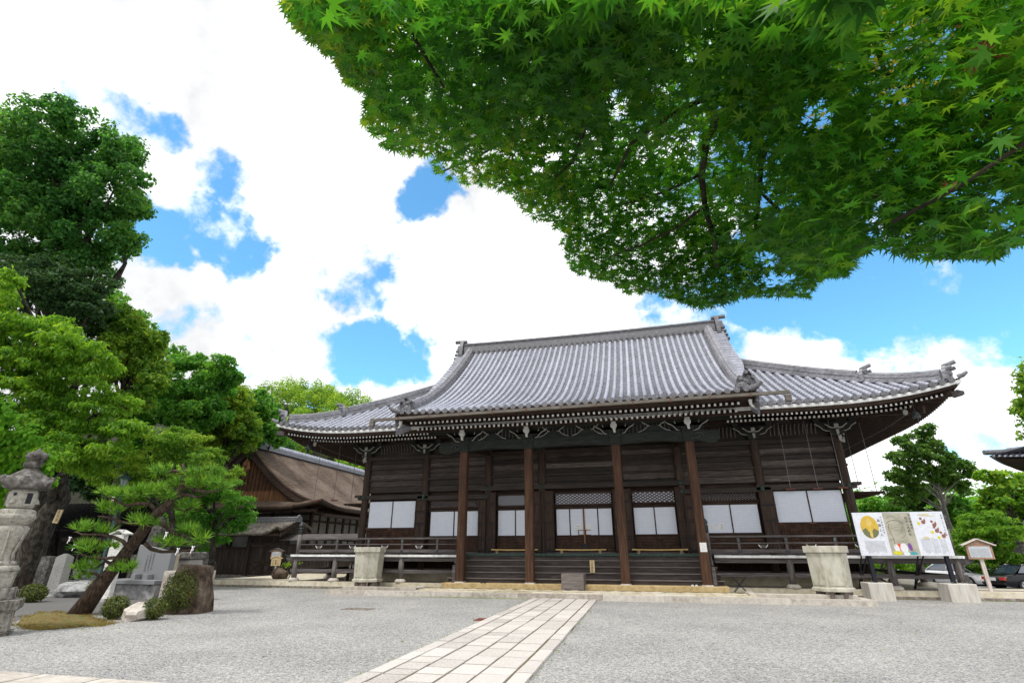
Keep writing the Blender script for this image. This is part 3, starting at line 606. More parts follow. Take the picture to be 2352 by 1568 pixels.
def build_roof():
    rt = MB(); y = np.linspace(-3.0, 8.9, 26)
    xs = [i*.4 for i in range(-22, 23)]
    class Slot:                                     # the same mesh, another material: tiles are the roof's surface pattern
        def __init__(q, i): q.i = i
        def __getattr__(q, n):
            def f(*a, **k): rt.cur = q.i; getattr(rt, n)(*a, **k); rt.cur = 0
            return f
    ribs = Slot(1); caps = Slot(2)
    for x in xs[1:-1]:
        ribs_pts = [(x, yy, porch(yy, x)) for yy in y]; rib(ribs, ribs_pts, (1,0,0))
        cap(caps, (x, -3.03, porch(-3, x)+.03), (0,1,-.12))
    pans(rt, xs, lambda x, t: (x, t, porch(t, x)), -2.98, lambda x: 8.9)
    # back slope of the gable roof
    rt.grid([[(x, 2*CYR-yy, porch(yy)) for x in (-9.3, 9.3)] for yy in np.linspace(2, 8.9, 12)][::-1])
    # lower skirt: front, back, left and right
    for s in (-1, 1):
        xa = [s*(9.0+.4*i) for i in range(0, 22)]; top = lambda x: max(.05, min(8.2, EX-abs(x)))
        pans(rt, xa if s > 0 else xa[::-1], lambda x, t: (x, EY+t, skirt(t, EX-abs(x))), 0, top)
        for x in xa:
            if abs(x) > 17.5: continue
            n = max(2, int(top(x)/.5)); rib(ribs, [(x, EY+t, skirt(t, EX-abs(x))) for t in np.linspace(0, top(x), n+1)], (1,0,0))
            cap(caps, (x, EY-.03, skirt(0, EX-abs(x))+.03), (0,1,-.1))
        yy = [EY+.1+.4*i for i in range(0, 50)]
        dd = lambda y_: min(y_-EY, 2*CYR-EY-y_); tp = lambda y_: max(.05, min(8.6, dd(y_)))
        pans(rt, yy if s < 0 else yy[::-1], lambda y_, t: (s*(EX-t), y_, skirt(t, dd(y_))), 0, tp, .5)
        for y_ in yy[1:-1]:
            rib(ribs, [(s*(EX-t), y_, skirt(t, dd(y_))) for t in np.linspace(0, tp(y_), max(3, int(tp(y_))))], (0,1,0), tl=.8)
            cap(caps, (s*(EX+.03), y_, skirt(0, dd(y_))+.03), (-s,0,-.1))
        rt.grid([[(s*(9+ (EX-9)*i/12), 2*CYR-EY-t*min(1,1), skirt(t, max(0, EX-(9+(EX-9)*i/12)))) if True else None for i in range(13)] for t in (0,1,2,3,4,6,8)])
    roof = rt.build('roof', [M['tile_pan'], M['tile_rib'], M['tile_cap']], hall)
    # main ridge
    mb = MB(); k = 24
    P = lambda x: .10*(abs(x)/9.4)**2
    sec = [(-.30,16.05),(-.30,16.32),(-.26,16.34),(-.22,17.02),(-.30,17.05),(-.30,17.12),(.30,17.12),(.30,17.05),(.22,17.02),(.26,16.34),(.30,16.32),(.30,16.05)]
    mb.grid([[(x, CYR+a, b+P(x)) for a, b in sec] for x in np.linspace(-9.45, 9.45, k)])
    for x in (-9.45, 9.45): mb.add([(x, CYR+a, b+P(x)) for a, b in sec], [tuple(range(len(sec)))])
    mb.cur = 1
    for i in range(-22, 23): cap(mb, (i*.41, CYR-.34, 16.43+P(i*.41)), (0,1,0), .10)
    rd = mb.build('ridge', [M['tile_ridge'], M['tile_cap']], roof)
    mb = MB(); mb.tube([(x, CYR, 17.15+P(x)) for x in np.linspace(-9.6, 9.6, 16)], .13, 10); mb.build('ridge_cap', M['tile_cap'], rd, True)
    for s in (-1, 1):                               # ridge end tiles
        mb = MB(); x = s*9.5
        mb.prism([(-.5,15.6),(-.55,16.2),(-.42,16.9),(-.2,17.45),(.2,17.45),(.42,16.9),(.55,16.2),(.5,15.6)], (x,CYR,.1), (0,1,0), (0,0,1), (s,0,0), .28)
        mb.tube([(s*9.3,CYR,17.5),(s*10.25,CYR,17.56)], .15, 10)
        for i, zz in enumerate((15.75,16.05,16.35,16.65)): mb.tube([(s*9.6,CYR-.25,zz),(s*(10.3-.07*i),CYR-.25,zz)], .12, 9); mb.tube([(s*9.6,CYR+.25,zz),(s*(10.3-.07*i),CYR+.25,zz)], .12, 9)
        mb.cbox((s*9.9,CYR,17.0),(.3,.5,.4),0,None,.6)
        mb.build('ridge_end_tile', M['tile_cap'], roof)
        # descending ridges with their verge of short tiles
        mb = MB(); Y = np.linspace(-1.9, 8.9, 22); X0 = lambda yy: s*(8.62 + .32*smooth(-2.5, 6, yy))
        w = .24
        for lay, (wz, z0, z1) in enumerate(((.30,.0,.24),(.25,.24,.32),(.28,.32,.36),(.23,.36,.44),(.26,.44,.48),(.21,.48,.56))):
            A = [[(X0(yy)+q*wz, yy, porch(yy)+zz) for q, zz in ((-1,z0),(-1,z1),(1,z1),(1,z0))] for yy in Y]; mb.grid(A)
            mb.add(A[0], [(0,1,2,3)])
        mb.tube([(X0(yy), yy, porch(yy)+.58) for yy in Y], .12, 9)
        mb.build('descending_ridge', M['tile_stack'], roof)
        mb = MB()
        for i in range(38):
            yy = -1.2 + i*.27
            if yy > 8.8: break
            sl = .05
            mb.tube([(X0(yy)+s*.2, yy, porch(yy)+.12),(s*(9.1+.85*smooth(0,5,yy)), yy, porch(yy)+.02)], .095, 8)
        # stepped wall of stacked tiles under the verge
        for lay in range(5):
            A = [[(s*(9.0+.6*smooth(0,5,yy)-.03*lay), yy, porch(yy)-.02-.22*lay), (s*(9.0+.6*smooth(0,5,yy)-.03*lay), yy, porch(yy)-.24-.22*lay)] for yy in np.linspace(-2.6, 8.9, 18)]; mb.grid(A)
        mb.build('verge', M['tile_rib'], roof)
        mb = MB()                                   # ogre tile and figure at the foot
        c = Vector((X0(-2), -2.05, porch(-2)))
        mb.prism([(-.42,0),(-.5,.3),(-.3,.62),(0,.78),(.3,.62),(.5,.3),(.42,0)], c+Vector((0,-.12,0)), (1,0,0), (0,0,1), (0,1,0), .22)
        mb.tube([c+Vector((0,.2,.72)), c+Vector((0,-.42,.80))], .1, 9)
        for q in (-1, 1): mb.tube([c+Vector((q*.3,.2,.55)), c+Vector((q*.3,-.34,.58))], .09, 9)
        mb.lathe((c.x, c.y-.14, c.z+.38), [(.02,-.2),(.16,-.1),(.19,.02),(.12,.14),(.02,.2)], 10)
        mb.build('ogre_tile', M['tile_cap'], roof)
        mb = MB(); c = Vector((s*8.35, -2.55, porch(-2.6)+.08))
        mb.lathe(c, [(.14,0),(.19,.1),(.16,.28),(.12,.38),(.06,.42)], 10); mb.lathe(c+Vector((0,-.03,.5)), [(.02,-.1),(.1,-.04),(.11,.03),(.07,.1),(.01,.13)], 10)
        mb.tube([c+Vector((-.12,0,.34)), c+Vector((-.22,-.1,.18)), c+Vector((-.1,-.2,.12))], .045, 6); mb.tube([c+Vector((.12,0,.34)), c+Vector((.22,-.1,.18)), c+Vector((.1,-.2,.12))], .045, 6)
        mb.build('roof_figure', M['tile_cap'], roof, True)
        # corner ridges (sweep out to the eave corner), two steps
        mb = MB(); hp = lambda t: Vector((s*(EX-t), EY+t, skirt(t, t)))
        def sweep(t0, t1, h, n=12):
            T = np.linspace(t0, t1, n); sd = Vector((1, s*1, 0)).normalized()*.2
            for z0, z1, ww in ((.0,.18,1.15),(.18,h*.6,.9),(h*.6,h,1.05)):
                A = [[hp(t)+q*sd*ww+Vector((0,0,zz)) for q, zz in ((-1,z0),(-1,z1),(1,z1),(1,z0))] for t in T]; mb.grid(A)
                mb.add(A[0], [(0,1,2,3)])
            mb.tube([hp(t)+Vector((0,0,h+.04)) for t in T], .11, 9)
        sweep(2.9, 8.3, .5); sweep(.45, 2.9, .40); 
        for t, h in ((2.75,.62),(.35,.56)):
            c = hp(t); o = Vector((s, -1, 0)).normalized()
            sd = Vector((1, s, 0)).normalized()
            mb.prism([(-.3,0),(-.34,h*.6),(-.16,h*1.15),(.16,h*1.15),(.34,h*.6),(.3,0)], c, sd, (0,0,1), o, .16)
            mb.tube([c+Vector((0,0,h*1.15)), c+o*.5+Vector((0,0,h*1.15+.09))], .1, 8)
            for q in (-1, 1): mb.tube([c+sd*q*.2+Vector((0,0,h*.8)), c+sd*q*.2+o*.38+Vector((0,0,h*.8+.06))], .085, 8)
            mb.lathe(c+o*.16+Vector((0,0,h*.45)), [(.02,-.14),(.13,-.05),(.13,.05),(.02,.14)], 8)
        o = Vector((s, -1, 0)).normalized(); c = hp(.05)
        mb.tube([c+Vector((0,0,.06)), c+o*.2+Vector((0,0,.09)), c+o*.38+Vector((0,0,.2))], [.12,.10,.06], 9)
        mb.build('corner_ridge', M['tile_stack'], roof)
        # gable wall between the slopes
        mb = MB(); mb.prism([(2.4,10.9),(9.2,16.3),(16,10.9)], (s*8.75,0,0), (0,1,0), (0,0,1), (s,0,0), .2); mb.build('gable_wall', M['plank_wood'], roof)
        mb = MB(); A = [[(s*(9.95), yy, porch(yy)-.08), (s*9.95, yy, porch(yy)-.55)] for yy in np.linspace(2.2, 9.15, 14)]; mb.grid(A)
        A = [[(s*(9.95), 2*CYR-yy, porch(yy)-.08), (s*9.95, 2*CYR-yy, porch(yy)-.55)] for yy in np.linspace(2.2, 9.15, 14)]; mb.grid(A); mb.build('barge_board', M['dark_wood'], roof)
    # figure on the left porch corner differs little: upturned corner tiles
    mb = MB()
    for s in (-1, 1): mb.tube([(s*8.55,-2.98,porch(-3,8.5)+.02),(s*8.85,-3.12,porch(-3,8.5)+.1),(s*9.05,-3.22,porch(-3,8.5)+.26)], [.14,.12,.07], 9)
    mb.build('corner_tile', M['tile_cap'], roof)
build_roof()

def build_eaves():
    # white eave edge of the skirt roof and dark boards below it
    wb = MB(); db = MB(); sf = MB(); xs = np.linspace(-17.7, 17.7, 61)
    def strip(mb, pts): mb.grid(pts)
    def ring(fn):                                   # front, right, left, back edges as (position along, distance from corner)
        out = []
        out.append([fn((x, EY), (0,-1), EX-abs(x)) for x in np.linspace(-EX, EX, 61)])
        for s in (-1, 1): out.append([fn((s*EX, y), (s,0), min(y-EY, 2*CYR-EY-y)) for y in np.linspace(EY, 2*CYR-EY, 41)])
        return out
    Z = lambda d: 8.37 + lift(d)
    def inset(p, n, a): return (p[0]-n[0]*a if n[0] else p[0]*(1-a/EX*1.0), p[1]-n[1]*a if n[1] else (p[1]-CYR)*(1-a/10.0)+CYR)
    def row(a, dz): return lambda p, n, d: (*inset(p, n, a), Z(d)+dz)
    for A, B in ((row(.0,.02), row(.02,-.135)), (row(.02,-.135), row(.14,-.14))):
        for r1, r2 in zip(ring(A), ring(B)): wb.grid([r1, r2])
    for r1, r2 in zip(ring(row(.0,.06)), ring(row(.03,0))): db.grid([r1, r2])
    for A, B in ((row(.14,-.14), row(.14,-.28)), (row(.14,-.28), row(.27,-.29)), (row(.27,-.29), row(.27,-.33))):
        for r1, r2 in zip(ring(A), ring(B)): db.grid([r1, r2])
    # soffit boards: flying rafters level, then base rafters level
    def row2(a, f): return lambda p, n, d: (*inset(p, n, a), 8.37 + f + lift(d)*max(0,1-a/6))
    for A, B in ((row2(.28,-.30), row2(1.75,-.01)), (row2(1.6,-.20), row2(4.3,.80))):
        for r1, r2 in zip(ring(A), ring(B)): sf.grid([r1, r2])
    wb.build('eave_edge', M['white_edge'], hall); db.build('eave_board', M['dark_wood'], hall); sf.build('soffit', M['dark_wood'], hall)
    # rafters in two rows with white painted ends
    for a0, f0, a1, f1, w, h, nm in ((.30,-.37,1.75,-.08,.08,.095,'flying_rafter'), (1.42,-.345,4.25,.70,.09,.11,'base_rafter')):
        mb = MB(); big = MB()
        def one(mb, p0, p1):
            mb.cur = 0; mb.beam(p0, p1, w, h); p0 = Vector(p0); d = (Vector(p1)-p0).normalized(); mb.cur = 1; mb.beam(p0-d*.008, p0-d*.001, w*1.02, h*1.02)
        for k in range(-81, 82):
            x = k*.21
            d = EX-abs(x)
            if abs(x) < 7.9: continue
            m = min(a1, max(a0+.25, d-.05)); g = (m-a0)/(a1-a0)
            if d < a0+.1: continue
            q = MB(); one(q, (x, EY+a0, 8.37+f0+lift(d)*max(0,1-a0/6)), (x, EY+m, 8.37+f0+(f1-f0)*g+lift(d)*max(0,1-m/6)))
            q.build(nm, [M['dark_wood'], M['white_wood']], hall)
        for s in (-1, 1):
            for k in range(0, 94):
                y = EY+.25+k*.21; d = min(y-EY, 2*CYR-EY-y)
                if d < a0+.1: continue
                m = min(a1, max(a0+.25, d-.05)); g = (m-a0)/(a1-a0)
                one(mb, (s*(EX-a0), y, 8.37+f0+lift(d)*max(0,1-a0/6)), (s*(EX-m), y, 8.37+f0+(f1-f0)*g+lift(d)*max(0,1-m/6)))
        tag(mb.build(nm, [M['dark_wood'], M['white_wood']], hall), kind='stuff')
    for s in (-1, 1):                               # corner hip rafters with white noses
        mb = MB(); mb.beam((s*(EX-.35), EY+.35, 8.55), (s*(EX-4.4), EY+4.4, 9.0), .26, .34); mb.beam((s*(EX-1.2), EY+1.2, 8.05), (s*(EX-4.4), EY+4.4, 8.75), .24, .34); o = mb.build('hip_rafter', M['dark_wood'], hall)
        mb = MB(); mb.prism([(0,.12),(.25,.17),(.42,.08),(.4,-.06),(.28,-.1),(.1,-.12),(0,-.14)], (s*(EX-.36), EY+.36, 8.47), Vector((s,-1,0)).normalized(), (0,0,1), Vector((1,s,0)).normalized(), .22)
        mb.build('rafter_nose', M['grey_wood'], o)
        mb = MB(); mb.prism([(0,.1),(.12,.12),(.2,.02),(.16,-.12),(.06,-.16),(0,-.1)], (s*15.75, EY+1.3, 8.0), (s,0,0), (0,0,1), (0,1,0), .06); mb.build('rafter_nose', M['shaded_white'], o)
        mb = MB(); c = Vector((s*(EX-1.6), EY+1.2, 7.75)); mb.lathe(c, [(.02,.3),(.05,.26),(.10,.2),(.16,.02),(.18,-.06),(.16,-.1)], 10); mb.beam(c+Vector((0,0,-.1)), c+Vector((0,0,-.34)), .02, .16); mb.tube([c+Vector((0,0,.28)), c+Vector((0,0,.6))], .015, 5)
        mb.build('wind_bell', M['bronze'], hall)
    # porch eave: boards, rafters, gutter
    mb = MB(); xs = np.linspace(-8.75, 8.75, 31); z = lambda x: porch(-3, x)
    mb.grid([[(x,-2.98,z(x)+.02) for x in xs], [(x,-2.96,z(x)-.12) for x in xs], [(x,-2.86,z(x)-.13) for x in xs], [(x,-2.84,z(x)-.28) for x in xs], [(x,-2.55,z(x)-.3) for x in xs], [(x,-2.5,z(x)-.30) for x in xs], [(x,-1.0,8.52) for x in xs], [(x,-.9,8.36) for x in xs], [(x,3.1,9.35) for x in xs]])
    for s in (-1, 1): mb.prism([(-2.95,8.52),(-2.5,8.2),(-1,8.35),(3.1,9.3),(3.1,10.9),(0,9.5),(-2,8.8)], (s*8.74,0,0), (0,1,0), (0,0,1), (s,0,0), .06)
    mb.build('porch_eave_board', M['dark_wood'], hall)
    for y0, z0, y1, z1, nm in ((-2.5,8.10,-1.0,8.42,'porch_flying_rafter'), (-1.62,7.97,3.0,9.2,'porch_base_rafter')):
        for k in range(-32, 33):
            x = k*.252; p0 = Vector((x,y0,z0+.05*(abs(x)/8)**2)); p1 = Vector((x,y1,z1)); q = MB(); q.beam(p0, p1, .10, .11 if y0 < -2 else .13); d = (p1-p0).normalized(); q.cur = 1
            q.beam(p0-d*.008, p0-d*.001, .102, .112 if y0 < -2 else .132); q.build(nm, [M['dark_wood'], M['white_wood']], hall)
    g = MB(); g.beam((-10.1,-3.12,8.28),(10.1,-3.12,8.36),.15,.13)
    for s in (-1, 1): g.box((s*10.0-.12,-3.22,7.95),(s*10.0+.12,-3.02,8.23))
    gt = g.build('gutter', M['gutter_metal'], hall)
    for i in range(11): mb = MB(); x = -8.5+i*1.7; mb.tube([(x,-3.205,8.2+.004*x),(x,-3.215,8.36+.004*x),(x,-2.95,8.46)], .018, 6); mb.build('gutter_hook', M['rust_red'], gt)
    for s in (-1, 1): mb = MB(); mb.prism([(-.08,.18),(.08,.18),(.05,-.05),(.14,-.2),(.02,-.16),(-.06,-.02)], (s*8.62-.05,-2.6,8.1), (s,0,0), (0,0,1), (0,1,0), .12); mb.build('eave_nose', M['white_wood'], hall)
build_eaves()

COLX = (2.2, 5.45, 9.48, 13.5)
WY = 3.14
def build_body():
    # timber wall above the screens, floor mass, side and back walls
    mb = MB(); r = random.Random(4); ph = [5.26, 5.62, 6.02, 6.38, 6.72, 7.0, 7.26]
    xs = [-13.5,-9.48,-5.45,-2.2,2.2,5.45,9.48,13.5]
    for a, b in zip(xs, xs[1:]):
        for i, (z0, z1) in enumerate(zip(ph, ph[1:])):
            mb.box((a+.1, WY+.02+.03*(i % 2), z0+.006), (b-.1, WY+.25, z1-.006))
    mb.box((-13.4,WY+.09,7.26),(13.4,WY+.25,8.95))
    w = mb.build('plank_wall', M['plank_wood'], hall, bevel=.02)
    mb = MB(); mb.box((-13.3,WY+.26,1.6),(13.3,15.2,8.9)); mb.build('body', M['dark_wood'], hall)
    # round columns
    for s in (-1, 1):
        for x in COLX:
            mb = MB(); mb.tube([(s*x, WY, .5+.6*i) for i in range(14)], .225, 18); mb.build('column', M['column_wood'], hall, True)
    # tie beams
    for z, h, y, nm in ((7.36,.24,.14,'head_beam'), (6.02,.10,.12,'tie_beam'), (6.70,.08,.10,'tie_beam')):
        mb = MB(); mb.box((-13.75,WY-y,z-h/2),(13.75,WY+.03,z+h/2)); mb.build(nm, M['plank_wood'], hall, bevel=.01)
    for a, b, z in ((-13.9,-9.2,4.98),(9.2,13.9,4.98),(-9.9,-5.2,4.88),(5.2,9.9,4.88),(-5.9,5.9,5.34)):
        mb = MB(); mb.box((a,WY-.24,z-.13),(b,WY+.02,z+.13)); o = mb.build('lintel', M['plank_wood'], hall, bevel=.01)
        for s in (-1, 1):
            for x in COLX:
                if a < s*x < b:
                    mb = MB(); mb.lathe((s*x, WY-.26, z), [(.02,-.12),(.09,-.06),(.11,0),(.09,.06),(.02,.12)], 8); mb.build('bronze_boss', M['copper_green'], o)
    for a, b, z, h in ((-13.5,-9.48,1.84,.12),(9.48,13.5,1.84,.12),(-9.4,9.4,1.84,.12)):
        mb = MB(); mb.box((a,WY-.16,z-h),(b,WY+.02,z+.02)); mb.build('sill', M['grey_wood'], hall)
    # screens: (x0, x1, z0, z1, panels)
    bays = [(-13.15,-9.98,3.22,4.74,2,'lattice',None), (9.98,13.18,3.27,4.78,2,'lattice',None),
            (-9.05,-6.02,2.74,4.09,2,'battens',(4.36,4.66)), (6.42,9.16,2.79,4.17,2,'battens',(4.42,4.74)),
            (-4.86,-2.75,2.73,4.09,2,'battens',(4.36,4.92)), (2.82,5.04,2.75,4.11,2,'battens',(4.38,4.92)), (-1.45,1.67,2.73,4.10,4,'battens',(4.36,4.93))]
    for x0, x1, z0, z1, n, kind, tr in bays:
        y = WY-.03; wd = (x1-x0)/n
        for i in range(n):
            a = x0+i*wd; mb = MB(); mb.box((a+.02,y,z0),(a+wd-.02,y+.03,z1)); pn = mb.build('paper_screen', M['paper'], hall)
            mb = MB(); e = .028
            mb.box((a,y-.03,z0-.04),(a+e,y+.035,z1+.04)); mb.box((a+wd-e,y-.03,z0-.04),(a+wd,y+.035,z1+.04)); mb.box((a+e,y-.03,z0-.04),(a+wd-e,y+.035,z0)); mb.box((a+e,y-.03,z1),(a+wd-e,y+.035,z1+.03))
            mb.build('screen_frame', M['dark_wood'], pn)
        if kind == 'lattice':
            mb = MB(); mb.box((x0,y+.02,1.86),(x1,y+.05,z0-.06)); o = mb.build('lattice_panel', M['lattice_wood'], hall)
            mb = MB(); nx = 24
            for i in range(nx+1): x = x0+(x1-x0)*i/nx; mb.box((x-.018,y-.03,1.9),(x+.018,y+.018,z0-.1))
            for j in range(10): z = 1.93+(z0-2.06)*j/9; mb.box((x0,y-.035,z-.018),(x1,y-.004,z+.018))
            mb.build('lattice', M['lattice_wood'], o)
            mb = MB(); mb.box((x0-.1,y-.06,z0-.1),(x1+.1,y+.02,z0-.042)); mb.build('rail', M['dark_wood'], o)
            for i in (0.02,.5,.98): x = x0+(x1-x0)*i; mb = MB(); mb.box((x-.16,y-.075,z0-.09),(x+.16,y-.061,z0-.05)); mb.build('strap', M['rust_red'], o)
        else:
            mb = MB(); mb.box((x0,y+.02,1.86),(x1,y+.05,z0-.045)); o = mb.build('lower_panel', M['lattice_wood'], hall)
            mb = MB()
            for j in range(6): z = 1.95+(z0-2.05)*j/5; mb.box((x0,y-.03,z-.02),(x1,y+.018,z+.02))
            for i in range(n+1): x = x0+(x1-x0)*i/n; mb.box((x-.035,y-.028,1.86),(x+.035,y+.019,z0-.045))
            mb.build('batten', M['dark_wood'], o)
            t0, t1 = tr; mb = MB(); mb.box((x0,y+.03,t0),(x1,y+.05,t1)); o = mb.build('transom', M['paper'], hall)
            mb = MB(); h = t1-t0; st = .15 if h < .4 else .25; k = int((x1-x0)/st)+1
            for q in (-1, 1):
                for i in range(-6, k+6):
                    xa = x0+i*st; xb = xa+h*1.7
                    if q < 0: xa, xb = xb, xa
                    za, zb = t0, t1
                    # clip to the opening
                    pa = [xa, za]; pb = [xb, zb]
                    def clip(p, o_):
                        for lim, sg in ((x0,1),(x1,-1)):
                            if (p[0]-lim)*sg < 0 and (o_[0]-p[0]) != 0:
                                tt = (lim-p[0])/(o_[0]-p[0]); p[1] += (o_[1]-p[1])*tt; p[0] = lim
                    if max(xa, xb) <= x0 or min(xa, xb) >= x1: continue
                    clip(pa, pb); clip(pb, pa)
                    mb.beam((pa[0],y+.005+.012*q,pa[1]),(pb[0],y+.005+.012*q,pb[1]),.035,.04)
            mb.build('lattice', M['dark_wood'], o)
            mb = MB(); mb.box((x0-.12,y-.05,t1),(x1+.12,y+.04,t1+.09)); mb.box((x0-.12,y-.05,t0-.1),(x1+.12,y+.04,t0)); mb.box((x0-.12,y-.05,z1+.04),(x1+.12,y+.02,z1+.12)); mb.build('transom_frame', M['dark_wood'], o)
    # folding door leaves standing open beside each opening
    for x0, x1, zt in ((-9.95,-9.26,4.76),(9.26,9.96,4.82),(-5.98,-5.52,4.7),(-5.38,-4.92,5.1),(-2.7,-2.27,5.1),(-2.05,-1.52,5.1),(1.78,2.14,5.1),(2.3,2.76,5.1),(5.1,5.4,5.1),(5.52,6.36,4.7)):
        y = WY-.30; mb = MB(); mb.box((x0,y+.03,1.9),(x1,y+.07,zt)); o = mb.build('door_leaf', M['column_wood'], hall)
        mb = MB(); e = .06
        for a, b in ((x0,x0+e),(x1-e,x1)): mb.box((a,y,1.88),(b,y+.08,zt+.03))
        zz = [1.9, 2.45, 2.62, 3.3, 3.42, zt-.75, zt-.65, zt-.06]
        for z in zz: mb.box((x0+e,y+.004,z),(x1-e,y+.029,z+.06))
        mb.box(((x0+x1)/2-.022,y+.01,2.0),((x0+x1)/2+.022,y+.028,3.42))
        mb.build('door_frame', M['dark_wood'], o)
        for z in (1.98, 2.54, 3.36, zt-.7): mb = MB(); mb.box((x0-.01,y-.012,z-.03),(x1+.01,y-.001,z+.03)); mb.build('door_strap', M['black_metal'], o)
    mb = MB()                                       # brackets above the columns, with pale painted edges
    for s in (-1, 1):
        for x in COLX:
            X = s*x; c = Vector((X, WY-.18, 7.5)); b = MB()
            b.cbox((X,WY-.12,7.62),(.5,.5,.26),0,None,1.35); b.box((X-.42,WY-.5,7.80),(X+.42,WY-.1,7.97)); b.box((X-.95,WY-.38,8.0),(X+.95,WY-.16,8.2))
            for q in (-1, 1): b.prism([(0,0),(.5,.03),(.72,.14),(.95,.36),(.98,.46),(.4,.46),(0,.3)], (X,WY-.40,7.72), (q,0,0), (0,0,1), (0,1,0), .22); b.cbox((X+q*.85,WY-.27,8.28),(.26,.26,.16),0,None,1.3)
            o = b.build('bracket', M['beam_green'], hall)
            e = MB()
            for q in (-1, 1):
                e.tube([(X+q*(.2+u), WY-.42, 7.69+v) for u, v in ((0,.0),(.25,.03),(.42,.10),(.5,.22),(.62,.32),(.78,.40))], [.016,.022,.026,.026,.022,.032], 6)
                e.tube([(X+q*(.1+u), WY-.52, 7.84+v) for u, v in ((0,.0),(.18,.04),(.3,.14),(.42,.22))], .03, 6)
            e.box((X-.10,WY-.56,7.84),(X+.10,WY-.52,8.06)); e.prism([(-.05,.0),(.05,.0),(.07,.26),(-.07,.26)], (X,WY-.58,7.5), (1,0,0), (0,0,1), (0,1,0), .06)
            e.build('painted_edge', M['shaded_white'], o)
    for s in (-1, 1):                               # corner noses, one facing the court and one facing the side
        for o_, u_, n_ in (((s*13.62,WY-.36,7.34),(1,0,0),(0,1,0)),((s*13.78,WY-.12,7.34),(0,1,0),(s,0,0))):
            b = MB(); b.prism([(-.17,.26),(.17,.26),(.19,.19),(.08,.14),(.075,-.04),(.11,-.16),(.0,-.2),(-.07,-.08),(-.08,.14),(-.19,.19)], o_, u_, (0,0,1), n_, .09); b.build('beam_nose', M['shaded_white'], hall)
            b = MB(); b.box((min(o_[0]-.07,s*13.5),WY-.27,7.42),(max(o_[0]+.07,s*13.5),WY-.04,7.56)); b.build('nose_arm', M['beam_green'], hall)
    # curved ribs under the eave between the brackets
    mb = MB()
    for k in range(-66, 67):
        x = k*.2
        if min(abs(abs(x)-c) for c in COLX) < .8: continue
        mb.prism([(0,0),(-.05,.22),(-.2,.42),(-.34,.5),(-.3,.52),(-.1,.5),(.02,.3),(.05,0)], (x-.03,WY-.12,7.66), (0,1,0), (0,0,1), (1,0,0), .06)
    tag(mb.build('eave_rib', M['grey_wood'], hall), kind='stuff')
    mb = MB(); mb.box((-13.9,WY-.55,8.40),(13.9,WY-.35,8.58)); mb.build('purlin', M['dark_wood'], hall)
    # hanging hook rods
    mb = MB()
    for a, b in (((735.6,1034),(723,1146)),((778,1036),(769,1146)),((1789,993),(1817,1117)),((1848,986),(1879,1112)),((1909,996),(1935,1110))):
        p = PY(*a, 2.72); q = PY(*b, 2.72); x = (p[0]+q[0])/2
        m = MB(); m.tube([(x,2.72,8.3),(x,2.72,4.95)], .016, 6); m.tube([(x,2.72,4.95),(x,2.66,4.88),(x,2.74,4.84)], .02, 6); m.build('hook_rod', M['grey_metal'], hall)
        m = MB(); m.box((x-.22,2.74,4.82),(x+.22,2.86,4.89)); m.build('hinge_block', M['rust_red'], hall)
    for s in (-1, 1):                               # shutters propped out level on the side walls
        for y0 in (3.7, 7.9):
            m = MB(); m.box((min(s*13.65,s*15.35),y0,4.66),(max(s*13.65,s*15.35),y0+3.4,4.74)); o = m.build('shutter', M['dark_wood'], hall)
            m = MB()
            for i in range(9): m.box((min(s*13.7,s*15.3),y0+.1+i*.4,4.62),(max(s*13.7,s*15.3),y0+.16+i*.4,4.655))
            m.build('lattice', M['lattice_wood'], o)
            for i in (.6, 2.8):
                m = MB(); m.tube([(s*15.2,y0+i,4.7),(s*15.2,y0+i,8.7)], .016, 6); m.build('hook_rod', M['grey_metal'], o)
    mb = MB(); mb.box((-14.1,WY-.3,5.0),(-13.72,WY+.1,5.14)); mb.box((13.72,WY-.3,5.0),(14.1,WY+.1,5.14)); mb.build('beam_end', M['plank_wood'], hall)
build_body()

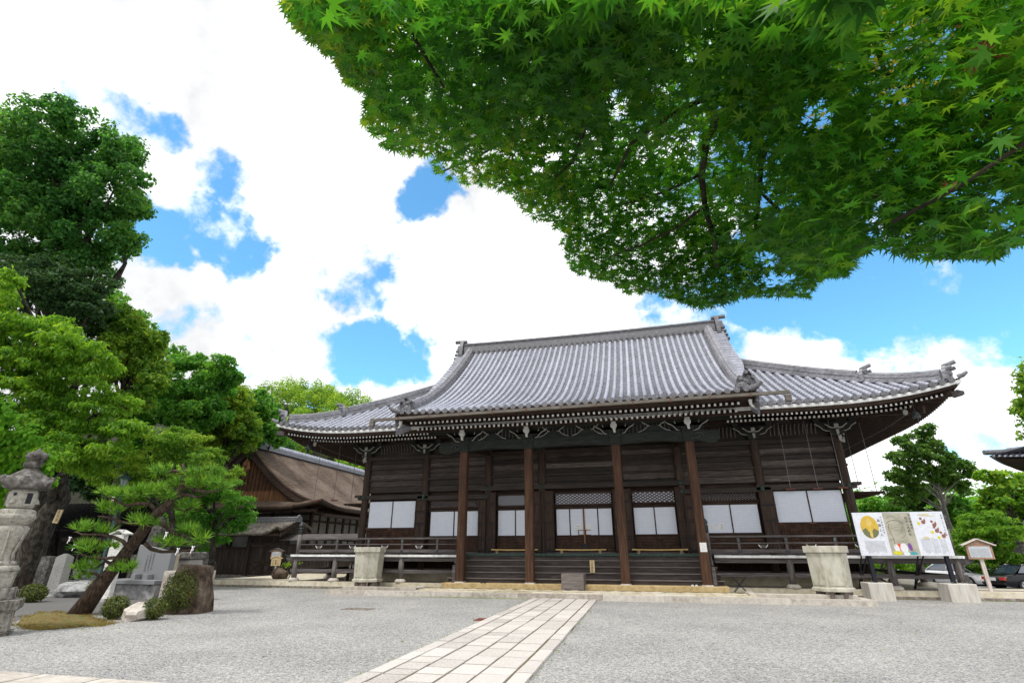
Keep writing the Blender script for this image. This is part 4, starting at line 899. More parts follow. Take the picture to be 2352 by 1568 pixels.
def build_porch():
    for x in (-5.92,-2.3,2.3,5.92):
        mb = MB(); c = .035; h = .21
        oct_ = [(-h+c,-h),(h-c,-h),(h,-h+c),(h,h-c),(h-c,h),(-h+c,h),(-h,h-c),(-h,-h+c)]
        mb.prism(oct_, (x,0,.5), (1,0,0), (0,1,0), (0,0,1), 6.5); mb.build('porch_pillar', M['pillar_wood'], hall)
        mb = MB(); mb.lathe((x,0,.22), [(.40,0),(.42,.02),(.42,.16),(.36,.24),(.30,.285)], 4, R(45)); mb.build('pillar_base', M['yellow_stone'] if False else M['kerb_stone'], hall, bevel=.02)
    # rainbow beams with netting-green tone, noses, white fronts
    xs = [-5.92,-2.3,2.3,5.92]
    for a, b in zip(xs, xs[1:]):
        mb = MB(); n = 12; w = b-a
        poly = [(a+.2+(w-.4)*i/n, 6.98+.10*math.sin(math.pi*i/n)) for i in range(n+1)] + [(b-.2,7.55),(a+.2,7.55)]
        mb.prism(poly, (0,-.17,0), (1,0,0), (0,0,1), (0,1,0), .34); mb.build('porch_beam', M['beam_green'], hall, bevel=.02)
    for s in (-1, 1):
        mb = MB(); mb.prism([(0,7.55),(.35,7.6),(.7,7.5),(1.15,7.52),(1.3,7.3),(1.2,7.0),(.9,6.85),(.55,6.9),(.3,6.98),(0,6.98)], (s*6.13,-.16,0), (s,0,0), (0,0,1), (0,1,0), .32); o = mb.build('carved_nose', M['beam_green'], hall, bevel=.03)
        mb = MB(); mb.tube([(s*(6.35+.3*math.cos(t)*(1-t/9)),-.18,7.22+.2*math.sin(t)*(1-t/9)) for t in np.linspace(0,7,16)], .02, 5); mb.build('carving', M['grey_wood'], o)
    mb = MB(); mb.box((-8.6,-.16,8.02),(8.6,.16,8.28)); mb.build('porch_purlin', M['beam_green'], hall)
    mb = MB(); mb.box((-6.0,.05,7.55),(6.0,.1,8.05)); mb.build('porch_panel', M['beam_green'], hall)
    for a, b in zip(xs, xs[1:]):
        mb = MB()
        for k in range(int((b-a-1.5)/.2)+1): x = a+.75+k*.2; mb.box((x-.025,-.03,7.58),(x+.025,.04,8.0))
        mb.build('slat_row', M['grey_wood'], hall)
    for x in xs:
        b = MB(); b.box((x-.26,-.26,6.95),(x+.26,.26,7.5)); b.cbox((x,0,7.62),(.5,.5,.22),0,None,1.3); b.box((x-.95,-.12,7.78),(x+.95,.12,7.93))
        for q in (-1, 1): b.prism([(0,0),(.5,.03),(.72,.14),(.95,.36),(.98,.46),(.4,.46),(0,.3)], (x,-.12,7.52), (q,0,0), (0,0,1), (0,1,0), .24)
        o = b.build('porch_bracket', M['beam_green'], hall)
        e = MB(); e.prism([(-.11,.60),(.11,.60),(.12,.42),(.17,.40),(.15,.26),(.09,.20),(.07,.05),(.085,-.02),(-.02,-.02),(-.06,.2),(-.15,.26),(-.17,.40),(-.12,.42)], (x,-.62,7.54), (1,0,0), (0,0,1), (0,1,0), .12)
        e.build('painted_nose', M['white_wood'], o); e = MB()
        for q in (-1, 1):
            e.tube([(x+q*(.2+u),-.15,7.50+v) for u, v in ((0,.0),(.18,.03),(.34,.09),(.42,.22),(.52,.32),(.72,.42),(.84,.52))], [.016,.021,.024,.024,.024,.034,.02], 6)
            e.tube([(x+q*.24,-.2,7.42),(x+q*.22,-.22,7.52),(x+q*.26,-.2,7.66)], [.04,.03,.014], 6)
            e.tube([(x+q*(.55+u),-.15,7.92+v) for u, v in ((0,-.02),(.05,.05),(.03,.12))], .022, 5)
        e.build('painted_edge', M['shaded_white'], o)
        q_ = MB(); q_.box((x-.10,-.5,7.6),(x+.10,-.1,8.05)); q_.build('nose_arm', M['beam_green'], o)
    for xm in (-4.3, -.9, .9, 4.3):                 # frog-leg struts between the brackets
        b = MB(); b.prism([(-.75,0),(-.45,.1),(-.25,.34),(.25,.34),(.45,.1),(.75,0)], (xm,-.12,7.55), (1,0,0), (0,0,1), (0,1,0), .14); o = b.build('strut', M['beam_green'], hall)
        e = MB()
        for q in (-1, 1):
            e.tube([(xm+q*u,-.15,7.86+v) for u, v in ((.2,-.02),(.3,.0),(.36,.08),(.5,.14),(.6,.24))], [.014,.02,.02,.028,.015], 6)
            e.tube([(xm+q*u,-.145,7.56+v) for u, v in ((.8,.0),(.55,.08),(.36,.22),(.28,.33))], .018, 5)
        e.build('painted_edge', M['shaded_white'], o)
    # rainbow connecting beams back to the body
    for x in (-5.92, 5.92):
        mb = MB(); mb.beam((x,.2,7.25),(math.copysign(5.45,x),2.95,7.45),.28,.4); mb.build('porch_beam', M['dark_wood'], hall)
    # stair
    for i, (z, y, hw) in enumerate(((.66,.26,6.72),(.94,.50,6.62),(1.22,.74,6.52),(1.50,.98,6.42))):
        mb = MB(); mb.box((-hw,y,z-.05),(hw,y+.30,z)); mb.cur = 1; mb.box((-hw+.06,y+.07,z-.28),(hw-.06,y+.10,z-.052)); 
        mb.box((-hw+.02,y+.03,.46),(-hw+.08,1.3,z-.05)); mb.box((hw-.08,y+.03,.46),(hw-.02,1.3,z-.05))
        mb.build('stair_tread', [M['tread_wood'], M['riser_wood']], hall, bevel=.008)
    mb = MB(); mb.box((-6.4,1.22,1.5),(6.4,1.26,1.70)); mb.build('stair_riser', M['riser_wood'], hall)
    mb = MB(); mb.box((-6.45,1.14,1.68),(6.45,1.6,1.80)); mb.build('copper_edge', M['copper_green'], hall, bevel=.01)
    mb = MB(); mb.box((-6.8,-.38,.2),(6.8,1.4,.445)); mb.build('stair_footing', M['yellow_stone'], hall, bevel=.02)
    def giboshi(x, y, z, h, r=.11):
        b = MB(); b.lathe((x,y,z), [(r,0),(r,h),(r*.94,h+.001)], 16); o = b.build('rail_post', M['grey_post'], hall, True)
        b = MB(); q = r*1.06; b.lathe((x,y,z+h), [(q,0),(q,.30),(q*1.1,.31),(q*1.1,.345),(q*.7,.36),(q*.62,.40),(q*.95,.415),(q*1.08,.47),(q*.98,.54),(q*.6,.60),(q*.2,.65),(.004,.70)], 16); b.build('onion_finial', M['bronze'], o, True)
    for s in (-1, 1):
        giboshi(s*6.25, .95, 1.72, 1.02)
        mb = MB(); mb.beam((s*6.25,.95,2.55),(s*6.25,.05,1.3),.07,.09); mb.beam((s*6.25,.95,2.2),(s*6.25,.0,.95),.07,.07); mb.beam((s*6.25,1.2,1.95),(s*6.25,-.02,.62),.10,.20); mb.box((s*6.25-.08,-.1,.44),(s*6.25+.08,.06,1.25)); mb.build('stair_rail', M['grey_wood'], hall)
    # verandah: floor boards with white ends, beams, posts, rails
    for s in (-1, 1):
        a, b = sorted((s*6.45, s*16.57)); mb = MB(); r = random.Random(2); x = a
        while x < b-.01:
            w = min(r.uniform(.28,.5), b-x); z = 1.73+r.uniform(-.008,.008); mb.box((x+.004,.79+r.uniform(-.015,.015),1.62),(x+w-.004,.83,z)); x += w
        mb.build('plank_end', M['white_edge'], hall)
        mb = MB(); mb.box((a,.832,1.63),(b,WY+.02,1.725)); c, d = sorted((s*13.52, s*16.57)); mb.box((c,WY+.02,1.63),(d,15.0,1.72)); mb.build('verandah_floor', M['grey_wood'], hall)
        mb = MB(); mb.box((a,.9,1.40),(b,1.1,1.62)); c, d = sorted((s*16.2, s*16.4)); mb.box((c,1.1,1.41),(d,15,1.61)); mb.box((a,.93,.80),(b,1.07,.98)); c, d = sorted((s*16.24, s*16.36)); mb.box((c,1.07,.81),(d,15,.97)); mb.build('verandah_beam', M['grey_wood'], hall, bevel=.01)
        for X in (9.7, 13.75, 16.3):
            mb = MB(); mb.tube([(s*X,1.0,.52),(s*X,1.0,1.0),(s*X,1.0,1.62)], [.155,.15,.145], 12); o = mb.build('verandah_post', M['grey_post'], hall, True)
            mb = MB(); mb.lathe((s*X,1.0,.345), [(.30,0),(.31,.06),(.28,.12),(.2,.18)], 14); mb.build('post_base', M['kerb_stone'], o, True)
        for Y in (4.5, 8, 11.5, 15):
            mb = MB(); mb.tube([(s*16.3,Y,.52),(s*16.3,Y,1.62)], .15, 12); o = mb.build('verandah_post', M['grey_post'], hall, True)
            mb = MB(); mb.lathe((s*16.3,Y,.345), [(.30,0),(.31,.06),(.28,.12),(.2,.18)], 14); mb.build('post_base', M['kerb_stone'], o, True)
        # projecting beam ends at the corner
        mb = MB(); mb.prism([(0,.1),(.42,.12),(.5,-.02),(.38,-.12),(.2,-.16),(0,-.34)], (s*16.45,.92,1.55), (s,0,0), (0,0,1), (0,1,0), .16); o = mb.build('beam_nose', M['grey_wood'], hall)
        mb = MB(); mb.box((min(s*16.4,s*17.0),.86,1.675),(max(s*16.4,s*17.0),1.14,1.715)); mb.build('nose_cover', M['copper_green'] if s < 0 else M['grey_wood'], o)
        giboshi(s*16.25, .98, 1.72, 1.1, .125)
        # rails
        mb = MB(); xi, xo = s*6.2, s*16.25
        def along(z, hz, wy):
            p, q = sorted((xi, xo)); mb.box((p,.98-wy/2,z-hz/2),(q,.98+wy/2,z+hz/2)); u, v = sorted((s*16.25-wy/2, s*16.25+wy/2)); mb.box((u,.98+wy/2,z-hz/2),(v,14.8,z+hz/2))
        along(2.56,.09,.10); along(2.26,.06,.09); along(1.92,.16,.13); mb.build('railing', M['grey_wood'], hall, bevel=.015)
        for X in (7.65, 9.72, 11.78, 13.75):
            mb = MB(); mb.box((s*X-.055,.93,1.73),(s*X+.055,1.03,2.5)); o = mb.build('rail_post', M['grey_wood'], hall)
            mb = MB(); mb.box((s*X-.06,.92,2.36),(s*X+.06,1.04,2.50)); mb.lathe((s*X,.90,1.92), [(.06,-.05),(.07,0),(.06,.05)], 10); mb.build('bronze_fitting', M['bronze'], o)
        for X in (8.7, 10.75, 12.75, 14.9):
            mb = MB(); mb.prism([(-.19,.14),(.19,.14),(.1,0),(-.1,0)], (s*X,.94,2.04), (1,0,0), (0,0,1), (0,1,0), .08); o = mb.build('rail_strut', M['grey_wood'], hall)
            mb = MB()
            for q in (-1, 1): mb.tube([(s*X+q*.2,.93,2.2),(s*X+q*.16,.92,2.13),(s*X+q*.10,.93,2.06)], [.02,.025,.018], 5)
            mb.build('painted_edge', M['white_wood'], o)
        # under the floor: dark bars, sill beam, plaster mound
        mb = MB(); p, q = sorted((s*6.7, s*13.5)); k = int((q-p)/.14)
        for i in range(k): x = p+i*.14; mb.box((x,WY+.0,.85),(x+.05,WY+.08,1.62))
        tag(mb.build('floor_bars', M['dark_wood'], hall), kind='stuff')
        mb = MB(); mb.box((p,WY-.08,.82),(q,WY+.1,1.0)); mb.build('sill', M['grey_wood'], hall)
        mb = MB()
        prof = [(14.35,.345),(14.2,.55),(13.95,.72),(13.6,.8),(6.7,.82)]
        A = [[(s*x, WY-.35-.0*i, .34) for i, (x, z) in enumerate(prof)], [(s*min(x,14.25-.05*i), WY-.25, z*.85) for i, (x, z) in enumerate(prof)], [(s*x, WY+.02, z) for x, z in prof], [(s*x, WY+.3, z+.01) for x, z in prof]]
        mb.grid(A); A = [[(s*(14.35-a), WY-.1+11.9*i, z) for a, z in ((0,.345),(.1,.55),(.35,.74),(.8,.83))] for i in (0, 1)]; mb.grid(A)
        mb.build('plaster_mound', M['plaster_beige'], hall, True)
    mb = MB(); mb.box((-13.35,WY+.4,.3),(13.35,15.1,1.6)); mb.build('under_floor', M['dark_wood'], hall)
    # a small wooden pull on the centre doors
    mb = MB(); y = WY-.09
    mb.box((.07,y,1.9),(.16,y+.05,4.05)); 
    for q in (-1, 1):
        xa = .115+q*.2
        mb.box((xa-.15,y+.01,2.73),(xa+.15,y+.04,2.76)); mb.box((xa-.15,y+.01,2.98),(xa+.15,y+.04,3.01)); mb.box((xa-.15,y+.01,2.76),(xa-.12,y+.04,2.98))
    mb.build('door_bar', M['gable_wood'], hall)
    mb = MB(); mb.box((.0,y-.03,1.84),(.24,y-.001,2.3)); mb.build('door_box', M['black_metal'], hall)
build_porch()

# ------------------------------------------------------------------ things on and around the hall
def notice(name, x0, x1, z0, z1, y, mat, lines, label, group=None, big=None):
    mb = MB(); mb.box((x0,y,z0),(x1,y+.004,z1)); o = single(mb, name, M[mat], ((x0+x1)/2, y, z0), label, 'notice', group)
    t = MB(); w = x1-x0; h = z1-z0
    if big: text(t, big, (x0+w*.30, y, z1-h*.42), (1,0,0), (0,0,1), w*.52, .002, True, 1.25)
    for f, a, b in lines: t.box((x0+w*a,y-.003,z1-h*f-.012),(x0+w*b,y-.001,z1-h*f))
    t.build('writing', M['ink'] if big else M['grey_ink'], o); return o
def small_things():
    y = WY-.035
    notice('paper_notice', 6.66,6.86,2.93,3.24,y,'paper_white',[(.25,.3,.7),(.5,.2,.8),(.75,.2,.75)],'printed notice taped to the paper screen, left of the narrower plain sheet')
    notice('paper_notice', 6.93,7.10,2.93,3.19,y,'paper_white',[(.12,.2,.8),(.2,.3,.6)],'plain white sheet taped between the printed notice and the entrance sign')
    notice('entrance_sign', 7.13,7.36,2.92,3.28,y,'paper_white',[],'white paper with two large black characters taped to the paper screen',None,'入口')
    notice('paper_notice', -.42,-.04,2.98,3.28,y-.02,'paper_white',[(.25,.15,.8),(.32,.15,.8),(.6,.1,.9)],'shiny plastic-covered notice left of the middle door bar')
    notice('paper_notice', .2,.50,3.02,3.28,y-.02,'paper_white',[(.4,.3,.5),(.6,.6,.7)],'shiny plastic-covered notice right of the middle door bar')
    notice('pillar_notice', 5.78,6.08,1.88,2.28,-.216,'notice_white',[(.25,.4,.5),(.4,.6,.8),(.5,.3,.4),(.72,.2,.7)],'white notice fixed to the right-hand porch pillar')
    # bamboo poles lying on rings before the doors
    for x0, x1, lb in ((-4.75,-2.2,'yellow bamboo pole on small rings before the left doors of the porch'),(-1.25,1.35,'yellow bamboo pole on small rings before the middle doors of the porch'),(2.65,5.35,'yellow bamboo pole on small rings before the right doors of the porch')):
        t = thing('bamboo_pole', ((x0+x1)/2,1.5,1.80), lb, 'bamboo pole', 'bamboo poles across the doorways')
        mb = MB(); n = 9; pts = []; rad = []
        for i in range(n):
            x = x0+(x1-x0)*i/(n-1)
            for e, rr in ((-.02,.036),(0,.043),(.02,.036)):
                if x0-.001 <= x+e <= x1+.001: pts.append((x+e,1.5,1.985-.02*math.sin(math.pi*i/(n-1)))); rad.append(rr)
        mb.tube(pts, rad, 10); mb.build('pole', M['bamboo'], t, True)
        for q in (.12,.88):
            x = x0+(x1-x0)*q; mb = MB(); mb.tube([(x+.05*math.cos(a),1.5,1.875+.06*math.sin(a)) for a in np.linspace(0,2*math.pi,13)], .016, 6); mb.build('ring', M['new_wood'], t)
    t = thing('wooden_sign', (.72,.48,.945), 'small upright pale wooden sign with four black characters on the porch steps', 'sign')
    mb = MB(); mb.box((.60,.44,.945),(.83,.47,1.50)); b = mb.build('board', M['new_wood'], t, bevel=.004)
    mb = MB(); text(mb, '土足厳禁', (.655,.44,1.375), (1,0,0), (0,0,1), .12, .004, True, 1.08); mb.build('writing', M['ink'], b)
    mb = MB(); mb.box((-.62,-.85,.44),(.40,.0,.93)); mb.box((-.62,-.88,.24),(.42,-.85,.93)); 
    mb.prism([(-.62,0),(-.5,0),(-.42,.05),(-.3,.02),(-.18,.05),(-.1,.02),(.02,.05),(.12,.02),(.22,.05),(.3,0),(.42,0),(.42,.24),(-.62,.24)], (0,-.94,.235), (1,0,0), (0,0,1), (0,1,0), .05); mb.box((.40,-.84,.24),(.43,0,.93))
    single(mb, 'step_box', M['tread_wood'], (-.1,-.5,.24), 'weathered wooden step box with a scalloped foot at the middle of the steps', 'step box', bevel=.006)
    for i, (x, s) in enumerate(((-4.72,1),(-4.55,-1))):
        mb = MB(); mb.lathe((x,-.12,.446), [(.05,0),(.055,.03),(.05,.06),(.03,.09)], 10); mb.cbox((x,-.21,.475),(.09,.2,.06),0,None,.75)
        single(mb, 'shoe', M['shoe_black'], (x,-.16,.446), ('left' if i == 0 else 'right')+' shoe of the dark pair left on the stone at the foot of the stairs', 'shoe', 'pair of dark shoes at the stairs', True)
    for i, x in enumerate((5.25,5.42)):
        mb = MB(); mb.cbox((x,-.18,.462),(.1,.24,.03)); mb.tube([(x-.05,-.22,.47),(x,-.22,.51),(x+.05,-.22,.47)], .02, 5); 
        single(mb, 'slipper', M['white_wood'], (x,-.18,.446), ('left' if i == 0 else 'right')+' slipper of the white pair beside the right-hand porch pillar', 'slipper', 'pair of white slippers')
    mb = MB()
    for yy in (-.35,-.05):
        mb.tube([(7.0,yy,.25),(7.55,yy,.85)], .014, 6); mb.tube([(7.5,yy,.25),(6.98,yy,.85)], .014, 6)
    for a in ((6.98,.85),(7.55,.85),(7.0,.26),(7.5,.26)): mb.tube([(a[0],-.36,a[1]),(a[0],-.04,a[1])], .014, 6)
    single(mb, 'folding_stand', M['black_metal'], (7.2,-.2,.24), 'folded-out black metal stand with crossed legs beside the stairs', 'stand')
    for i in range(3):
        mb = MB(); x = -13.35+i*.2; mb.lathe((x,1.9,1.0), [(.055,0),(.06,.02),(.06,.2),(.03,.24),(.03,.3)], 10)
    # shelf that carries the bottles
    mb = MB(); mb.box((-13.5,1.75,.9),(-12.75,2.05,.99)); mb.box((-13.45,1.8,.345),(-13.38,2.0,.9)); mb.box((-12.87,1.8,.345),(-12.8,2.0,.9)); single(mb, 'low_shelf', M['dark_wood'], (-13.1,1.9,.345), 'low dark wooden shelf under the left verandah', 'shelf')
    for i, w in enumerate(('left','middle','right')):
        mb = MB(); x = -13.32+i*.2; mb.lathe((x,1.9,.992), [(.055,0),(.06,.02),(.06,.2),(.04,.22),(.04,.26)], 10); single(mb, 'bottle', M['white_wood'], (x,1.9,.992), w+'most of three small white bottles under the left verandah' if w != 'middle' else 'middle one of three small white bottles under the left verandah', 'bottle', 'white bottles under the verandah', True)
    for (u, v), lb, mt in (((822,1398),'flat grey drain cover in the gravel far left of the stone path','low_kerb_stone'), ((1133,1423),'rusty drain cover in the gravel beside the stone path','rust_red')):
        p = G(u, v); mb = MB(); c = (p[0],p[1])
        mb.box((c[0]-.55,c[1]-.3,-.05),(c[0]+.55,c[1]+.3,.012))
        for i in range(8): mb.box((c[0]-.5+i*.13,c[1]-.25,.0125),(c[0]-.45+i*.13,c[1]+.25,.018))
        single(mb, 'drain_cover', M[mt], (c[0],c[1],0), lb, 'drain cover')
    mb = MB(); mb.box((11.35,.2,.2),(11.45,.3,.5)); mb.lathe((11.4,.25,.5), [(.05,0),(.07,.05),(.04,.1)], 8); single(mb, 'tap_post', M['gutter_metal'], (11.4,.25,.2), 'short tap post standing behind the right stone basin', 'tap')
small_things()

def basin(x, y, z, rz, label, sc_=1.0):
    t = thing('stone_basin', (x,y,z), label, 'basin', 'stone water basins before the hall'); k = sc_
    mb = MB(); mb.lathe((x,y,z+.22*k), [(.80*k,0),(.80*k,.13*k),(.72*k,.15*k),(.77*k,1.42*k)], 6, rz); mb.build('bowl', M['basin_stone'], t, bevel=.02)
    mb = MB(); mb.lathe((x,y,z+1.64*k), [(.84*k,0),(.85*k,.03*k),(.85*k,.26*k),(.66*k,.262*k),(.64*k,.10*k)], 6, rz); mb.build('rim', M['basin_stone'], t, bevel=.02)
    for i in range(6):
        a = rz+math.pi/6+i*math.pi/3; mb = MB(); n = Vector((math.cos(a),math.sin(a),0)); tt = Vector((-n.y,n.x,0)); q = .74*k*math.cos(math.pi/6)
        c = Vector((x,y,z+.45*k))+n*(q-.012); b = MB(); b.prism([(-.27*k,.0),(.27*k,.0),(.29*k,.95*k),(.25*k,1.02*k),(-.25*k,1.02*k),(-.29*k,.95*k)], c+n*.0, tt, (0,0,1), n, .022); b.build('panel', M['basin_stone'], t, bevel=.006)
    for i in range(6):
        a = rz+i*math.pi/3; mb = MB(); mb.cbox((x+.5*k*math.cos(a),y+.5*k*math.sin(a),z+.11*k),(.28*k,.28*k,.22*k),a); mb.build('foot', M['low_kerb_stone'], t, bevel=.02)
    return t
basin(-11.05, -.1, .21, R(35), 'tall six-sided stone water basin standing left of the porch')
basin(10.55, -1.75, .21, R(0), 'tall six-sided stone water basin standing right of the porch, near the big sign board')

def big_sign():
    X0, X1, Z0, Z1, y = 12.42, 15.90, 1.73, 3.50, .05
    t = thing('sign_board', (14.1,.1,0), 'large white information board with portrait, Buddha drawing and lotus, on black legs', 'sign board')
    mb = MB(); mb.box((X0,y,Z0),(X1,y+.05,Z1)); bd = mb.build('board', M['board_white'], t, bevel=.006)
    W_, H_ = X1-X0, Z1-Z0
    def P(a, b, l=.004): return (X0+a*W_, y-l, Z1-b*H_)
    def poly(mb, pts, l): mb.add([P(a,b,l) for a,b in pts], [tuple(range(len(pts)-1,-1,-1))])
    def ell(mb, a, b, ra, rb, l, rot=0, n=24, t0=0, t1=2*math.pi):
        poly(mb, [(a+(ra*math.cos(q)*math.cos(rot)-rb*math.sin(q)*math.sin(rot)*H_/W_*1.0), b+(rb*math.sin(q)*math.cos(rot)+ra*math.cos(q)*math.sin(rot)*W_/H_)) for q in np.linspace(t0, t1, n, endpoint=t1 < 6)], l)
    def put(nm, mat, fn, par=bd): m = MB(); fn(m); return m.build(nm, M[mat], par)
    put('portrait', 'print_yellow', lambda m: ell(m, .165,.34,.10,.265,.004,0))
    put('portrait_robe', 'print_robe', lambda m: poly(m, [(.075,.42),(.12,.36),(.165,.50),(.21,.37),(.258,.44),(.25,.50),(.235,.54),(.21,.58),(.165,.60),(.125,.58),(.10,.54),(.085,.50)][::1], .006))
    put('portrait_face', 'print_skin', lambda m: ell(m, .165,.24,.032,.09,.0065))
    put('portrait_hands', 'print_skin', lambda m: poly(m, [(.15,.52),(.165,.42),(.185,.46),(.182,.58),(.165,.595)], .008))
    put('picture_panel', 'board_beige', lambda m: poly(m, [(.34,.012),(.645,.012),(.645,.985),(.34,.985)], .004))
    def line(m, pts, w=.007): m.tube([P(a,b,.006) for a,b in pts], w, 4)
    def face(m):
        line(m, [(.43+.055*math.cos(q), .17-.09*math.sin(q)) for q in np.linspace(.1,3.0,10)], .008); line(m, [(.43+.035*math.cos(q), .17-.055*math.sin(q)) for q in np.linspace(.1,3.0,8)], .005)
        line(m, [(.45+.09*math.cos(q), .29-.10*math.sin(q)) for q in np.linspace(.1,3.0,12)], .009)
        line(m, [(.385,.27),(.37,.38),(.385,.50),(.40,.60),(.398,.72),(.39,.80)], .008); line(m, [(.53,.30),(.545,.42),(.54,.52),(.51,.58),(.47,.60)], .006)
        line(m, [(.44,.36),(.46,.352),(.48,.362)], .004); line(m, [(.505,.362),(.52,.354),(.535,.362)], .004); line(m, [(.44,.41),(.46,.418),(.48,.41)], .005); line(m, [(.505,.41),(.52,.418),(.53,.41)], .004)
        line(m, [(.49,.48),(.505,.485),(.515,.48)], .004); line(m, [(.43,.65),(.48,.67),(.53,.65)], .004); line(m, [(.425,.68),(.48,.71),(.54,.68)], .004); line(m, [(.345,.66),(.38,.62),(.41,.62)], .005)
    put('line_drawing', 'print_line', face)
    put('white_petal', 'print_white', lambda m: ell(m, .408,.83,.028,.095,.006,-.25)); put('white_petal', 'print_white', lambda m: ell(m, .487,.83,.040,.115,.0065)); put('white_petal', 'print_white', lambda m: ell(m, .50,.955,.034,.045,.0062))
    put('red_petal', 'print_red', lambda m: ell(m, .443,.80,.020,.085,.0058,-.12)); put('purple_petal', 'print_purple', lambda m: ell(m, .555,.80,.022,.09,.0058,-.12))
    put('yellow_petal', 'print_lime', lambda m: ell(m, .405,.935,.048,.045,.0072,.06)); put('teal_petal', 'print_teal', lambda m: ell(m, .575,.945,.042,.035,.0072,.03))
    m = MB(); text(m, '総本山西教寺', P(.572,.165,0), (1,0,0), (0,0,1), .118, .007, True, 1.14); text(m, '天台真盛宗', P(.617,.10,0), (1,0,0), (0,0,1), .10, .007, True, 1.28)
    text(m, '真盛上人', P(.262,.22,0), (1,0,0), (0,0,1), .13, .007, True, 1.5); text(m, '天台真盛宗宗祖', P(.303,.13,0), (1,0,0), (0,0,1), .07, .007, True, 1.5); text(m, '真盛上人と手白の猿', P(.965,.11,0), (1,0,0), (0,0,1), .07, .007, True, 1.38)
    m.build('writing', M['ink'], bd)
    m = MB(); r = random.Random(6)
    for a0, a1, b0, b1, c in ((.07,.295,.66,.965,20),(.685,.955,.63,.955,23)):
        for i in range(c):
            if a0 > .5 and i in (9, 16): continue
            a = a0+(a1-a0)*i/c; k = r.randint(11, 14)
            for j in range(k):
                b = b0+(b1-b0)*j/14; s = .006
                for q in range(2): aa = a+r.uniform(0,.0015); bb = b+q*.008+r.uniform(0,.002); m.add([P(aa,bb,.005),P(aa+s,bb,.005),P(aa+s,bb+.004,.005),P(aa,bb+.004,.005)], [(3,2,1,0)])
                aa = a+r.uniform(.001,.004); m.add([P(aa,b,.0052),P(aa+.0016,b,.0052),P(aa+.0016,b+.014,.0052),P(aa,b+.014,.0052)], [(3,2,1,0)])
    tag(m.build('small_print', M['grey_ink'], bd), kind='stuff')
    for i, (a, b) in enumerate(((.755,.24),(.865,.31),(.875,.44),(.93,.56))):
        m = MB(); ell(m, a+.012,b,.022,.045,.0055,.3); ell(m, a-.008,b-.08,.014,.028,.0056); poly(m, [(a+.02,b-.05),(a+.035,b-.09),(a+.04,b-.01)], .0054); m.build('printed_animal', M['print_brown'], bd)
        if i != 1: m = MB(); ell(m, a-.04,b+.03,.018,.032,.0054); m.build('printed_fruit', M['print_lime'], bd)
    m = MB(); ell(m, .80,.075,.05,.028,.005); ell(m, .85,.10,.05,.012,.0052); ell(m, .755,.07,.03,.012,.0053); m.build('printed_cloud', M['print_gold'], bd)
    m = MB(); ell(m, .745,.60,.035,.03,.005); ell(m, .78,.615,.05,.008,.0052); m.build('printed_cloud', M['print_gold'], bd)
    for x in (12.74, 15.62):
        m = MB(); m.box((x-.07,y+.055,.66),(x+.07,y+.20,2.6)); m.build('leg', M['black_metal'], t)
    for z in (1.9, 3.2):
        m = MB(); m.box((12.5,y+.055,z),(15.8,y+.10,z+.06)); m.build('crossbar', M['black_metal'], t)
    for x in (12.45, 14.6):                          # stays propping the board from behind
        m = MB(); m.tube([(x,.2,1.72),(x+.05,1.5,.36)], .03, 6); m.tube([(x+.2,.2,1.72),(x+.07,1.5,.36)], .03, 6); m.tube([(x+.05,1.45,.36),(x+.3,1.2,.35)], .02, 6); m.build('stay', M['black_metal'], t)
    for x, w, lb in ((12.75,.92,'pale stained concrete block carrying the left leg of the large sign board'),(15.68,1.02,'clean pale concrete block carrying the right leg of the large sign board')):
        m = MB(); yy = .12; m.box((x-w/2,yy-.42,-.2),(x+w/2,yy+.50,.68)); b = single(m, 'concrete_block', M['concrete'], (x,yy,0), lb, 'concrete block', 'concrete blocks under the sign board', bevel=.025)
        for q in (-.22,.12):
            m = MB(); m.tube([(x+q-.03,yy-.2,.68),(x+q-.03,yy-.2,.73),(x+q+.03,yy-.2,.73),(x+q+.03,yy-.2,.68)], .012, 5); m.build('lifting_loop', M['grey_metal'], b)
big_sign()

def roofed_sign(x, y, z, w, zb, zt, zpk, label, frame, face, post, post_z0, lean=0, lines=True, writing=None, pw=.14):
    t = thing('notice_post', (x,y,z), label, 'sign')
    m = MB(); m.box((x-w/2,y-.03,zb),(x+w/2,y+.03,zt)); 
    m.prism([(-w/2,zt-.001),(w/2,zt-.001),(0,zpk-.06)], (x,y-.03,0), (1,0,0), (0,0,1), (0,1,0), .06); o = m.build('frame', M[frame], t)
    m = MB(); e = .09*w; m.box((x-w/2+e,y-.036,zb+e*.8),(x+w/2-e,y-.031,zt-e*.2)); f = m.build('panel', M[face], o)
    m = MB(); ov = w*.16
    for s in (-1, 1): m.beam((x+s*.0,y,zpk),(x+s*(w/2+ov),y,zt+.02),.2,.045)
    m.build('roof', M[post], t)
    m = MB(); m.box((x-pw/2,y+.031,z-.1),(x+pw/2,y+.10,zb+.3)); m.build('post', M[post], t)
    if lines:
        m = MB(); r = random.Random(8); k = int(w/.055)
        for i in range(k):
            xx = x-w*.36+i*.72*w/k
            zz = zt-.1
            while zz > zb+.12: l = r.uniform(.03,.09); m.box((xx,y-.040,zz-l),(xx+.014,y-.037,zz)); zz -= l+.02
        m.build('writing', M['grey_ink'] if not writing else M['ink'], f)
    return t
roofed_sign(17.18, .8, 0, .95, 1.60, 2.12, 2.40, 'small roofed notice on a pale wooden post at the right, before the parked cars', 'sign_frame', 'notice_grey', 'pale_wood', 0)
roofed_sign(-19.42, 3.3, .345, .76, 1.44, 1.88, 2.08, 'grey-panelled roofed notice behind the yellow sign, left of the verandah', 'sign_frame', 'notice_grey', 'grey_wood', .345)
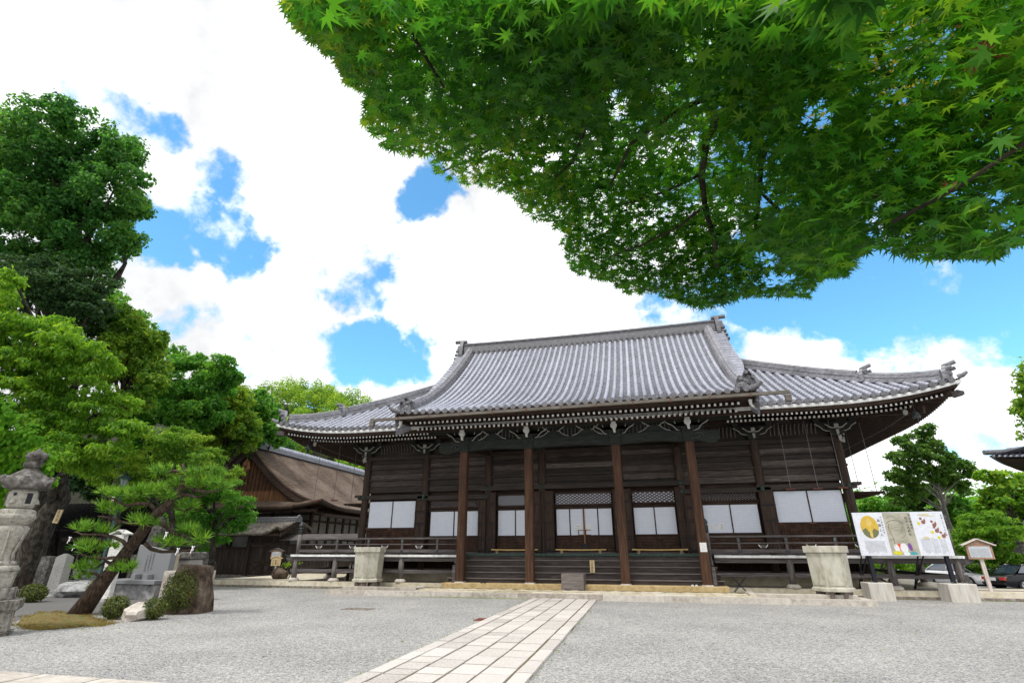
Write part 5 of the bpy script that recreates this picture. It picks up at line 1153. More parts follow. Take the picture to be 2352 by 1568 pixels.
def yellow_sign():
    x, y = -19.1, 2.95; t = thing('wooden_sign', (x,y,.345), 'bright yellow wooden sign on a white stake beside a rock at the left verandah corner', 'sign')
    m = MB(); m.prism([(-.33,1.07),(.33,1.07),(.34,1.50),(0,1.60),(-.34,1.50)], (x,y-.02,0), (1,0,0), (0,0,1), (0,1,0), .04); b = m.build('board', M['new_wood'], t)
    m = MB(); m.beam((x,y-.0,1.62),(x+.44,y,1.49),.1,.03); m.beam((x,y,1.62),(x-.44,y,1.49),.1,.03); m.build('roof', M['new_wood'], t)
    m = MB(); m.box((x-.035,y+.02,.3),(x+.035,y+.06,1.3)); m.build('stake', M['white_wood'], t)
    m = MB()
    for j in range(3): m.box((x-.05,y-.026,1.16+j*.09),(x+.03,y-.023,1.22+j*.09))
    for i in (-.26,-.2,-.14,.12,.2): 
        for j in range(4): m.box((x+i,y-.026,1.14+j*.08),(x+i+.018,y-.023,1.18+j*.08))
    m.build('writing', M['ink'], b)
    rock('rock', M['brown_rock'], (-18.55,2.75,.345), (.95,.8,.72), 'brown mossy boulder beside the yellow wooden sign', seed=3)
    t = thing('leafy_plant', (-18.35,3.2,.345), 'thin-stemmed plant with yellow-tipped leaves behind the boulder by the verandah corner', 'plant')
    P = []; m = MB()
    for i in range(7):
        a = random.uniform(-.6,.9); q = Vector((-18.35+a,3.2+random.uniform(-.3,.3),.345+random.uniform(.75,1.2))); m.tube([(-18.35+a*.2,3.2,.345),(-18.35+a*.6,3.2,.345+(q.z-.345)*.5),q], .012, 5)
        P += [np.array(q)+rng.normal(size=3)*.07 for _ in range(16)]
    m.build('stem', M['pine_bark'], t); P = np.array(P); scatter('foliage', P, unit(len(P))+[0,0,.6], np.full(len(P),.12), RHOMB, L_['warm'], t)
yellow_sign()

# ------------------------------------------------------------------ buildings on the left
def side_hall():
    t = thing('side_hall', (-32.5,15,0), 'old brown bark-roofed hall with a dark gable behind the left end of the great hall', 'hall')
    RX, RZ, Y0, Y1, EX_ = -32.5, 11.2, 14.2, 52.0, 9.7
    prof = lambda d: RZ - 5.75*(d/9.7) - 1.15*math.sin(math.pi*min(1, d/9.7))*(.9)      # concave slope
    FY = 12.4
    def flare(d): return .55*max(0, 1-d/4.5)**2
    m = MB(); m2 = MB(); n = 16; D = np.linspace(0, EX_, n)
    for s in (-1, 1):
        A = [[(RX+s*d, y, prof(d) + (flare(y-FY) if d > 7.5 else 0)*((d-7.5)/2.2 if d > 7.5 else 0)) for d in D] for y in [Y0, Y0+.8, Y0+2, Y0+4, 20, 26, 34, 44, Y1]]
        m.grid(A)
        # the skirt corner running forward
        A = [[(RX+s*d, y, (lambda q: q)(prof(6.9)+(prof(EX_)-prof(6.9))*((d-6.9)/(EX_-6.9)) + flare(max(0,(y-FY)))*((d-6.9)/(EX_-6.9))) if (d-6.9)/(EX_-6.9) >= 1-(y-FY)/(Y0+.9-FY) else
               5.45+ (prof(6.9)-5.45)*((y-FY)/(Y0+.9-FY)) + flare(EX_-d)*(1-(y-FY)/(Y0+.9-FY))) for d in np.linspace(6.9, EX_, 8)] for y in np.linspace(FY, Y0+.9, 8)]
        m.grid(A)
    A = [[(RX+x, y, 5.45+(prof(6.9)-5.45)*((y-FY)/(Y0+.9-FY)) - .12*math.sin(math.pi*(y-FY)/(Y0+.9-FY))) for x in np.linspace(-6.9, 6.9, 9)] for y in np.linspace(FY, Y0+.9, 7)]
    m.grid(A)
    rf = m.build('roof', [M['bark_roof'], M['dark_wood']], t, True)
    sol = rf.modifiers.new('thick', 'SOLIDIFY'); sol.thickness = .32; sol.offset = -1; sol.material_offset = 1; sol.material_offset_rim = 1
    m = MB()                                         # eave edge and rafters
    for y0, y1 in ((FY+.3, Y1),):
        for s in (-1, 1): m.box((min(RX+s*9.3,RX+s*9.6),FY+.8,4.62),(max(RX+s*9.3,RX+s*9.6),y1,4.86))
    m.box((RX-9.0,FY+.35,5.0),(RX+9.0,FY+.6,5.2)); m.build('eave_board', M['dark_wood'], t)
    m = MB()
    for i in range(60): y = FY+1+i*.62; m.beam((RX+9.5,y,4.78),(RX+7,y,5.6),.1,.12)
    for i in range(44): x = RX-9+i*.41; m.beam((x,FY+.4,5.1),(x,FY+2.6,5.7),.1,.12)
    tag(m.build('rafter', M['dark_wood'], t), kind='stuff')
    m = MB(); A = [[(RX+x, Y0+.55, zz) for zz in (6.0, max(6.3, prof(abs(x))-.3))] for x in np.linspace(-6.8, 6.8, 26)]; m.grid(A); g = m.build('gable', M['gable_wood'], t)
    m = MB()
    for i in range(-13, 14):
        x = i*.42; zt = prof(abs(x))-.9
        if zt > 7.2: m.box((RX+x-.05,Y0+.48,7.05),(RX+x+.05,Y0+.54,zt))
    for j in range(12):
        z = 7.15+j*.14
        if z < 8.7: w = 5.2-j*.22; m.box((RX-w,Y0+.44,z),(RX+w,Y0+.475,z+.035))
    m.build('lattice', M['lattice_wood'], g)
    m = MB()
    for s in (-1, 1):
        for o, th, dz, y in ((0,.55,.30,Y0-.05),(0,.35,.78,Y0+.2)):
            A = [[(RX+s*d, y, prof(d)-dz+.02), (RX+s*d, y, prof(d)-dz-th+.1*(d/7))] for d in np.linspace(0, 6.9, 14)]; m.grid(A)
            A = [[(RX+s*d, y, prof(d)-dz-th+.1*(d/7)), (RX+s*d, y+.15, prof(d)-dz-th+.1*(d/7))] for d in np.linspace(0, 6.9, 14)]; m.grid(A)
    m.build('barge_board', M['dark_wood'], g)
    m = MB(); m.prism([(-.5,0),(-.25,-.12),(0,-.45),(.25,-.12),(.5,0),(.3,.6),(0,1.0),(-.3,.6)], (RX,Y0-.12,9.0), (1,0,0), (0,0,1), (0,1,0), .1); m.lathe((RX,Y0-.15,9.4), [(.02,-.2),(.16,-.1),(.16,.1),(.02,.2)], 8); m.build('pendant', M['gable_wood'], g)
    m = MB(); r = random.Random(1); y = Y0-.1                                   # tiled ridge, one rounded length after another
    m.box((RX-.35,Y0-.1,RZ-.12),(RX+.35,Y1,RZ+.28)); m.cur = 1
    while y < Y1: m.tube([(RX,y,RZ+.33),(RX,y+.46,RZ+.33)], [.33,.29], 12); m.tube([(RX,y+.46,RZ+.33),(RX,y+.5,RZ+.33)], [.35,.35], 12); y += .55
    rd = m.build('ridge', [M['tile_pan'], M['tile_rib']], rf)
    m = MB(); m.prism([(-.5,-.2),(-.6,.3),(-.3,.8),(0,1.0),(.3,.8),(.6,.3),(.5,-.2)], (RX,Y0-.35,RZ-.1), (1,0,0), (0,0,1), (0,1,0), .25); m.tube([(RX,Y0,RZ+.9),(RX,Y0-.7,RZ+1.0)], .13, 8); m.build('ridge_end_tile', M['tile_cap'], rf)
    # walls: dark posts, white plaster panels
    m = MB(); m.box((RX-7,15.2,0),(RX+7,Y1,5.3)); m.build('wall', M['shaded_plaster'], t)
    m = MB(); 
    for i in range(10): y = 15.2+i*2.6; m.box((RX+6.95,y-.13,0),(RX+7.12,y+.13,5.5)); m.box((RX+6.97,y+1.2,0),(RX+7.08,y+1.34,5.5)) 
    for i in range(8): x = RX-7+i*2.0; m.box((x-.13,15.08,0),(x+.13,15.22,6.2)); 
    for z in (1.0, 2.1, 3.2, 4.3, 4.9): m.box((RX+7.0,15.2,z),(RX+7.1,Y1,z+.14)); m.box((RX-7,15.1,z),(RX+7,15.2,z+.14))
    m.box((RX+7.02,15.4,1.1),(RX+7.06,19,2.1)); m.build('timber_frame', M['dark_wood'], t)
side_hall()

def gate_and_fences():
    Y = 10.6; t = thing('roofed_gate', (-25.9,Y,0), 'small roofed gate with dark double doors and mossy bark roof left of the great hall', 'gate')
    m = MB(); xs = np.linspace(-29.0,-23.6,8)
    def rz(x, d): arch = .55*max(0, 1-abs(x+23.9)/1.5)**2 if x > -25.4 else 0; return 4.15 - .95*(d/1.9)**.85 + arch*(d/1.9)
    for s in (-1, 1): m.grid([[(x, Y+s*d, rz(x, d)) for d in np.linspace(0, 1.9, 7)] for x in np.linspace(-29.2,-23.5,14)])
    rf = m.build('roof', M['old_bark_roof'], t, True); so_ = rf.modifiers.new('thick','SOLIDIFY'); so_.thickness = .2; so_.offset = -1
    m = MB(); m.box((-28.9,Y-.16,4.05),(-23.6,Y+.16,4.3)); m.cur = 1; m.tube([(-29,Y,4.36),(-23.5,Y,4.36)], .11, 8)
    for i in range(18): m.tube([(-28.9+i*.3,Y-.2,4.16),(-28.9+i*.3,Y+.2,4.16)], .07, 7)
    m.prism([(-.3,0),(-.35,.3),(0,.55),(.35,.3),(.3,0)], (-23.5,Y,4.05), (0,1,0), (0,0,1), (1,0,0), .15); m.build('ridge', [M['tile_ridge'], M['tile_cap']], rf)
    m = MB(); m.box((-28.9,Y-1.75,2.98),(-23.8,Y-1.6,3.12)); 
    for i in range(22): x = -28.8+i*.23; m.beam((x,Y-1.8,3.1),(x,Y-.1,3.75),.07,.07)
    m.prism([(-1.8,2.9),(-1.2,3.2),(-.6,3.6),(0,3.75),(.6,3.6),(1.2,3.2),(1.8,2.9),(1.8,3.15),(1.1,3.6),(.5,3.95),(0,4.05),(-.5,3.95),(-1.1,3.6),(-1.8,3.15)], (-23.62,Y,0), (0,1,0), (0,0,1), (1,0,0), .12)
    m.build('eave', M['dark_wood'], t)
    for x in (-27.55,-24.55):
        m = MB(); m.box((x-.14,Y-.14,.1),(x+.14,Y+.14,3.3)); p = m.build('gate_post', M['fence_wood'], t); m = MB(); m.box((x-.2,Y-.2,.0),(x+.2,Y+.2,.14)); m.build('stone_foot', M['granite_grey'], p)
    m = MB(); m.box((-27.6,Y-.12,2.3),(-24.4,Y+.12,2.55)); m.box((-27.4,Y+.06,2.55),(-24.6,Y+.1,3.3)); m.build('gate_beam', M['fence_wood'], t)
    for a, b, nm in ((-27.4,-26.08,0),(-26.04,-24.7,1)):
        m = MB(); m.box((a,Y-.03,.22),(b,Y+.03,2.28)); d = m.build('door', M['fence_wood'], t); m = MB()
        for x in (a, b-.1): m.box((x,Y-.07,.2),(x+.1,Y-.031,2.28))
        for z in (.2,1.05,2.18): m.box((a+.1,Y-.07,z),(b-.1,Y-.031,z+.1))
        m.beam((a+.1,Y-.05,.3),(b-.1,Y-.05,1.05),.03,.07,(0,1,0)); m.beam((a+.1,Y-.052,1.05),(b-.1,Y-.052,.3),.03,.07,(0,1,0)); m.build('door_frame', M['dark_wood'], d)
    for x0, x1, lb, z1, cat in ((-39,-27.75,'dark wooden board fence running left from the roofed gate behind the boulder',2.05,'fence'),(-24.3,-12,'dark wooden board fence running from the roofed gate behind the verandah',2.35,'fence')):
        t2 = thing('board_fence', ((x0+x1)/2,Y,0), lb, cat); m = MB(); x = x0; r = random.Random(5)
        while x < x1-.05: w = min(r.uniform(.16,.26), x1-x); m.box((x+.004,Y-.02-r.uniform(0,.012),.28),(x+w-.004,Y+.02,z1)); x += w
        m.build('boards', M['fence_wood'], t2); m = MB(); m.box((x0,Y-.14,z1),(x1,Y+.14,z1+.07)); m.box((x0,Y-.04,.2),(x1,Y+.06,.3)); m.build('rail', M['dark_wood'], t2)
        m = MB(); m.box((x0,Y-.2,-.1),(x1,Y+.2,.2)); m.build('stone_foot', M['low_kerb_stone'], t2)
        if x0 > -30:
            m = MB(); m.add([(x0,Y-.9,2.72),(x1,Y-.9,2.72),(x1,Y+.1,3.15),(x0,Y+.1,3.15),(x0,Y-.9,2.66),(x1,Y-.9,2.66),(x1,Y+.1,3.09),(x0,Y+.1,3.09)], [(0,1,2,3),(7,6,5,4),(0,4,5,1),(1,5,6,2),(2,6,7,3),(3,7,4,0)]); m.build('fence_roof', M['grey_wood'], t2)
            for x in (-22.6,-20.2,-17.8,-15.4):
                m = MB(); m.box((x-.06,Y-.08,2.35),(x+.06,Y+.04,3.05)); m.tube([(x,Y-.06,2.42),(x+.25,Y-.4,2.55),(x+.4,Y-.8,2.72)], .045, 6); m.build('strut', M['grey_wood'], t2)
    # dim shelter behind the garden
    t = thing('garden_shelter', (-41,7,0), 'dark tile-roofed timber shelter in deep shade behind the garden stones', 'shelter')
    m = MB(); m.grid([[(-52,3.6,3.35),(-33.5,3.6,3.35)],[(-52,5.3,4.1),(-33.5,5.3,4.1)],[(-52,8,5.6),(-34.0,8,5.6)],[(-52,12,3.4),(-33.5,12,3.4)]]); 
    for i in range(45): x = -52+.42*i; m.tube([(x,3.55,3.38),(x,5.3,4.14),(x,8,5.62)], .07, 6)
    o = m.build('roof', M['shaded_tile'], t); q = o.modifiers.new('thick','SOLIDIFY'); q.thickness = .1; q.offset = -1
    m = MB(); m.box((-51,6.5,0),(-35.5,11,3.9)); m.build('wall', M['shaded_wood'], t)
    m = MB()
    for x in (-46,-43,-40,-37,-34.5): m.box((x-.1,4.4,0),(x+.1,4.6,3.5))
    m.box((-51,4.45,2.6),(-34.4,4.55,2.85)); m.build('post', M['fence_wood'], t)
    m = MB(); m.box((-50,4.3,.35),(-35,4.9,.5)); m.box((-50,4.3,.85),(-35,4.36,1.0)); m.build('bench', M['fence_wood'], t)
gate_and_fences()

# ------------------------------------------------------------------ garden on the left
def lantern():
    x, y = -12.58, -16.4; t = thing('stone_lantern', (x,y,0), 'tall mossy six-sided stone lantern at the left edge of the court', 'stone lantern')
    r0 = R(20); S = M['lantern_stone']; O = M['old_stone']; W_ = M['worn_stone']; c0 = Vector((x,y,0))
    def part(nm, prof, mat, n=6, rot=r0, bev=.02, par=t):
        m = MB(); m.lathe((x,y,0), prof, n, rot); return m.build(nm, mat, par, False, bev)
    part('plinth', [(.76,-.05),(.74,.07)], W_); part('foot', [(.62,.07),(.58,.52)], S); part('slab', [(.70,.52),(.79,.58),(.79,.79)], W_)
    part('base', [(.56,.79),(.55,1.06)], W_); part('base', [(.40,1.06),(.43,1.38),(.45,1.43)], S)
    m = MB(); m.lathe((x,y,0), [(.40,1.43),(.43,1.48),(.36,1.58)], 12, r0); m.build('base_collar', S, t, True)
    for i in range(6):                              # ribs on the corners of the foot
        a = r0+i*math.pi/3; d = Vector((math.cos(a),math.sin(a),0)); m = MB(); m.beam(c0+d*.63+Vector((0,0,.07)), c0+d*.59+Vector((0,0,.52)), .07, .05, d); m.build('corner_rib', S, t)
    m = MB(); m.lathe((x,y,0), [(.30,1.55),(.26,1.64),(.19,1.74),(.18,1.86),(.21,2.02),(.27,2.2),(.335,2.38),(.345,2.48),(.27,2.55)], 24, r0); sh = m.build('pedestal', S, t, True)
    m = MB()
    for i in range(6):
        a = r0+i*math.pi/3; d = Vector((math.cos(a),math.sin(a),0))
        m.tube([c0+d*.35+Vector((0,0,2.42)), c0+d*.28+Vector((0,0,2.15)), c0+d*.21+Vector((0,0,1.86)), c0+d*.25+Vector((0,0,1.68))], [.015,.022,.026,.035], 6)
        tt = Vector((-d.y,d.x,0)); m.tube([c0+d*.28-tt*.06+Vector((0,0,1.63)), c0+d*.28+tt*.06+Vector((0,0,1.63))], .055, 10)
    m.build('scroll_foot', S, sh, True)
    part('platform', [(.30,2.55),(.40,2.68),(.44,2.72),(.44,2.79),(.41,2.81),(.40,2.92),(.30,2.95)], S)
    m = MB(); z = (2.95,3.0,3.2,3.38,3.46); rr = (.26,.315,.345,.325,.27); m.lathe((x,y,0), list(zip(rr,z)), 6, r0); fb = m.build('fire_box', S, t, False, .04)
    for i in range(6):
        a = r0+math.pi/6+i*math.pi/3; d = Vector((math.cos(a),math.sin(a),0)); tt = Vector((-d.y,d.x,0)); c = c0+d*(.345*math.cos(math.pi/6)-.05)
        m = MB(); k = MB()
        if i % 2:
            k.prism([(-.06,3.08),(.06,3.08),(.06,3.34),(-.06,3.34)], c+d*.058, tt, (0,0,1), d, .006)
            for p_ in ([(-.10,3.03),(.10,3.03),(.10,3.07),(-.10,3.07)],[(-.10,3.35),(.10,3.35),(.10,3.38),(-.10,3.38)],[(-.10,3.07),(-.065,3.07),(-.065,3.35),(-.10,3.35)],[(.065,3.07),(.10,3.07),(.10,3.35),(.065,3.35)]): m.prism(p_, c+d*.04, tt, (0,0,1), d, .022)
        else:
            k.prism([(.04*math.cos(q),3.31+.04*math.sin(q)) for q in np.linspace(0,2*math.pi,14,endpoint=False)], c+d*.055, tt, (0,0,1), d, .008); m.lathe(c+d*.045+Vector((0,0,3.13)), [(.02,-.06),(.08,-.04),(.06,.03),(.02,.08)], 8)
        m.build('carving', S, fb); k.build('window_opening', M['black_metal'], fb)
    m = MB(); z0 = 3.46; N_ = 36; V = []; F_ = []                               # the hat with upturned corners
    rings = [(.20,.0),(.34,-.02),(.50,.0),(.58,.05),(.60,.11),(.58,.17),(.46,.27),(.34,.40),(.22,.50),(.18,.54)]
    for r_, dz in rings:
        for j in range(N_):
            a = r0+2*math.pi*j/N_; u = abs(((j % 6)/6)-.5)*2; hexr = math.cos(math.pi/6)/math.cos(((j % 6)/6-.5)*math.pi/3); k = min(1, max(0, (r_-.2)/.4))
            q = r_*(hexr*k+(1-k)*.95); V.append((x+q*math.cos(a), y+q*math.sin(a), z0+dz+.13*k*k*u**4))
    for i in range(len(rings)-1):
        for j in range(N_): F_.append((i*N_+j, i*N_+(j+1)%N_, (i+1)*N_+(j+1)%N_, (i+1)*N_+j))
    F_.append(tuple(range(N_-1,-1,-1))); F_.append(tuple((len(rings)-1)*N_+j for j in range(N_))); m.add(V, F_); hat = m.build('hat', O, t, True)
    for i in range(6): m = MB(); a = r0+i*math.pi/3; d = Vector((math.cos(a),math.sin(a),0)); m.tube([Vector((x,y,z0+.15))+d*.42, Vector((x,y,z0+.18))+d*.54, Vector((x,y,z0+.27))+d*.60, Vector((x,y,z0+.30))+d*.53], [.05,.075,.065,.035], 8); m.build('scroll', O, hat, True)
    m = MB(); m.lathe((x,y,3.98), [(.17,0),(.19,.03),(.225,.05),(.235,.12),(.22,.19),(.17,.22),(.17,.25),(.235,.27),(.25,.35),(.23,.43),(.14,.47),(.07,.50),(.035,.54),(.004,.59)], 18); m.build('finial', O, t, True)
lantern()

def uv1(x, y): return (.37754*x, 976.2+.37754*y)
def stones():
    # grey inscribed slab on its base
    y = -6.5; t = thing('stone_monument', (-19.3,y,0), 'smooth grey granite monument slab with carved lettering on a wide stepped base', 'monument')
    p = lambda a, b: PY(*uv1(a, b), y)
    tl, tr, bl, br = p(850,728), p(1022,772), p(795,935), p(1000,940)
    m = MB(); zb = bl[2]; m.prism([(bl[0],zb),(br[0]+.04,zb),(br[0]+.06,tr[2]),(tl[0]+.02,tl[2]+.02)], (0,y,0), (1,0,0), (0,0,1), (0,1,0), .32); sl_ = m.build('slab', M['granite_grey'], t, bevel=.015)
    m = MB(); r = random.Random(12)
    for i in range(3):
        xx = bl[0]+.95-.17*i; text(m, ('天台真盛宗総本山西教寺')[:9-i], (xx, y, tl[2]-.24-.14*i), (1,0,0), (0,0,1), .095, .003, True, 1.05)
    m.build('lettering', M['ink'], sl_)
    for q in (.32, 1.0): m = MB(); m.box((bl[0]+q,y-.32,zb-.02),(bl[0]+q+.25,y-.02,zb+.22)); m.build('flower_stand', M['granite_grey'], t, bevel=.01)
    x0 = p(690,940)[0]; x1 = p(1020,940)[0]+.1; m = MB(); m.box((x0,y-.75,zb-.16),(x1,y+.7,zb)); m.build('plinth', M['granite_grey'], t, bevel=.015)
    m = MB(); m.box((x0+.1,y-.6,-.05),(x1-.05,y+.7,zb-.16)); m.build('rough_base', M['grey_rock'], t, bevel=.05)
    def block(nm, a, b, c, d, y, mat, label, th=.5, taper=1.0, cap_=None, group=None, cat='stone', z0=-.05, wf=.62):
        A = PY(*uv1(a, b), y); B = PY(*uv1(c, d), y); m = MB(); B[0] = A[0]+(B[0]-A[0])*wf; w = abs(B[0]-A[0]); zt = max(A[2], .3)
        if taper == 1.0: m.box((A[0],y,z0),(B[0],y+th,zt))
        else: m.cbox(((A[0]+B[0])/2,y+th/2,(z0+zt)/2),(w,th,zt-z0),0,None,taper)
        if cap_: m.cbox(((A[0]+B[0])/2,y+th/2,zt+cap_/2),(w*taper,th*taper,cap_),0,None,.25)
        return single(m, nm, mat, ((A[0]+B[0])/2,y+th/2,0), label, cat, group, bevel=.03)
    block('stone_post', 243,800,320,900,-5, M['old_stone'], 'rough square stone post, the left one of the pair before the shelter', .42, .9, .06, 'pair of stone posts', 'stone post')
    block('stone_post', 335,800,418,905,-5, M['granite'], 'paler rounded stone post, the right one of the pair before the shelter', .45, .92, .16, 'pair of stone posts', 'stone post')
    # tall tapered stone on a stepped base
    y2 = -2.5; c = PY(*uv1(955,690), y2); m = MB(); zt = PY(*uv1(960,565), y2)[2]; w = 1.5
    m.box((c[0]-.8,y2-.6,-.05),(c[0]+.8,y2+.6,c[2]-.8)); m.box((c[0]-.62,y2-.45,c[2]-.8),(c[0]+.62,y2+.45,c[2]-.4)); m.cbox((c[0],y2,(c[2]-.4+zt)/2),(.95,.6,zt-c[2]+.4),0,None,.5); m.cbox((c[0],y2,zt+.05),(.47,.3,.10),0,None,.4)
    single(m, 'memorial_stone', M['old_stone'], (c[0],y2,0), 'tall tapering pale memorial stone standing behind the grey slab', 'memorial', bevel=.05)
    # white stele with a small gabled cap
    y3 = -8.2; a = PY(*uv1(690,665), y3); b = PY(*uv1(650,930), y3); m = MB(); xx = b[0]; m.box((xx-.32,y3,.1),(xx+.32,y3+.22,a[2])); t = thing('white_stele', (xx,y3,0), 'white painted upright tablet with a little gabled cap, left of the grey slab', 'tablet')
    st = m.build('tablet', M['white_wood'], t, bevel=.02); m = MB(); 
    for s in (-1, 1): m.beam((xx,y3+.11,a[2]+.18),(xx+s*.46,y3+.11,a[2]+.02),.34,.06)
    m.build('cap', M['white_wood'], t); m = MB(); 
    for i in range(5): m.tube([(xx-.28+.021*j+.05*math.sin(i*2+j),y3-.015,.6+.22*i+.05*math.sin(j*1.3+i)) for j in range(0,26,3)], .012, 4)
    m.build('carving', M['granite_grey'], st); m = MB(); m.box((xx-.5,y3-.3,-.05),(xx+.5,y3+.5,.12)); m.build('base', M['granite'], t, bevel=.02)
    block('square_stone', 1010,785,1075,880,-4.2, M['plaster_beige'], 'pale square stone block just right of the grey slab', .35, .97, None, None, 'stone')
    # stone table
    y4 = -3; a = PY(*uv1(1078,770), y4); b = PY(*uv1(1215,790), y4); t = thing('stone_table', ((a[0]+b[0])/2,y4,0), 'rough stone table, a flat slab on a thick stone leg, right of the monument', 'stone table')
    m = MB(); m.cbox(((a[0]+b[0])/2,y4,a[2]-.17),(b[0]-a[0],1.4,.34),.1,None,.93); m.build('table_top', M['old_stone'], t, bevel=.06); m = MB(); m.cbox(((a[0]+b[0])/2-.05,y4,(a[2]-.34)/2),(1.5,1.0,a[2]-.34),0,None,.9); m.build('leg', M['granite'], t, bevel=.08)
    m = MB(); a = PY(*uv1(1000,885), -7.6); b = PY(*uv1(1205,885), -7.6); m.box((a[0],-7.6,-.05),(b[0],-6.6,a[2])); single(m, 'low_stone_wall', M['kerb_stone'], ((a[0]+b[0])/2,-7.1,0), 'low pale stone wall with a flat top behind the brown standing rock', 'stone wall', bevel=.02)
    # rocks
    g = lambda a, b, z=0: G(*uv1(a, b), z)
    import bmesh
    bm = bmesh.new(); bmesh.ops.create_icosphere(bm, subdivisions=4, radius=1.0); rr = np.random.default_rng(3)
    from mathutils import noise as mnoise
    for v in bm.verts:
        p = np.array(v.co); q = np.sign(p)*np.abs(p)**.55; q = q/ max(1e-6, np.max(np.abs(q)))*min(1.0, np.max(np.abs(q))*1.25)
        k = 1 + .14*mnoise.noise(Vector(p*1.7+3)) + .09*mnoise.noise(Vector(p*5)) + .04*mnoise.noise(Vector(p*11)); 
        z = q[2]*1.0*(1+.04*mnoise.noise(Vector((p[0]*3,p[1]*3,7)))) ; w = 1 - .2*max(0, z)
        v.co = Vector((q[0]*.54*k*w - .03*z, q[1]*.48*k*w, z*(1 if z < 0 else 1-.03*q[0])))
    me = bpy.data.meshes.new('standing_rock'); bm.to_mesh(me); bm.free(); me.materials.append(M['brown_rock']); o = bpy.data.objects.new('standing_rock', me); col.objects.link(o); o.location = (-11.66,-10.95,.47); o.rotation_euler = (0,0,R(18))
    tag(o, 'big flat-topped brown standing rock at the corner of the garden', 'rock')
    q = g(375,1050); rock('boulder', M['grey_rock'], (q[0]+.1,q[1]+.7,-.1), (2.2,1.4,.85), 'low spreading grey boulder under the pine branches', seed=8)
    q = g(450,990); rock('boulder', M['grey_rock'], (q[0]-.2,q[1]+.6,.0), (1.3,1.0,1.45), 'upright grey boulder behind the low spreading one', seed=9)
    q = g(755,1195); rock('boulder', M['kerb_stone'], (q[0],q[1]+.35,-.08), (.86,.6,.62), 'jagged pale boulder between the two small round shrubs', seed=14)
    q = g(265,985); rock('boulder', M['old_stone'], (q[0],q[1]+.3,-.1), (.8,.6,1.0), 'small dark pointed stone below the left stone post', seed=21)
    q = PY(470,1318,8.6); rock('boulder', M['old_stone'], (q[0],8.6,-.1), (1.5,1.2,1.55), 'round dark boulder in front of the board fence', seed=17)
    q = g(175,965); rock('boulder', M['brown_rock'], (q[0],q[1]+.5,-.1), (.7,.6,.6), 'small brownish stone at the foot of the big old tree', seed=23)
    # moss patch under the pine
    m = MB(); pts = [uv1(*p) for p in ((95,1215),(140,1165),(240,1140),(350,1135),(460,1140),(560,1160),(640,1190),(700,1205),(620,1222),(520,1222),(420,1232),(330,1240),(230,1245),(150,1238))]
    ring = [G(u, v, 0) for u, v in pts]; c = np.mean(ring, axis=0); V = [(c[0],c[1],.05)]; k = len(ring)
    for f, z in ((.45,.05),(.8,.03),(1.0,.004)): V += [(c[0]+(p[0]-c[0])*f, c[1]+(p[1]-c[1])*f, z+(random.uniform(-.015,.015) if f < 1 else 0)) for p in ring]
    F_ = [(0,1+i,1+(i+1)%k) for i in range(k)]
    for b_ in (0,1): F_ += [(1+b_*k+i,1+(b_+1)*k+i,1+(b_+1)*k+(i+1)%k,1+b_*k+(i+1)%k) for i in range(k)]
    m.add(V, F_); tag(m.build('moss_ground', M['moss_earth'], None, True), kind='structure')
    r = np.random.default_rng(31); pt = []
    rg_ = np.array([(p[0],p[1]) for p in ring])
    while len(pt) < 1500:
        a_, b_ = rg_[r.integers(k)], rg_[r.integers(k)]; q = a_+(b_-a_)*r.random()+r.normal(size=2)*.10; pt.append((q[0], q[1], .012))
    P = np.array(pt); o = scatter('moss_tufts', P, np.array([0,0,1])+r.normal(size=(len(P),3))*.3, r.uniform(.03,.085,len(P)), NEEDLE, L_['moss'], None); tag(o, 'olive and rust-coloured moss tufts under the pine', 'moss', kind='stuff')
    m = MB(); ring = [G(*uv1(*p), 0) for p in ((-60,1120),(130,1090),(300,1040),(420,1020),(560,990),(700,990),(860,1010),(1000,1040),(1030,1130),(900,1150),(700,1170),(560,1150),(450,1135),(240,1135),(100,1190),(-60,1230))]
    m.add([(p[0],p[1],.0035) for p in ring], [tuple(range(len(ring)))]); tag(m.build('shaded_garden_ground', M['shaded_ground'], None), kind='structure')  # flat sheet standing for the shaded part of the gravel
    # clipped azaleas
    def azalea(c, r, label, n=2600, mat='azalea', zs=.92, sz=.055):
        t = thing('round_shrub', (c[0],c[1],0), label, 'shrub', 'clipped shrubs in the garden'); m = MB()
        for i in range(7): a = i*.9; m.tube([(c[0],c[1],0),(c[0]+r*.3*math.cos(a),c[1]+r*.3*math.sin(a),r*.5),(c[0]+r*.75*math.cos(a),c[1]+r*.75*math.sin(a),r*.9)], .015, 5)
        m.build('stem', M['pine_bark'], t); d = unit(n); rr = rng.uniform(.72,1.03,n)*(1+.05*np.sin(d[:,0]*9)+.05*np.cos(d[:,1]*8+d[:,2]*7)); P = np.array([c[0],c[1],r*zs]) + d*rr[:,None]*np.array([r,r,r*zs]); P[:,2] = np.maximum(P[:,2], .02)
        scatter('foliage', P, d+rng.normal(size=(n,3))*.55+[0,0,.3], rng.uniform(.7,1.3,n)*sz, RHOMB, L_[mat], t)
    azalea((-12.48,-12.95), .36, 'small round clipped shrub left of the pale jagged boulder'); azalea((-11.2,-12.75), .33, 'smallest round clipped shrub right of the pale jagged boulder', 2000)
    azalea((-11.75,-11.3), .58, 'largest clipped shrub, tall and domed, against the brown standing rock', 6500, zs=1.18)
    q = g(510,1060); azalea((q[0],q[1]+.5), .45, 'loose olive shrub behind the pine trunk', 3000); q = g(190,1080); azalea((q[0]-.35,q[1]+.2), .48, 'sprawling brownish shrub beside the stone lantern', 2800, 'azalea', .7, .07)
    q = g(240,985); azalea((q[0]+.1,q[1]+.4), .55, 'yellow-green shrub before the stone posts', 3600, 'warm', 1.1, .07)
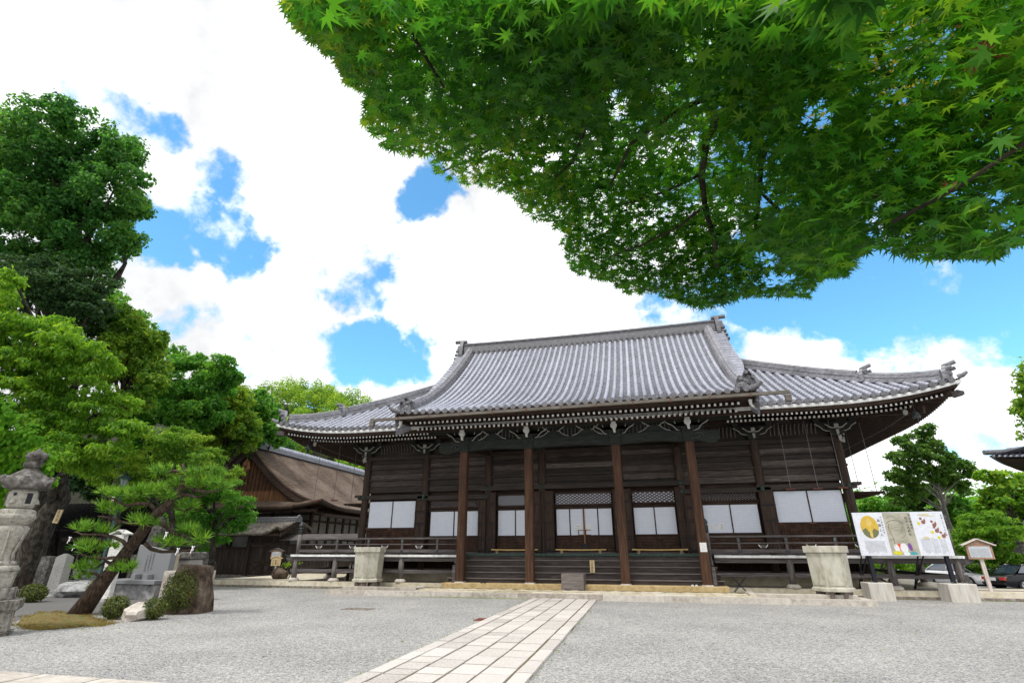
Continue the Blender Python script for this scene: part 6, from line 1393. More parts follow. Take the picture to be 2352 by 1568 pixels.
    # old street lamp
    y = -4; x = -24.35; t = thing('street_lamp', (x,y,0), 'dark green lamp post with a glazed lantern among the garden trees', 'street lamp')
    m = MB(); m.tube([(x,y,0),(x,y,1.0),(x,y,1.05),(x,y,5.1)], [.1,.1,.07,.055], 10); m.lathe((x,y,0), [(.2,0),(.2,.25),(.1,.4)], 10); m.build('pole', M['lamp_metal'], t, True)
    m = MB(); m.lathe((x,y,5.12), [(.10,0),(.24,.48)], 6); m.build('lamp_shade', M['lamp_glass'], t); m = MB(); m.lathe((x,y,5.58), [(.40,0),(.38,.05),(.16,.26),(.05,.3),(.05,.36),(.005,.46)], 6); m.build('lamp_cap', M['lamp_metal'], t); m = MB(); m.lathe((x,y,5.05), [(.05,0),(.12,.04),(.12,.08)], 8); m.build('lamp_collar', M['lamp_metal'], t)
    m = MB()
    for i in range(6): a = i*math.pi/3; m.tube([(x+.105*math.cos(a),y+.105*math.sin(a),5.12),(x+.245*math.cos(a),y+.245*math.sin(a),5.6)], .014, 5)
    m.build('lamp_frame', M['lamp_metal'], t)
stones()

def pine():
    t = thing('pine_tree', (-14.55,-12.3,0), 'leaning pruned pine with layered needle pads over the mossy ground', 'pine tree')
    zp = lambda x, y: ((350+x*.31881)*.57422, (1850+y*.31881)*.57422)
    y0 = -12.2
    tr = [(-14.7,-12.3,-.1)] + [tuple(PY(*zp(a, b), y0+dy)) for a, b, dy in ((180,1500,0),(300,1350,.05),(450,1170,.1),(640,920,.1),(760,760,.05),(870,640,0),(960,560,0),(1050,480,0),(1130,380,-.05),(1200,250,0),(1190,100,.05),(1200,10,.1))]
    rd = [.32,.24,.205,.185,.175,.165,.155,.14,.11,.09,.07,.05,.03]
    m = MB(); m.tube(tr, rd, 12, noise=.1); tk = m.build('trunk', M['pine_bark'], t, True)
    def P3(x, y, dy=0): return np.array(PY(*zp(x, y), y0+dy))
    br = [[(860,600,0),(780,520,-.2),(640,510,-.4),(480,540,-.5),(330,450,-.6),(200,420,-.6)], [(840,700,0),(600,770,-.2),(420,740,-.3),(280,690,-.3),(130,670,-.4)], [(720,1010,0),(800,1080,.2),(930,1115,.3),(1150,1110,.4),(1300,1090,.4),(1430,1060,.4)],
          [(900,750,0),(980,800,.2),(1080,880,.3),(1200,910,.4),(1300,930,.4)], [(1130,420,0),(1250,400,.2),(1380,435,.3),(1490,385,.3)], [(1230,280,0),(1350,340,.2),(1500,370,.2),(1670,345,.3)], [(560,1110,0),(440,980,-.2),(330,930,-.3),(180,900,-.4),(-60,900,-.5),(-150,860,-.5)],
          [(480,1250,0),(330,1190,-.2),(200,1200,-.3),(0,1180,-.4),(-150,1110,-.5)], [(300,1400,0),(150,1430,-.2),(110,1390,-.3),(0,1380,-.4),(-160,1340,-.4)], [(1190,130,0),(1080,100,-.1),(980,130,-.2)], [(1210,120,0),(1350,90,.2),(1500,80,.3),(1600,85,.3)], [(1040,490,0),(1100,560,.3),(1220,600,.4),(1330,560,.4)], [(350,1300,0),(230,1230,-.1),(120,1320,-.2)]]
    for b in br:
        m = MB(); k = len(b); m.tube([P3(*q) for q in b], [.075*(1-.72*i/(k-1)) for i in range(k)], 7, noise=.08); m.build('branch', M['pine_bark'], t, True)
    pads = [(930,100,130,80,-.2),(1330,130,170,75,.2),(1650,280,170,80,.3),(1500,250,150,70,.2),(960,330,110,55,-.3),(1330,260,120,60,.1),(600,390,240,70,-.5),(420,400,160,60,-.6),(250,390,110,50,-.6),(1000,420,120,60,-.2),(1250,550,150,90,.4),(330,600,180,70,-.4),(200,560,90,45,-.5),(660,740,150,65,-.35),(1250,840,160,85,.4),(1420,960,100,55,.4),(1100,1020,220,55,.35),(960,980,140,45,.2),
            (40,830,140,60,-.5),(-110,800,100,50,-.5),(250,860,90,40,-.4),(80,1080,190,70,-.4),(-60,1040,110,50,-.5),(300,1060,80,50,-.3),(40,1290,120,75,-.4),(-90,1330,140,60,-.5),(430,1340,150,55,-.2),(-30,1420,100,45,-.4),(560,1310,60,35,-.1),(800,760,70,35,-.2),(1550,130,200,70,.3),(1100,250,100,60,-.1),(720,360,140,60,-.5)]
    Pp = []; Nn = []
    for x, y, w, h, dy in pads:
        k = .31881*.57422*17.2/F; w, h = w*.84, h*.8; c = P3(x, y, dy); n = int(20*(w*h)/(130*70))+6
        d = unit(n); q = c + d*rng.random(n)[:,None]**.35*np.array([w*k, w*k*.8, h*k]); Pp.append(q); Nn.append(np.array([0,0,.8]) + d*np.array([1,1,.4])*.7 + rng.normal(size=(n,3))*.3)
    Pp = np.concatenate(Pp); Nn = np.concatenate(Nn); scatter('needles', Pp, Nn, rng.uniform(.22,.38,len(Pp)), NEEDLE, L_['pine'], t)
    zc = lambda x, y: P3(x, y, -.05)
    for i, (x, y, lb) in enumerate(((540,860,'white paper slip tied below the middle needle pads of the pine'),(1070,890,'white paper slip tied on the right side branch of the pine'),(1215,1090,'bunched white paper slip tied under the lowest right branch of the pine'),(1400,1065,'white paper slip tied at the very tip of the lowest right branch of the pine'),(410,450,'white paper slip tied high on the left, before the lamp post'),(-130,950,'white paper slip tied on the outer lower left branch of the pine'),(-70,1040,'white paper slip tied below the outer slip on the lower left branch'))):
        p = zc(x, y)+np.array([0,-.25,0]); m = MB(); m.tube([p+np.array([-.04,0,.05]), p, p+np.array([.05,0,.04])], .02, 5); m.add([p+np.array(q) for q in ((-.03,0,0),(.01,-.01,.0),(-.02,-.02,-.16),(-.06,-.01,-.16))], [(0,1,2,3)]); m.add([p+np.array(q) for q in ((.0,.005,0),(.04,-.005,.0),(.05,-.015,-.09),(.01,-.005,-.1))], [(0,1,2,3)])
        single(m, 'paper_slip', M['paper_white'], p, lb, 'paper slip', 'paper slips tied to the pine')
pine()

# ------------------------------------------------------------------ hills, woods and trees
def hills():
    m = MB(); xs = np.linspace(-170, 10, 37); ys = np.linspace(48, 200, 20)
    def hz(x, y): return -2 + 30*smooth(46, 120, y)*smooth(12, -60, x) + 22*smooth(-45, -120, x)*smooth(20, 90, y) + 1.5*math.sin(x*.13)*math.cos(y*.11)
    m.grid([[(x, y, hz(x, y)) for x in xs] for y in ys]); tag(m.build('hill', M['earth'], None, True), kind='structure')
    m = MB(); xs2 = np.linspace(-175, -44, 24); ys2 = np.linspace(6, 60, 14)
    m.grid([[(x, y, -1 + 9*smooth(-46, -90, x)) for x in xs2] for y in ys2]); tag(m.build('slope', M['earth'], None, True), kind='structure')
    # the far wood reads as one mass
    P = []; Nn = []; S = []; r = np.random.default_rng(3)
    for i in range(300):
        x = r.uniform(-110, 8); y = r.uniform(54, 135); z = hz(x, y); h = r.uniform(6, 10); rad = r.uniform(2.2, 3.6)
        c = np.array([x, y, z+h*.62]); n = 520; d = unit(n, r); q = c + d*(r.random(n)**.3)[:,None]*np.array([rad, rad, h*.5]); P.append(q); Nn.append(d+[0,0,.6]+r.normal(size=(n,3))*.4); S.append(r.uniform(.45,.85,n))
    o = scatter('hillside_forest', np.concatenate(P), np.concatenate(Nn), np.concatenate(S), RHOMB, L_['warm'], None); tag(o, 'dense green wood covering the hillside behind the bark-roofed hall', 'forest', kind='stuff')
    P = []; Nn = []; S = []
    for i in range(110):
        x = r.uniform(18, 75); y = r.uniform(42, 80); h = r.uniform(5, 9) + .12*(y-42); rad = r.uniform(2, 3.2); c = np.array([x, y, h*.5]); n = 460; d = unit(n, r)
        P.append(c + d*(r.random(n)**.3)[:,None]*np.array([rad, rad, h*.55])); Nn.append(d+[0,0,.6]+r.normal(size=(n,3))*.4); S.append(r.uniform(.35,.7,n))
    o = scatter('car_park_wood', np.concatenate(P), np.concatenate(Nn), np.concatenate(S), RHOMB, L_['mid'], None); tag(o, 'low green wood behind the car park at the right', 'wood', kind='stuff')
hills()
def base_under(u, dist, z=0.0):
    p = AT(u, 1300, dist); return (p[0], p[1], z)
def trees():
    # left group, far to near
    T = tree
    T('broadleaf_tree', 'towering dark-green evergreen at the far left, taller than everything beside it', base_under(95, 38), px_lobes([(-60,420,120),(20,320,80),(95,320,85),(175,310,75),(240,345,62),(285,350,48),(60,420,110),(170,430,105),(260,440,70),(305,470,42),(90,540,110),(200,540,90),(275,545,45),(300,575,22),(40,600,90),(150,600,90),(228,590,40),(-60,600,120)], 38), 110000, .27, 'dark', .75, tiers=(16,.42,.26), clump=.34, fill=.3)
    T('conifer_tree', 'dusky conifer with flat feathery sprays below the towering evergreen', base_under(90, 33), px_lobes([(20,650,75),(100,650,70),(170,650,60),(225,650,38),(70,710,80),(160,715,65),(220,700,35),(-40,720,90)], 33, thick=1.0), 34000, .22, 'deep', .5, tiers=(14,.5,.14), clump=.4)
    T('hill_tree', 'dark pointed tree on the hill right of the broad-leaved trees', base_under(605, 62), px_lobes([(600,925,26),(600,950,34),(625,965,30),(645,985,22),(575,980,45),(620,1000,40),(640,1025,30)], 62), 16000, .38, 'dark', .4, clump=.26)
    T('broadleaf_tree', 'bushy green tree closing the gap between the slope and the great hall', base_under(585, 50), px_lobes([(560,935,30),(590,925,28),(615,950,26),(550,975,34),(590,985,40),(630,995,30),(565,1020,40)], 50), 20000, .28, 'mid', .35, clump=.26)
    T('hill_tree', 'yellowish broad-leaved tree at the right end of the left-hand trees', base_under(525, 46), px_lobes([(500,880,45),(535,930,48),(560,975,42),(500,960,60),(555,1015,40),(455,1000,60)], 46), 34000, .25, 'warm', .4, tiers=(12,.45,.24), clump=.36)
    T('broadleaf_tree', 'rounded mid-green tree with a ragged top, middle of the left-hand trees', base_under(420, 42), px_lobes([(395,870,55),(440,855,48),(495,850,42),(530,868,26),(430,930,70),(350,930,65),(480,930,60),(390,1000,75)], 42), 48000, .25, 'mid', .45, tiers=(14,.42,.24), clump=.36)
    T('broadleaf_tree', 'loose-crowned tree with sunlit twigs right above the cherry tree', base_under(260, 36), px_lobes([(215,735,38),(255,720,40),(300,755,36),(335,790,36),(270,800,60),(340,850,48),(220,830,60),(300,880,70),(362,780,22)], 36), 60000, .23, 'warm', .4, tiers=(22,.42,.24), clump=.36)
    T('broadleaf_tree', 'green tree filling the slope between the towering evergreen and the ragged-topped tree', base_under(330, 49), px_lobes([(250,700,40),(285,740,48),(330,780,45),(370,830,50),(300,830,60),(240,790,55),(400,890,50),(340,900,60),(440,900,45)], 49), 34000, .28, 'mid', .35, tiers=(12,.45,.26), clump=.36)
    T('maple_shrub', 'feathery dark-green maple in front of the bark-roofed hall', base_under(490, 31), px_lobes([(440,1120,48),(500,1125,46),(548,1150,36),(570,1175,22),(470,1180,55),(530,1195,40),(420,1200,55),(480,1235,40)], 31, thick=.8), 26000, .19, 'mid', .22, tiers=(12,.5,.13), clump=.42, cat='maple', tmpl=LONG)
    T('maple_tree', 'light green maple with layered sprays behind the leaning pine', base_under(400, 29), px_lobes([(330,1040,55),(400,1010,50),(450,1035,48),(500,1085,42),(360,1090,60),(280,1080,55),(440,1090,55),(300,1130,45),(540,1085,20)], 29, thick=.7), 30000, .17, 'warm', .25, cat='maple', tmpl=LONG, tiers=(12,.5,.12), clump=.42)
    cl = px_lobes([(-30,790,80),(45,770,62),(105,770,58),(165,790,52),(220,815,38),(-20,880,90),(70,865,80),(160,870,72),(230,860,45),(285,930,30),(20,960,85),(120,960,85),(215,940,60),(60,1040,75),(160,1040,75),(245,1010,55),(300,985,35),(215,1075,45),(30,640,28),(-10,690,45)], 27, thick=.8)
    T('cherry_tree', 'old cherry tree with a huge gnarled trunk and drooping pale-green leaves', PY(58,1345,-3.0)*[1,1,0], cl, 64000, .24, 'lime', .66, cat='cherry tree', tmpl=LONG, dirs=np.array([.1,-.1,-.9]), tiers=(14,.48,.15), clump=.4, trunk_top=PY(150,1050,-3.5), taper=.045)
    # its plate
    p = PY(132,1185,-3.9); m = MB(); m.prism([(-.26,-.34),(.12,-.38),(.26,.34),(-.12,.36)], p, (1,0,.0), (0,0,1), (0,1,0), .05); o = single(m, 'name_plate', M['new_wood'], p, 'small tan name plate with dark writing on the gnarled trunk', 'plate')
    m = MB(); text(m, '菩提樹', p+np.array([-.06,0,.15]), (1,0,0), (.05,0,1), .2, .006, True, 1.05); m.build('writing', M['ink'], o)
    # vine at the lantern
    P = []; t = thing('climbing_vine', (-13.9,-14.6,0), 'bright heart-leaved vine hanging behind the stone lantern', 'vine'); lb = px_lobes([(-10,960,45),(25,1000,40),(60,1000,28),(10,1060,45),(95,1055,18),(108,1072,12),(120,1100,10),(-10,1120,40)], 14.2, thick=.7)
    m = MB(); 
    for l in lb: limb(m, (-14.0,-14.7,.02), l[:3], .012, .006, .04)
    m.build('stem', M['pine_bark'], t); P, Nn = blob_points(lb, 4200, .5, .5); scatter('foliage', P, Nn*[.6,.6,.5]+[.3,-.8,.2], rng.uniform(.10,.19,len(P)), RHOMB, L_['vine'], t, dirs=np.tile([0.,0.,-1.], (len(P),1)))
    T('shade_tree', 'deep-shaded tree above the dark shelter behind the garden', base_under(230, 38), px_lobes([(130,1110,50),(200,1115,45),(260,1120,45),(320,1110,50),(380,1130,40),(170,1080,50),(290,1080,50)], 38, thick=.8), 22000, .24, 'deep', .3, clump=.27)
    # right side
    T('tall_tree', 'tall open-crowned tree with a pale bare trunk behind the sign board', base_under(2212, 41, -.4), px_lobes([(2118,985,22),(2135,1010,26),(2085,1015,26),(2150,1045,30),(2100,1050,34),(2060,1050,20),(2185,1065,26),(2140,1085,38),(2085,1090,32),(2050,1085,18),(2215,1070,18),(2228,1085,16),(2200,1105,24),(2090,1130,34),(2060,1135,24)], 41, thick=.8) + px_lobes([(2150,1130,36),(2195,1120,30),(2110,1165,36),(2180,1170,36)], 43.5, thick=.8), 22000, .27, 'airy', .2, bark='pale_bark', tiers=(9,.5,.2), clump=.42, fill=.2, trunk_top=AT(2128, 1040, 41))
    T('broadleaf_tree', 'airy yellow-green tree at the right edge below the tiled eave corner', base_under(2330, 36, -.4), px_lobes([(2275,1095,22),(2320,1100,28),(2355,1120,34),(2290,1140,26),(2335,1160,34),(2380,1170,50),(2270,1165,22)], 36, thick=.7), 12000, .26, 'lime', .25, tiers=(10,.5,.14), clump=.42, fill=.2)
    T('maple_tree', 'golden-tipped maple behind the small roofed notice', base_under(2270, 33, -.4), px_lobes([(2240,1215,36),(2290,1205,36),(2220,1250,30),(2280,1260,46),(2330,1240,40),(2350,1290,40),(2250,1290,36)], 33, thick=.8), 22000, .20, 'lime', .22, cat='maple', tmpl=LONG, tiers=(12,.5,.13), clump=.42)
    T('broadleaf_tree', 'dark shady tree filling the gap behind the airy tree', base_under(2230, 44, -.4), px_lobes([(2200,1180,45),(2260,1180,45),(2320,1200,50),(2230,1240,55),(2300,1250,55),(2180,1230,40),(2370,1240,60)], 44), 22000, .30, 'mid', .35, tiers=(12,.45,.24), clump=.36)
    T('broadleaf_tree', 'dense round tree just right of the hall corner', base_under(2020, 50, -.4), px_lobes([(2000,1160,32),(2045,1160,34),(2080,1180,40),(2030,1200,50),(2110,1200,45),(1990,1200,40)], 50), 20000, .32, 'mid', .35, tiers=(12,.45,.26), clump=.36)
    T('broadleaf_tree', 'overhanging twigs of a tree entering at the right edge above the eave', base_under(2420, 30, -.4), px_lobes([(2372,880,34),(2385,940,40),(2400,860,50),(2368,985,24),(2420,930,60)], 30), 5000, .26, 'warm', .25)
    T('hedge_bush', 'low bright bush behind the parked cars', base_under(2120, 38, -.4), px_lobes([(2060,1300,22),(2100,1305,24),(2140,1302,22),(1990,1302,24),(2180,1298,24)], 38), 6000, .22, 'lime', .08, cat='bush')
trees()

# ------------------------------------------------------------------ cars, corner of another hall, far lantern
def car(loc, rz, mat, label, white=False):
    t = thing('parked_car', loc, label, 'car'); rot = Matrix.Rotation(rz, 4, 'Z'); o = Vector(loc)
    def fin(mb): mb.v = [tuple(rot @ Vector(p) + o) for p in mb.v]; return mb
    st = [(-2.4,.62,.42,.62),(-2.33,.80,.24,.82),(-1.9,.86,.20,.93),(-1.2,.88,.19,.96),(0,.89,.19,.95),(1.0,.88,.19,.93),(1.7,.86,.20,.84),(2.25,.80,.24,.72),(2.4,.62,.40,.58)]
    m = MB(); A = []
    for x, w, zb, zt in st: A.append([(x,-w*.90,zb),(x,-w,zb+.16),(x,-w,zb+(zt-zb)*.55),(x,-w*.95,zt-.06),(x,-w*.80,zt),(x,0,zt+.02),(x,w*.80,zt),(x,w*.95,zt-.06),(x,w,zb+(zt-zb)*.55),(x,w,zb+.16),(x,w*.90,zb)])
    m.grid(A); m.add(A[0], [tuple(range(11))[::-1]]); m.add(A[-1], [tuple(range(11))]); b = fin(m).build('body', M[mat], t, True)
    sb = b.modifiers.new('sub','SUBSURF'); sb.levels = 1; sb.render_levels = 1
    gh = [(-1.75,.93,.66),(-1.05,1.36,.56),(.0,1.42,.57),(.75,1.36,.55),(1.45,.88,.66)]
    m = MB(); A = [[(x,-.80 if i in (0,4) else -.80,.92),(x,-w,z),(x,w,z),(x,.80,.92)] for i,(x,z,w) in enumerate(gh)]
    top = [[(x,-w,z),(x,0,z+.03),(x,w,z)] for x,z,w in gh[1:4]]; m.grid(top)
    for s in (-1, 1):
        for (xa,za),(xb,zb_),wd in (((-1.75,.92),(-1.05,1.36),.06),((.75,1.36),(1.45,.88),.06),((-.15,.92),(-.1,1.4),.05)): m.beam((xa,s*.78,za),(xb,s*.57,zb_),wd,wd)
        m.beam((-1.05,s*.57,1.37),(.75,s*.56,1.37),.06,.06)
    fin(m).build('roof', M[mat], t, True)
    def glass(nm, pts): m = MB(); m.add(pts, [(0,1,2,3)]); fin(m).build(nm, M['car_glass'], t)
    glass('windscreen', [(1.42,-.70,.92),(1.42,.70,.92),(.78,.52,1.35),(.78,-.52,1.35)]); glass('rear_window', [(-1.72,.70,.93),(-1.72,-.70,.93),(-1.08,-.52,1.35),(-1.08,.52,1.35)])
    for s in (-1, 1): glass('side_window', [(-1.5,s*.775,.97),(-.18,s*.775,.95),(-.15,s*.585,1.35),(-1.02,s*.59,1.33)]); glass('side_window', [(-.10,s*.775,.95),(1.25,s*.775,.93),(.72,s*.59,1.33),(-.08,s*.585,1.35)])
    for x in (-1.42, 1.42):
        for s in (-1, 1):
            m = MB(); m.tube([(x,s*.70,.32),(x,s*.895,.32)], .32, 20); w = fin(m).build('wheel', M['rubber'], t); m = MB(); m.tube([(x,s*.88,.32),(x,s*.905,.32)], .21, 16)
            fin(m).build('rim', M['chrome'], w); m = MB()
            for k in range(5): a = k*1.257; m.beam((x+.05*math.cos(a),s*.91,.32+.05*math.sin(a)),(x+.2*math.cos(a),s*.91,.32+.2*math.sin(a)),.03,.06,(0,1,0))
            fin(m).build('spoke', M['grey_metal'], w)
    for s in (-1, 1):
        m = MB(); m.cbox((-2.36,s*.60,.66),(.12,.34,.17)); fin(m).build('tail_light', M['light_red'], t); m = MB(); m.cbox((2.33,s*.58,.60),(.16,.34,.14)); fin(m).build('headlight', M['lamp_glass'], t)
        m = MB(); m.cbox((.95,s*.93,.96),(.12,.16,.12)); fin(m).build('mirror', M[mat], t)
    m = MB(); m.cbox((-2.41,0,.62),(.02,.36,.17)); fin(m).build('number_plate', M['notice_white'], t); m = MB(); m.cbox((2.42,0,.42),(.02,.36,.17)); fin(m).build('number_plate', M['notice_white'], t)
    m = MB(); m.cbox((-2.40,0,.40),(.14,1.5,.12)); m.cbox((2.40,0,.36),(.14,1.5,.16)); fin(m).build('bumper', M[mat], t); m = MB(); m.cbox((2.40,0,.58),(.04,.7,.12)); fin(m).build('grille', M['black_metal'], t)
def right_side():
    car((25.2,12.6,-.22), R(14), 'car_black', 'glossy black saloon seen from behind, nearest car at the right edge'); car((26.6,16.6,-.22), R(14), 'car_blue', 'dark blue saloon half hidden behind the black one'); car((23.3,16.6,-.22), R(-68), 'car_white', 'white car seen through the open space under the verandah')
    m = MB(); m.add([(22.6,8.5,0),(60,8.5,0),(60,40,0),(20.5,40,0),(20.5,14,0)], [(0,1,2,3,4)]); m.v = [(x,y,ground_z(x,y)+.015) for x,y,z in m.v]; tag(m.build('car_park', M['granite_grey'], None), kind='structure')
    # tiled eave corner of another hall at the right edge
    t = thing('gate_hall', (38,24,-.4), 'tiled eave corner of another temple building cut by the right edge', 'hall'); c = AT(2272,1052,50)
    m = MB(); ex = c[0]; ey = c[1]; z = c[2]
    f = lambda d: .55*max(0,1-d/6)**2
    m.grid([[(ex+d, ey+t_*1.0, z-.35+f(d)*(1-t_/7)+.24*t_+.008*t_*t_) for t_ in np.linspace(0, 7, 8)] if True else None for d in np.linspace(0, 16, 18)]); m.grid([[(ex+t_, ey+d, z-.35+f(d)*(1-t_/7)+.24*t_+.008*t_*t_) for t_ in np.linspace(0,7,8)] for d in np.linspace(0,16,18)])
    m.cur = 1
    for i in range(1, 38): d = .4*i; m.tube([(ex+d, ey+q, z-.30+f(d)*(1-q/7)+.24*q+.008*q*q) for q in np.linspace(0, min(7,d), 4)], .10, 7); m.tube([(ex+q, ey+d, z-.30+f(d)*(1-q/7)+.24*q+.008*q*q) for q in np.linspace(0, min(7,d), 4)], .10, 7)
    ra = R(-42); cr, sr = math.cos(ra), math.sin(ra)
    def rot_(mb): mb.v = [(ex+(x-ex)*cr-(y-ey)*sr, ey+(x-ex)*sr+(y-ey)*cr, zz) for x,y,zz in mb.v]; return mb
    rf = rot_(m).build('roof', [M['tile_pan'], M['tile_rib']], t); m = MB(); m.tube([(ex+q, ey+q, z+.0+f(q)*(1-q/7)*1.0+.24*q+.008*q*q) for q in np.linspace(-.2,7,9)], .25, 8); rot_(m).build('corner_ridge', M['tile_cap'], rf)
    m = MB(); m.grid([[(ex+.3+d, ey+.3, z-.55+f(d)),(ex+.6+d, ey+.6, z-.8+f(d)*.8),(ex+3.5+d*.8, ey+3.5, z-.5)] for d in np.linspace(0,16,12)]); m.grid([[(ex+.3, ey+.3+d, z-.55+f(d)),(ex+.6, ey+.6+d, z-.8+f(d)*.8),(ex+3.5, ey+3.5+d*.8, z-.5)] for d in np.linspace(0,16,12)]); rot_(m).build('eave', M['dark_wood'], t)
    m = MB(); m.box((ex+3.5,ey+3.5,-.5),(ex+15,ey+15,z+1)); rot_(m).build('wall', M['plaster_white'], t); m = MB()
    for q in (0,4,8,11.3): m.box((ex+3.45+q,ey+3.38,-.5),(ex+3.75+q,ey+3.5,z+.9))
    rot_(m).build('timber_frame', M['dark_wood'], t)
    # low white plastered wall with a tiled coping and a stone lantern cut by the edge
    c = AT(2345,1290,32); t = thing('stone_lantern', (c[0],c[1],-.4), 'weathered stone lantern cut by the right edge behind the cars', 'stone lantern')
    m = MB(); z1 = AT(2330,1270,32)[2]; m.lathe((c[0]+.3,c[1],-.4), [(.5,0),(.5,.3),(.25,.35),(.22,z1-.1)], 8); m.build('shaft', M['old_stone'], t); m = MB(); m.lathe((c[0]+.3,c[1],z1-.1), [(.7,0),(.72,.1),(.3,.45),(.15,.6),(.2,.75),(.02,.95)], 6); m.build('hat', M['old_stone'], t)
    c = AT(2362,1185,40); m = MB(); m.box((c[0]-.3,c[1],-.4),(c[0]+9,c[1]+.4,c[2])); t = thing('plaster_wall', (c[0]+4,c[1],-.4), 'white plastered wall with tiled coping at the far right edge', 'wall'); m.build('wall', M['plaster_white'], t); m = MB(); m.prism([(-.5,0),(.9,0),(.2,.5)], (c[0]-.5,c[1],c[2]), (0,1,0), (0,0,1), (1,0,0), 9.8); m.build('coping', M['tile_pan'], t)
right_side()

# ------------------------------------------------------------------ the maple overhead
def maple():
    bx = np.array([9.2, -26.2, 0.0]); t = thing('maple_tree', bx, 'great maple whose leafy branches hang over the top right of the court', 'maple')
    fork = Vector((8.6,-25.4,3.3)); m = MB(); m.tube([bx+[0,0,-.1], bx+[-.1,.2,.8], bx+[-.2,.4,1.9], fork], [.34,.25,.21,.18], 12, noise=.08); m.build('trunk', M['maple_bark'], t, True)
    limbs = [([(1923,28,2.7),(1810,122,2.95),(1726,187,3.15),(1670,244,3.35),(1623,319,3.6),(1611,408,3.85),(1620,483,4.1),(1642,553,4.3),(1646,610,4.5)],.034,(2080,-130,2.6)),
             ([(1900,40,2.9),(1848,145,3.15),(1801,225,3.4),(1773,300,3.6),(1749,375,3.8),(1745,441,4.1),(1735,520,4.4)],.028,(2080,-130,2.6)),
             ([(1979,56,3.4),(2012,103,3.6),(2030,160,3.7),(2080,215,3.8)],.02,(2080,-130,2.6)),
             ([(940,40,2.5),(954,92,2.55),(976,128,2.6),(1020,201,2.7)],.011,(1300,-150,2.4)),
             ([(1420,120,2.9),(1364,227,3.3),(1346,286,3.5),(1320,366,3.9),(1250,430,4.3)],.018,(1560,-150,2.5)),
             ([(1260,120,3.2),(1203,198,3.6),(1185,238,3.8),(1181,311,4.2),(1086,366,4.6),(1000,400,4.8)],.016,(1560,-150,2.5)),
             ([(2352,180,2.0),(2250,300,2.0),(2100,420,2.1),(1960,470,2.2)],.007,(2500,0,1.5)),
             ([(2352,330,1.7),(2200,430,1.75),(2050,510,1.8)],.007,(2500,100,1.5)),
             ([(1700,200,3.1),(1560,250,3.2),(1450,330,3.5),(1400,430,3.9)],.018,None), ([(1622,470,4.0),(1560,520,4.2),(1480,560,4.4),(1400,590,4.6)],.014,None), ([(1745,440,4.1),(1830,520,4.2),(1880,600,4.3)],.014,None), ([(1611,400,3.85),(1530,440,4.1),(1430,470,4.4)],.013,None)]
    for pts, r0, root in limbs:
        P = [AT(u, v, d-.16) for u, v, d in pts]
        if root is not None: P = [np.array(fork), AT(*root)] + P
        k = len(P); m = MB(); m.tube(P, [max(.006, (.11 if root is not None and i == 0 else r0*(1-.75*(i-(2 if root is not None else 0))/k))) for i in range(k)], 7, noise=.05); m.build('branch', M['maple_bark'], t, True)
    # sprays: outline of the hanging foliage, its distance and density
    edge = [(660,-60),(655,30),(690,70),(735,115),(780,150),(790,190),(845,230),(828,290),(870,340),(925,360),(985,365),(1000,405),(1060,430),(1140,440),(1175,455),(1200,490),(1240,520),(1300,540),(1290,575),(1320,640),(1400,650),(1430,680),(1500,680),(1560,700),(1600,715),(1650,710),(1700,690),(1800,690),(1860,690),(1880,650),(1945,640),(1965,595),(2020,575),(2100,600),(2180,600),(2300,600),(2320,570),(2420,560),(2500,500),(2500,-60)]
    E_ = np.array(edge, float)
    def inside(p):
        x, y = p[:,0], p[:,1]; c = np.zeros(len(p), bool); n = len(E_)
        for i in range(n):
            x1,y1 = E_[i]; x2,y2 = E_[(i+1)%n]; k = (y1 > y) != (y2 > y); c ^= k & (x < (x2-x1)*(y-y1)/(y2-y1+1e-9)+x1)
        return c
    gaps = np.array([(1420,240,28,45),(1360,310,20,16),(1270,360,26,16),(1475,355,12,30),(1650,200,10,8),(1600,230,22,14),(1880,255,42,46),(1850,285,30,24),(1755,390,14,40),(1760,460,16,22),(2020,470,20,24),(2010,520,22,40),(1500,605,20,8),(1405,615,13,7),(1760,590,30,22),(1780,640,36,18),(2180,330,16,12),(2300,15,45,14),(2180,70,26,24),(2200,440,25,18),(2290,450,30,30),(2320,520,22,22),(1240,390,22,12),(1120,350,20,10),(1560,560,18,14),(1700,540,22,16)], float)
    rg = np.random.default_rng(21)
    def layer(nm, n, region, dist, spread, size, mat, gapk=1.0, hang=.35, parent=t):
        u0,v0,u1,v1 = region; p = np.stack([rg.uniform(u0,u1,n*3), rg.uniform(v0,v1,n*3)], 1)
        # leaves come in sprays
        cen = np.stack([rg.uniform(u0,u1,max(8,n//14)), rg.uniform(v0,v1,max(8,n//14))], 1); cen = cen[inside(cen)]
        j = rg.integers(0, len(cen), n*3); p = np.where(rg.random((n*3,1)) < .75, cen[j]+rg.normal(size=(n*3,2))*[30,20], p); ok = inside(p+[0,8])
        for g in gaps: ok &= (((p[:,0]-g[0])/(g[2]*gapk))**2 + ((p[:,1]-g[1])/(g[3]*gapk))**2 > 1) | (rg.random(len(p)) < .16)
        if mat == 'maple': ok &= ~((((p[:,0]-2030)/150)**2 + ((p[:,1]-120)/120)**2 < 1) & (rg.random(len(p)) < .6))
        p = p[ok][:n]; d = dist(p[:,0], p[:,1]) + rg.normal(size=len(p))*spread
        d = np.maximum(d, 1.05); Q = C0 + (FW[None] + RT[None]*((p[:,0]-1176)/F)[:,None] - UP[None]*((p[:,1]-784)/F)[:,None])*d[:,None]
        Nn = np.array([0,-.28,.85]) + rg.normal(size=(len(p),3))*.42; S = rg.uniform(.75,1.2,len(p))*size
        dr = np.array([-.25,.15,-.55])[None] + rg.normal(size=(len(p),3))*.45
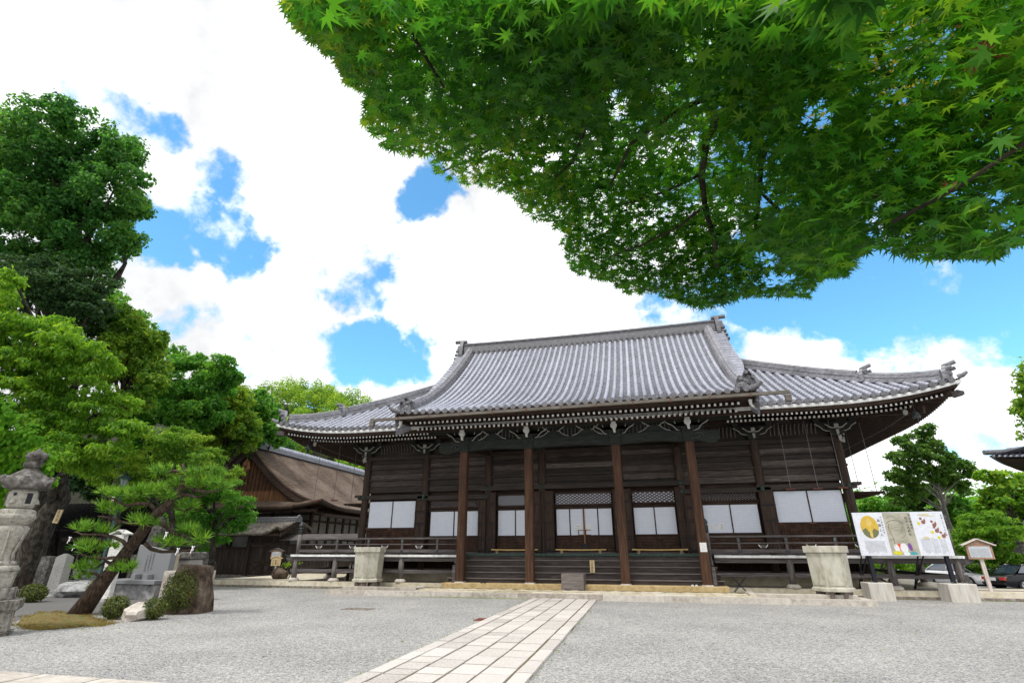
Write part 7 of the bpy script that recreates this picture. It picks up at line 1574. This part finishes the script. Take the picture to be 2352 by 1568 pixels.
        return scatter(nm, Q, Nn, S, MAPLE, L_[mat], parent, dirs=dr, r=rg)
    base = lambda u, v: np.clip(2.3 + .0048*v + .0007*(1250-u) - .0019*np.maximum(0, u-1800), 1.3, 5)
    near = lambda u, v: np.clip(2.05 + .0030*v - .0014*np.maximum(0, u-1700), 1.2, 4)
    layer('foliage', 7000, (650,-60,1500,470), base, .22, .105, 'maple', 1.0)
    layer('foliage', 9500, (1150,-60,2000,730), base, .28, .105, 'maple', 1.0)
    layer('foliage', 4200, (1150,380,1980,730), lambda u, v: base(u, v)+.45, .25, .105, 'maple', 1.05)
    layer('foliage', 3000, (1280,520,1980,730), lambda u, v: base(u, v)-.1, .25, .11, 'maple', 1.0)
    layer('foliage', 5500, (1700,-60,2500,600), lambda u, v: np.full_like(u, 3.3), .45, .11, 'maple', .8)  # extra leaves behind, added to keep sky light off the right side
    layer('foliage', 2800, (700,-60,1900,330), near, .20, .092, 'maple', 1.1)
    layer('foliage', 5200, (1800,-60,2500,620), lambda u, v: np.full_like(u, 2.3)-.0008*np.maximum(0,u-1900), .25, .075, 'maple', 1.0)
    layer('foliage', 1500, (1900,200,2500,610), lambda u, v: np.full_like(u, 2.0), .14, .065, 'maple', 1.25)
    layer('golden_foliage', 900, (1860,0,2200,300), lambda u, v: np.full_like(u, 4.6), .3, .11, 'maple_gold', .9)
    layer('foliage', 2500, (1500,-420,2600,0), base, .5, .11, 'maple', 1.0) if False else None
    layer('backlit_foliage', 1500, (640,-60,860,330), lambda u, v: base(u, v)-.15, .2, .095, 'maple_lime', 1.0)  # paler leaves along the fringe, coloured as if lit from behind
    layer('backlit_foliage', 900, (820,260,1320,560), lambda u, v: base(u, v)-.1, .2, .10, 'maple_lime', 1.0)
    # the unseen crown above the picture, thickened at right to block light
    n = 34000; P = np.stack([rg.uniform(4.2,12,n), rg.uniform(-30.5,-22.0,n), 4.6+rg.random(n)*2.6], 1); P = P[(P[:,2] > 4.9+.35*(P[:,1]+26))]
    scatter('upper_foliage', P, np.array([0,0,1])+rg.normal(size=(len(P),3))*.4, rg.uniform(.8,1.2,len(P))*.12, MAPLE, L_['maple'], t, r=rg)
    for i_, (u, v, d) in enumerate(((2265,110,1.6),(2285,130,1.6),(2250,150,1.62),(2215,60,1.7),(2190,160,1.8),(2200,420,1.5),(2180,430,1.5))): scatter('dry_leaf', np.array([AT(u, v, d)]), np.array([[0,-1,.3]])+rg.normal(size=(1,3))*.4, np.array([(.1,.09,.08,.06,.05,.05,.05)[i_]]), MAPLE, L_['dry'], t, r=rg)
maple()

def litter():
    r = np.random.default_rng(4); P = []
    for _ in range(60): P.append((r.uniform(-10,12), r.uniform(-17,-3.3), .012))
    for _ in range(25): P.append((r.uniform(-13.5,-10), r.uniform(-16,-14), .05))
    P = np.array(P); o = scatter('fallen_leaves', P, np.array([0,0,1])+r.normal(size=(len(P),3))*.3, r.uniform(.05,.1,len(P)), RHOMB, L_['maple_gold'], None); tag(o, 'scattered yellow fallen leaves on the gravel', 'leaves', kind='stuff')
    P = []
    for _ in range(300):
        x = r.normal(-4.2, 1.6); P.append((x, -3.06-abs(r.normal()*.05), .0))
    for _ in range(36): q = r.uniform(-20,-3.2); P.append((1.24+.0229*(-2.8-q)+abs(r.normal()*.06), q, .0))
    for _ in range(110): q = r.uniform(-20,-3.2); P.append((-1.56+.0229*(-2.8-q)-abs(r.normal()*.06), q, .0))
    for _ in range(500): P.append((r.uniform(-21,-4), .68-abs(r.normal()*.06), .0))
    for _ in range(300): P.append((r.uniform(12,22), .68-abs(r.normal()*.06), ground_z(18,1)))
    P = np.array(P); o = scatter('grass_tufts', P, np.array([0,0,1])+r.normal(size=(len(P),3))*.25, r.uniform(.03,.07,len(P)), NEEDLE, L_['warm'], None); tag(o, 'small grass tufts along the kerb and path edges', 'grass', kind='stuff')
litter()
